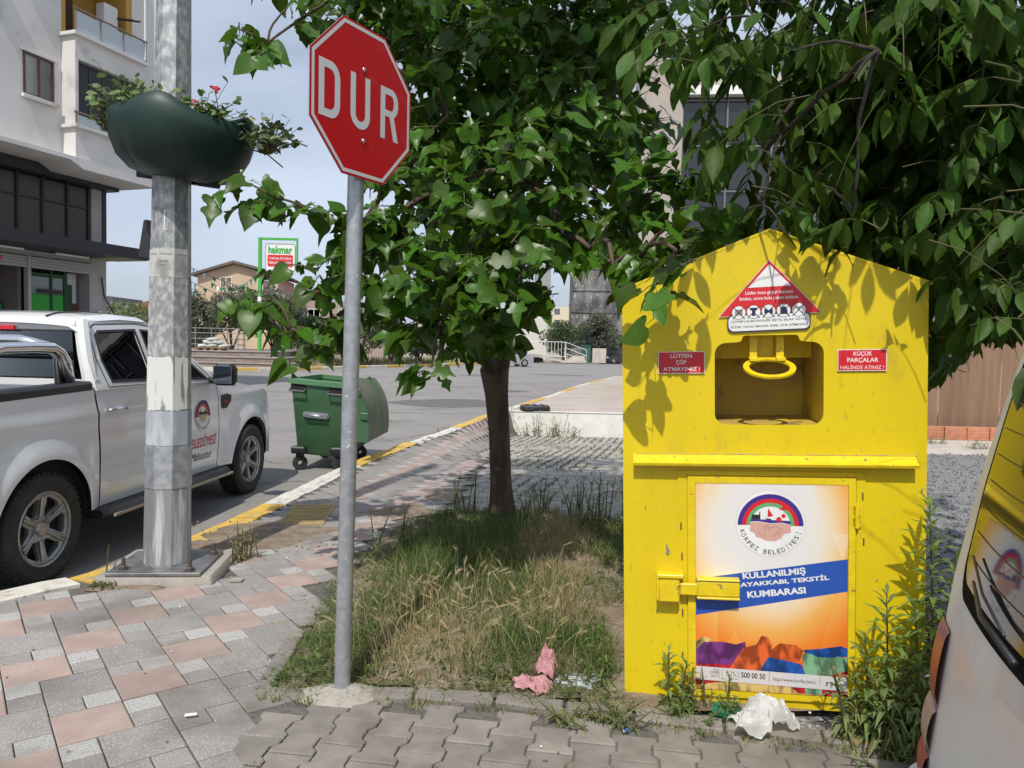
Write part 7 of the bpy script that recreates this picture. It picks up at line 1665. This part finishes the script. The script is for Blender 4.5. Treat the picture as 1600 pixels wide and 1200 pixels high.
for k, (x, lab) in enumerate(WPOS):
    y = 18.5; hh = (.35, .35, .75, .35, .65, .25)[k]
    weed('weed', 'weed at the foot of the low white wall, ' + lab, (x, y, gz(x, y)), [(r_.gauss(0, .07), 0, hh * r_.uniform(.6, 1), r_.gauss(0, .1), 0) for _ in range(5 if k in (2, 4) else 9)], .13, M_weed2, group='weeds along the white wall', seed=30 + k, per=26)
for k, (x, y, lab) in enumerate([(-.45, 7.35, 'left of the tree trunk'), (.30, 7.30, 'right of the tree trunk'), (.62, 7.2, 'between trunk and box'), (.12, 6.75, 'in front of the trunk')]):
    weed('weed', 'spindly green weed standing ' + lab, (x, y, gz(x, y)), [(r_.gauss(0, .06), r_.gauss(0, .05), r_.uniform(.18, .42), r_.gauss(0, .08), 0) for _ in range(8)], .08, M_weed, group='weeds round the tree trunk', seed=50 + k, per=45)
for k, (x, y, lab) in enumerate([(9.5, 17.8, 'left'), (10.3, 18.4, 'middle'), (11.0, 17.6, 'right')]):
    weed('weed', 'low weed on the pale strip before the hoarding, %s one' % lab, (x, y, -.40), [(r_.gauss(0, .2), r_.gauss(0, .1), r_.uniform(.08, .2), r_.gauss(0, .1), 0) for _ in range(14)], .12, M_weed3, group='weeds on the pale strip', seed=70 + k, per=50)
weed('weed', 'dry spindly weed with a white flower at the left of the plinth', (-2.66, 4.93, .13), [(0, 0, .26, .02, 0), (.03, 0, .15, .04, 0)], .03, M_weed2, seed=81, per=45)
weed('weed', 'dry straw coloured weed at the right rear corner of the plinth', (-1.96, 5.50, .13), [(r_.gauss(0, .05), r_.gauss(0, .06), r_.uniform(.1, .30), r_.gauss(0, .05), 0) for _ in range(12)], .06, M_gd, seed=82, per=60)
weed('weed', 'mossy green weed tuft at the front left of the plinth', (-2.62, 4.82, .13), [(r_.gauss(0, .05), r_.gauss(0, .03), r_.uniform(.02, .06), r_.gauss(0, .03), 0) for _ in range(22)], .03, M_gk, seed=83, per=300)
# planter plants
PC = Vector((-2.245, 5.13, 3.12))
def geranium(name, label, off, r0, n, size, mt, cat, group=None, spread=(1, 1, .6), seed=1, stems=None):
    r = random.Random(seed); t = thing(name, label, cat, PC + Vector(off), group=group); l_ = MB(); s_ = MB()
    for _ in range(n):
        p = Vector((r.gauss(0, r0 * spread[0]), r.gauss(0, r0 * spread[1]), abs(r.gauss(0, r0 * spread[2])))); a = rv(r).normalized(); a.z *= .4; nn = Vector((0, -.3, 1)) + rv(r, .5); M = basis(a, nn, p, size * r.uniform(.6, 1.2))
        P = [(0, 0, 0)] + [(.5 + .5 * math.cos(q) * (1 + .12 * math.cos(q * 5)), .5 * math.sin(q) * (1 + .12 * math.cos(q * 5)), .10 * abs(math.sin(q))) for q in [PI + .5 + k * (2 * PI - 1) / 8 for k in range(9)]]
        l_.add(P, [tuple(range(10))], M); s_.tube([p, p * .5 + Vector((0, 0, -.02)), Vector((p.x * .3, p.y * .3, -.05))], .002, 3, cap=False)
    l_.build('foliage', mt, t, fix=False); s_.build('stems', M_twig, t, fix=False); return t
M_ger = mat('geranium_leaf', (.09, .15, .045), .6, col2=(.14, .21, .07), scale=20, trans=.2); M_ivy = mat('variegated_leaf', (.10, .16, .06), .6, col2=(.45, .48, .28), scale=22, lo=.52, hi=.6, trans=.2)
geranium('geranium', 'bushy green plant filling the left side of the planter', (-.26, -.10, .10), .12, 330, .05, M_ger, 'plant', spread=(1.1, 1, .8), seed=1)
geranium('geranium', 'green geranium in the middle front of the planter with pink blooms', (-.02, -.20, .08), .08, 190, .05, M_ger, 'plant', spread=(1.2, .7, .5), seed=2)
geranium('geranium', 'green geranium at the right front of the planter with one tall bloom', (.22, -.20, .05), .09, 200, .05, M_ger, 'plant', spread=(1.1, .7, .6), seed=3)
iv = geranium('trailing_ivy', 'variegated trailing plant hanging from the right rim of the planter', (.60, -.08, -.08), .09, 110, .055, M_ivy, 'plant', spread=(1.0, .6, .9), seed=4)
iv2 = geranium('trailing_ivy', 'small tuft of pale leaves over the left rim of the planter', (-.46, -.08, .04), .05, 50, .045, M_ivy, 'plant', spread=(.8, 1, .6), seed=5)
m = MB(); m.tube([(-.25, 0, .0), (-.10, -.02, .08), (.10, 0, .06), (.26, 0, .0)], .005, 5); m.tube([(-.2, 0, 0), (0, 0, -.06), (.10, 0, -.14)], .005, 5); m.build('vine', M_twig, iv)
M_pinkfl = mat('pink_petal', (.75, .06, .10), .5, trans=.2)
for k, (x, z, s_, lab) in enumerate(((-.04, .17, .045, 'pink geranium bloom low against the pole, left of centre'), (.17, .14, .04, 'half hidden red geranium bloom right of the pole'), (.305, .235, .042, 'pink geranium bloom on the tallest stalk at the right'))):
    t = thing('geranium_bloom', lab, 'flower', PC + Vector((x, -.22, z)), group='geranium blooms in the planter'); m = MB()
    for q in range(26):
        d = rv(r_).normalized(); p = d * s_ * r_.uniform(.4, .95); p.z *= .6; M = basis(rv(r_), d + Vector((0, 0, .3)), p, s_ * .75); m.add([(-.3, -.12, 0), (.15, -.32, .06), (.36, 0, .1), (.15, .32, .06), (-.3, .12, 0)], [(0, 1, 2, 3, 4)], M)
    m.build('petals', M_pinkfl, t, fix=False); MB().tube([(0, 0, 0), (.01, .02, -.10), (-.01, .05, -z * .95)], .003, 5).build('stalk', M_twig, t)
gm = MB(); 
for k in range(16): 
    p = Vector((-.30 + r_.gauss(0, .06), -.1 + r_.gauss(0, .05), .12)); blade(gm, p, r_.uniform(.1, .26), (r_.gauss(-.03, .08), r_.gauss(0, .03)), .004, r_)
t = thing('grass_tuft', 'long arching grass blades rising at the left of the planter', 'grass', PC); gm.build('blades', M_gg, t, fix=False)

# ------------------------------------------------------------------ litter
def crumpled(name, label, cat, loc, size, sc, m, seed, rot=0., amp=.5, fr=3., cuts=4):
    bm = bmesh.new(); bmesh.ops.create_icosphere(bm, subdivisions=cuts, radius=1)
    for v in bm.verts:
        p = v.co.copy(); q = p + .35 * Vector((mnoise.noise(p * 1.3 + Vector((seed, 3, 0))), mnoise.noise(p * 1.3 + Vector((0, seed, 5))), mnoise.noise(p * 1.3 + Vector((7, 0, seed))))); k = 1 + amp * .55 * mnoise.noise(q * fr * .6 + Vector((seed, 0, 0))) - amp * .32 * abs(mnoise.noise(q * fr * 1.5 + Vector((0, seed, 0)))) - amp * .16 * abs(mnoise.noise(q * fr * 3.6 + Vector((seed, seed, 0)))) + .05
        v.co = Vector((p.x * sc[0] * k, p.y * sc[1] * k, max(-.02, p.z * sc[2] * k + sc[2] * .55))) * size
    me = bpy.data.meshes.new(name); bm.to_mesh(me); bm.free(); me.materials.append(m); me.polygons.foreach_set('use_smooth', [True] * len(me.polygons)); me.set_sharp_from_angle(angle=math.radians(45))
    o = obj(name, me, None, loc); o.rotation_euler = (0, 0, rot); return tag(o, label, cat)
M_pk = mat('pink_cloth', (.66, .38, .40), .95, col2=(.56, .30, .32), scale=20, bump=.4, bscale=180)
def drape(name, label, cat, loc, size, h, m, seed, rot=0., fold=1., n=46):
    """thin crumpled sheet: an irregular outline, creased by ridges and pushed into folds"""
    mb = MB(); r0 = [1 + .35 * mnoise.noise(Vector((math.cos(a) * 1.3 + seed, math.sin(a) * 1.3, seed))) for a in [2 * PI * k / 64 for k in range(64)]]
    def f(u, v):
        a = v * 2 * PI; r = u * r0[int(v * 64) % 64] * (1 - (v * 64 % 1)) + u * r0[(int(v * 64) + 1) % 64] * (v * 64 % 1)
        x, y = r * math.cos(a), r * math.sin(a); q = Vector((x * 1.9 + seed, y * 1.9, seed))
        wx, wy = mnoise.noise(q), mnoise.noise(q + Vector((9, 3, 1)))
        z = h * (max(0, 1 - r * r * .8) ** .8) * (.75 + .6 * mnoise.noise(q * .8)); z += fold * .30 * (.5 - abs(mnoise.noise(q * 1.5))) * (.35 + r * .4) + fold * .13 * (.5 - abs(mnoise.noise(q * 3.3))) + fold * .05 * (.5 - abs(mnoise.noise(q * 7.)))
        return ((x + .42 * wx) * size[0], (y + .42 * wy) * size[1], max(.0, z) * size[2])
    mb.grid(f, [(k + .02) / n for k in range(n)], [k / 72 for k in range(73)]); me = mb.mesh(name, m, 55)
    o = obj(name, me, None, loc); o.rotation_euler = (0, 0, rot); return tag(o, label, cat)
M_pk2 = mat('pink_cloth_thin', (.66, .36, .38), .95, col2=(.54, .27, .29), scale=30, bump=.35, bscale=220, trans=.2)
drape('pink_cloth', 'crumpled pink cloth rag standing up in the grass, upper piece', 'cloth', (.20, 3.58, .15), (.055, .05, .145), 1.0, M_pk2, 3, fold=1.3)
drape('pink_cloth', 'crumpled pink cloth rag flat at the bed edge, lower left piece', 'cloth', (.13, 3.50, .14), (.10, .075, .10), .55, M_pk2, 7, fold=1.2)
drape('white_rag', 'greyish white crumpled rag in the grass right of the pink cloth', 'cloth', (.36, 3.56, .14), (.13, .08, .09), .3, mat('grey_white_rag', (.50, .52, .55), .8, col2=(.34, .36, .40), scale=15), 5, fold=1.2)
bagm = mat('crinkled_white_plastic', (.74, .74, .73), .28, col2=(.60, .60, .59), scale=12, trans=.4, spec=.5)
drape('plastic_bag', 'crinkled white plastic bag lying at the foot of the yellow box door', 'bag', (1.12, 3.17, .135), (.15, .10, .17), .75, bagm, 9, fold=1.5, n=60)
bt = thing('green_bottle', 'crushed green plastic bottle half hidden left of the plastic bag', 'bottle', (1.01, 3.24, .165), rot=(PI / 2, 0, 1.0)); MB().lathe([(.03, -.09), (.034, -.08), (.034, .03), (.014, .075), (.012, .09)], 14, cap=True).build('body', mat('green_pet', (.03, .28, .14), .15, trans=.4), bt, smooth=35); MB().lathe([(.016, .09), (.016, .105)], 12, cap=True).build('cap', M_white, bt)
t = MB(); t.grid(lambda u, v: ((u - .5) * .16, (v - .5) * .06 * math.sin(PI * min(1, u + .1)), .02 + .03 * math.sin(u * 5) * v + .012 * math.sin(v * 9)), [k / 10 for k in range(11)], [k / 5 for k in range(6)]); o = t.build('cardboard_scrap', mat('brown_cardboard', (.30, .15, .08), .9), None, smooth=0, fix=False); o.location = (1.49, 3.05, .135); o.rotation_euler = (0, 0, -.3); tag(o, 'curled brown cardboard scrap on the pavers at the lower right', 'scrap')
o = MB().lathe([(.018, 0), (.018, .014), (.001, .016)], 12, cap=True).build('bottle_cap', mat('blue_cap', (.02, .12, .5), .4), None, smooth=30); o.location = (1.74, 3.06, .15); o.rotation_euler = (.3, .2, 0); tag(o, 'blue bottle cap in the weeds at the lower right', 'bottle cap')
o = MB().lathe([(.008, 0), (.008, .01), (.001, .012)], 10, cap=True).build('bottle_cap', MATS['blue_cap'], None, smooth=30); o.location = (.52, 3.12, .14); tag(o, 'tiny blue bottle cap between the pavers left of the box', 'bottle cap')
crumpled('garbage_bag', 'black garbage bag on the gravel between the box and the van', 'bag', (2.30, 4.05, .12), .26, (1.0, .8, .7), mat('black_bag', (.012, .012, .014), .22), 4, amp=.9, fr=2.4)
drape('plastic_sheet', 'dirty white plastic sheet lying behind the black garbage bag', 'plastic sheet', (2.50, 4.5, .12), (.34, .22, .20), .6, mat('dirty_white_plastic', (.42, .42, .40), .4, col2=(.25, .25, .24), scale=6), 6)
o = MB().box(-.025, .025, -.008, .008, 0, .008, bev=.003).build('cigarette_end', M_white, None); o.location = (-1.34, 3.15, .15); o.rotation_euler = (0, 0, .3); tag(o, 'white cigarette end on the patterned pavement left of the bed corner', 'cigarette end')
o = MB().box(-.04, .04, -.03, .03, 0, .01).build('mortar_crumb', M_conc, None); o.location = (-1.82, 5.0, .14); tag(o, 'pale mortar crumb beside the plinth on the pavement', 'crumb')
mb = MB(); R = []
for q in (1, .8, .5): R.append([(x, y, .1385 + (1 - q) * .006) for x, y, _ in blob(-.84, 3.20, .20 * q, .10 * q, 0, 3, 24, .4, .9)])
mb.rings(R, False); mb.add(R[-1], [tuple(range(24))]); #tag(mb.build('mortar_smear', mat('white_mortar', (.52, .50, .45), .95, col2=(.40, .37, .33), scale=14, lo=.4, hi=.6, bump=.5, bscale=80), fix=False), kind='structure')

# camera last check: everything of the truck that was centred has moved to its place
bpy.context.view_layer.update()
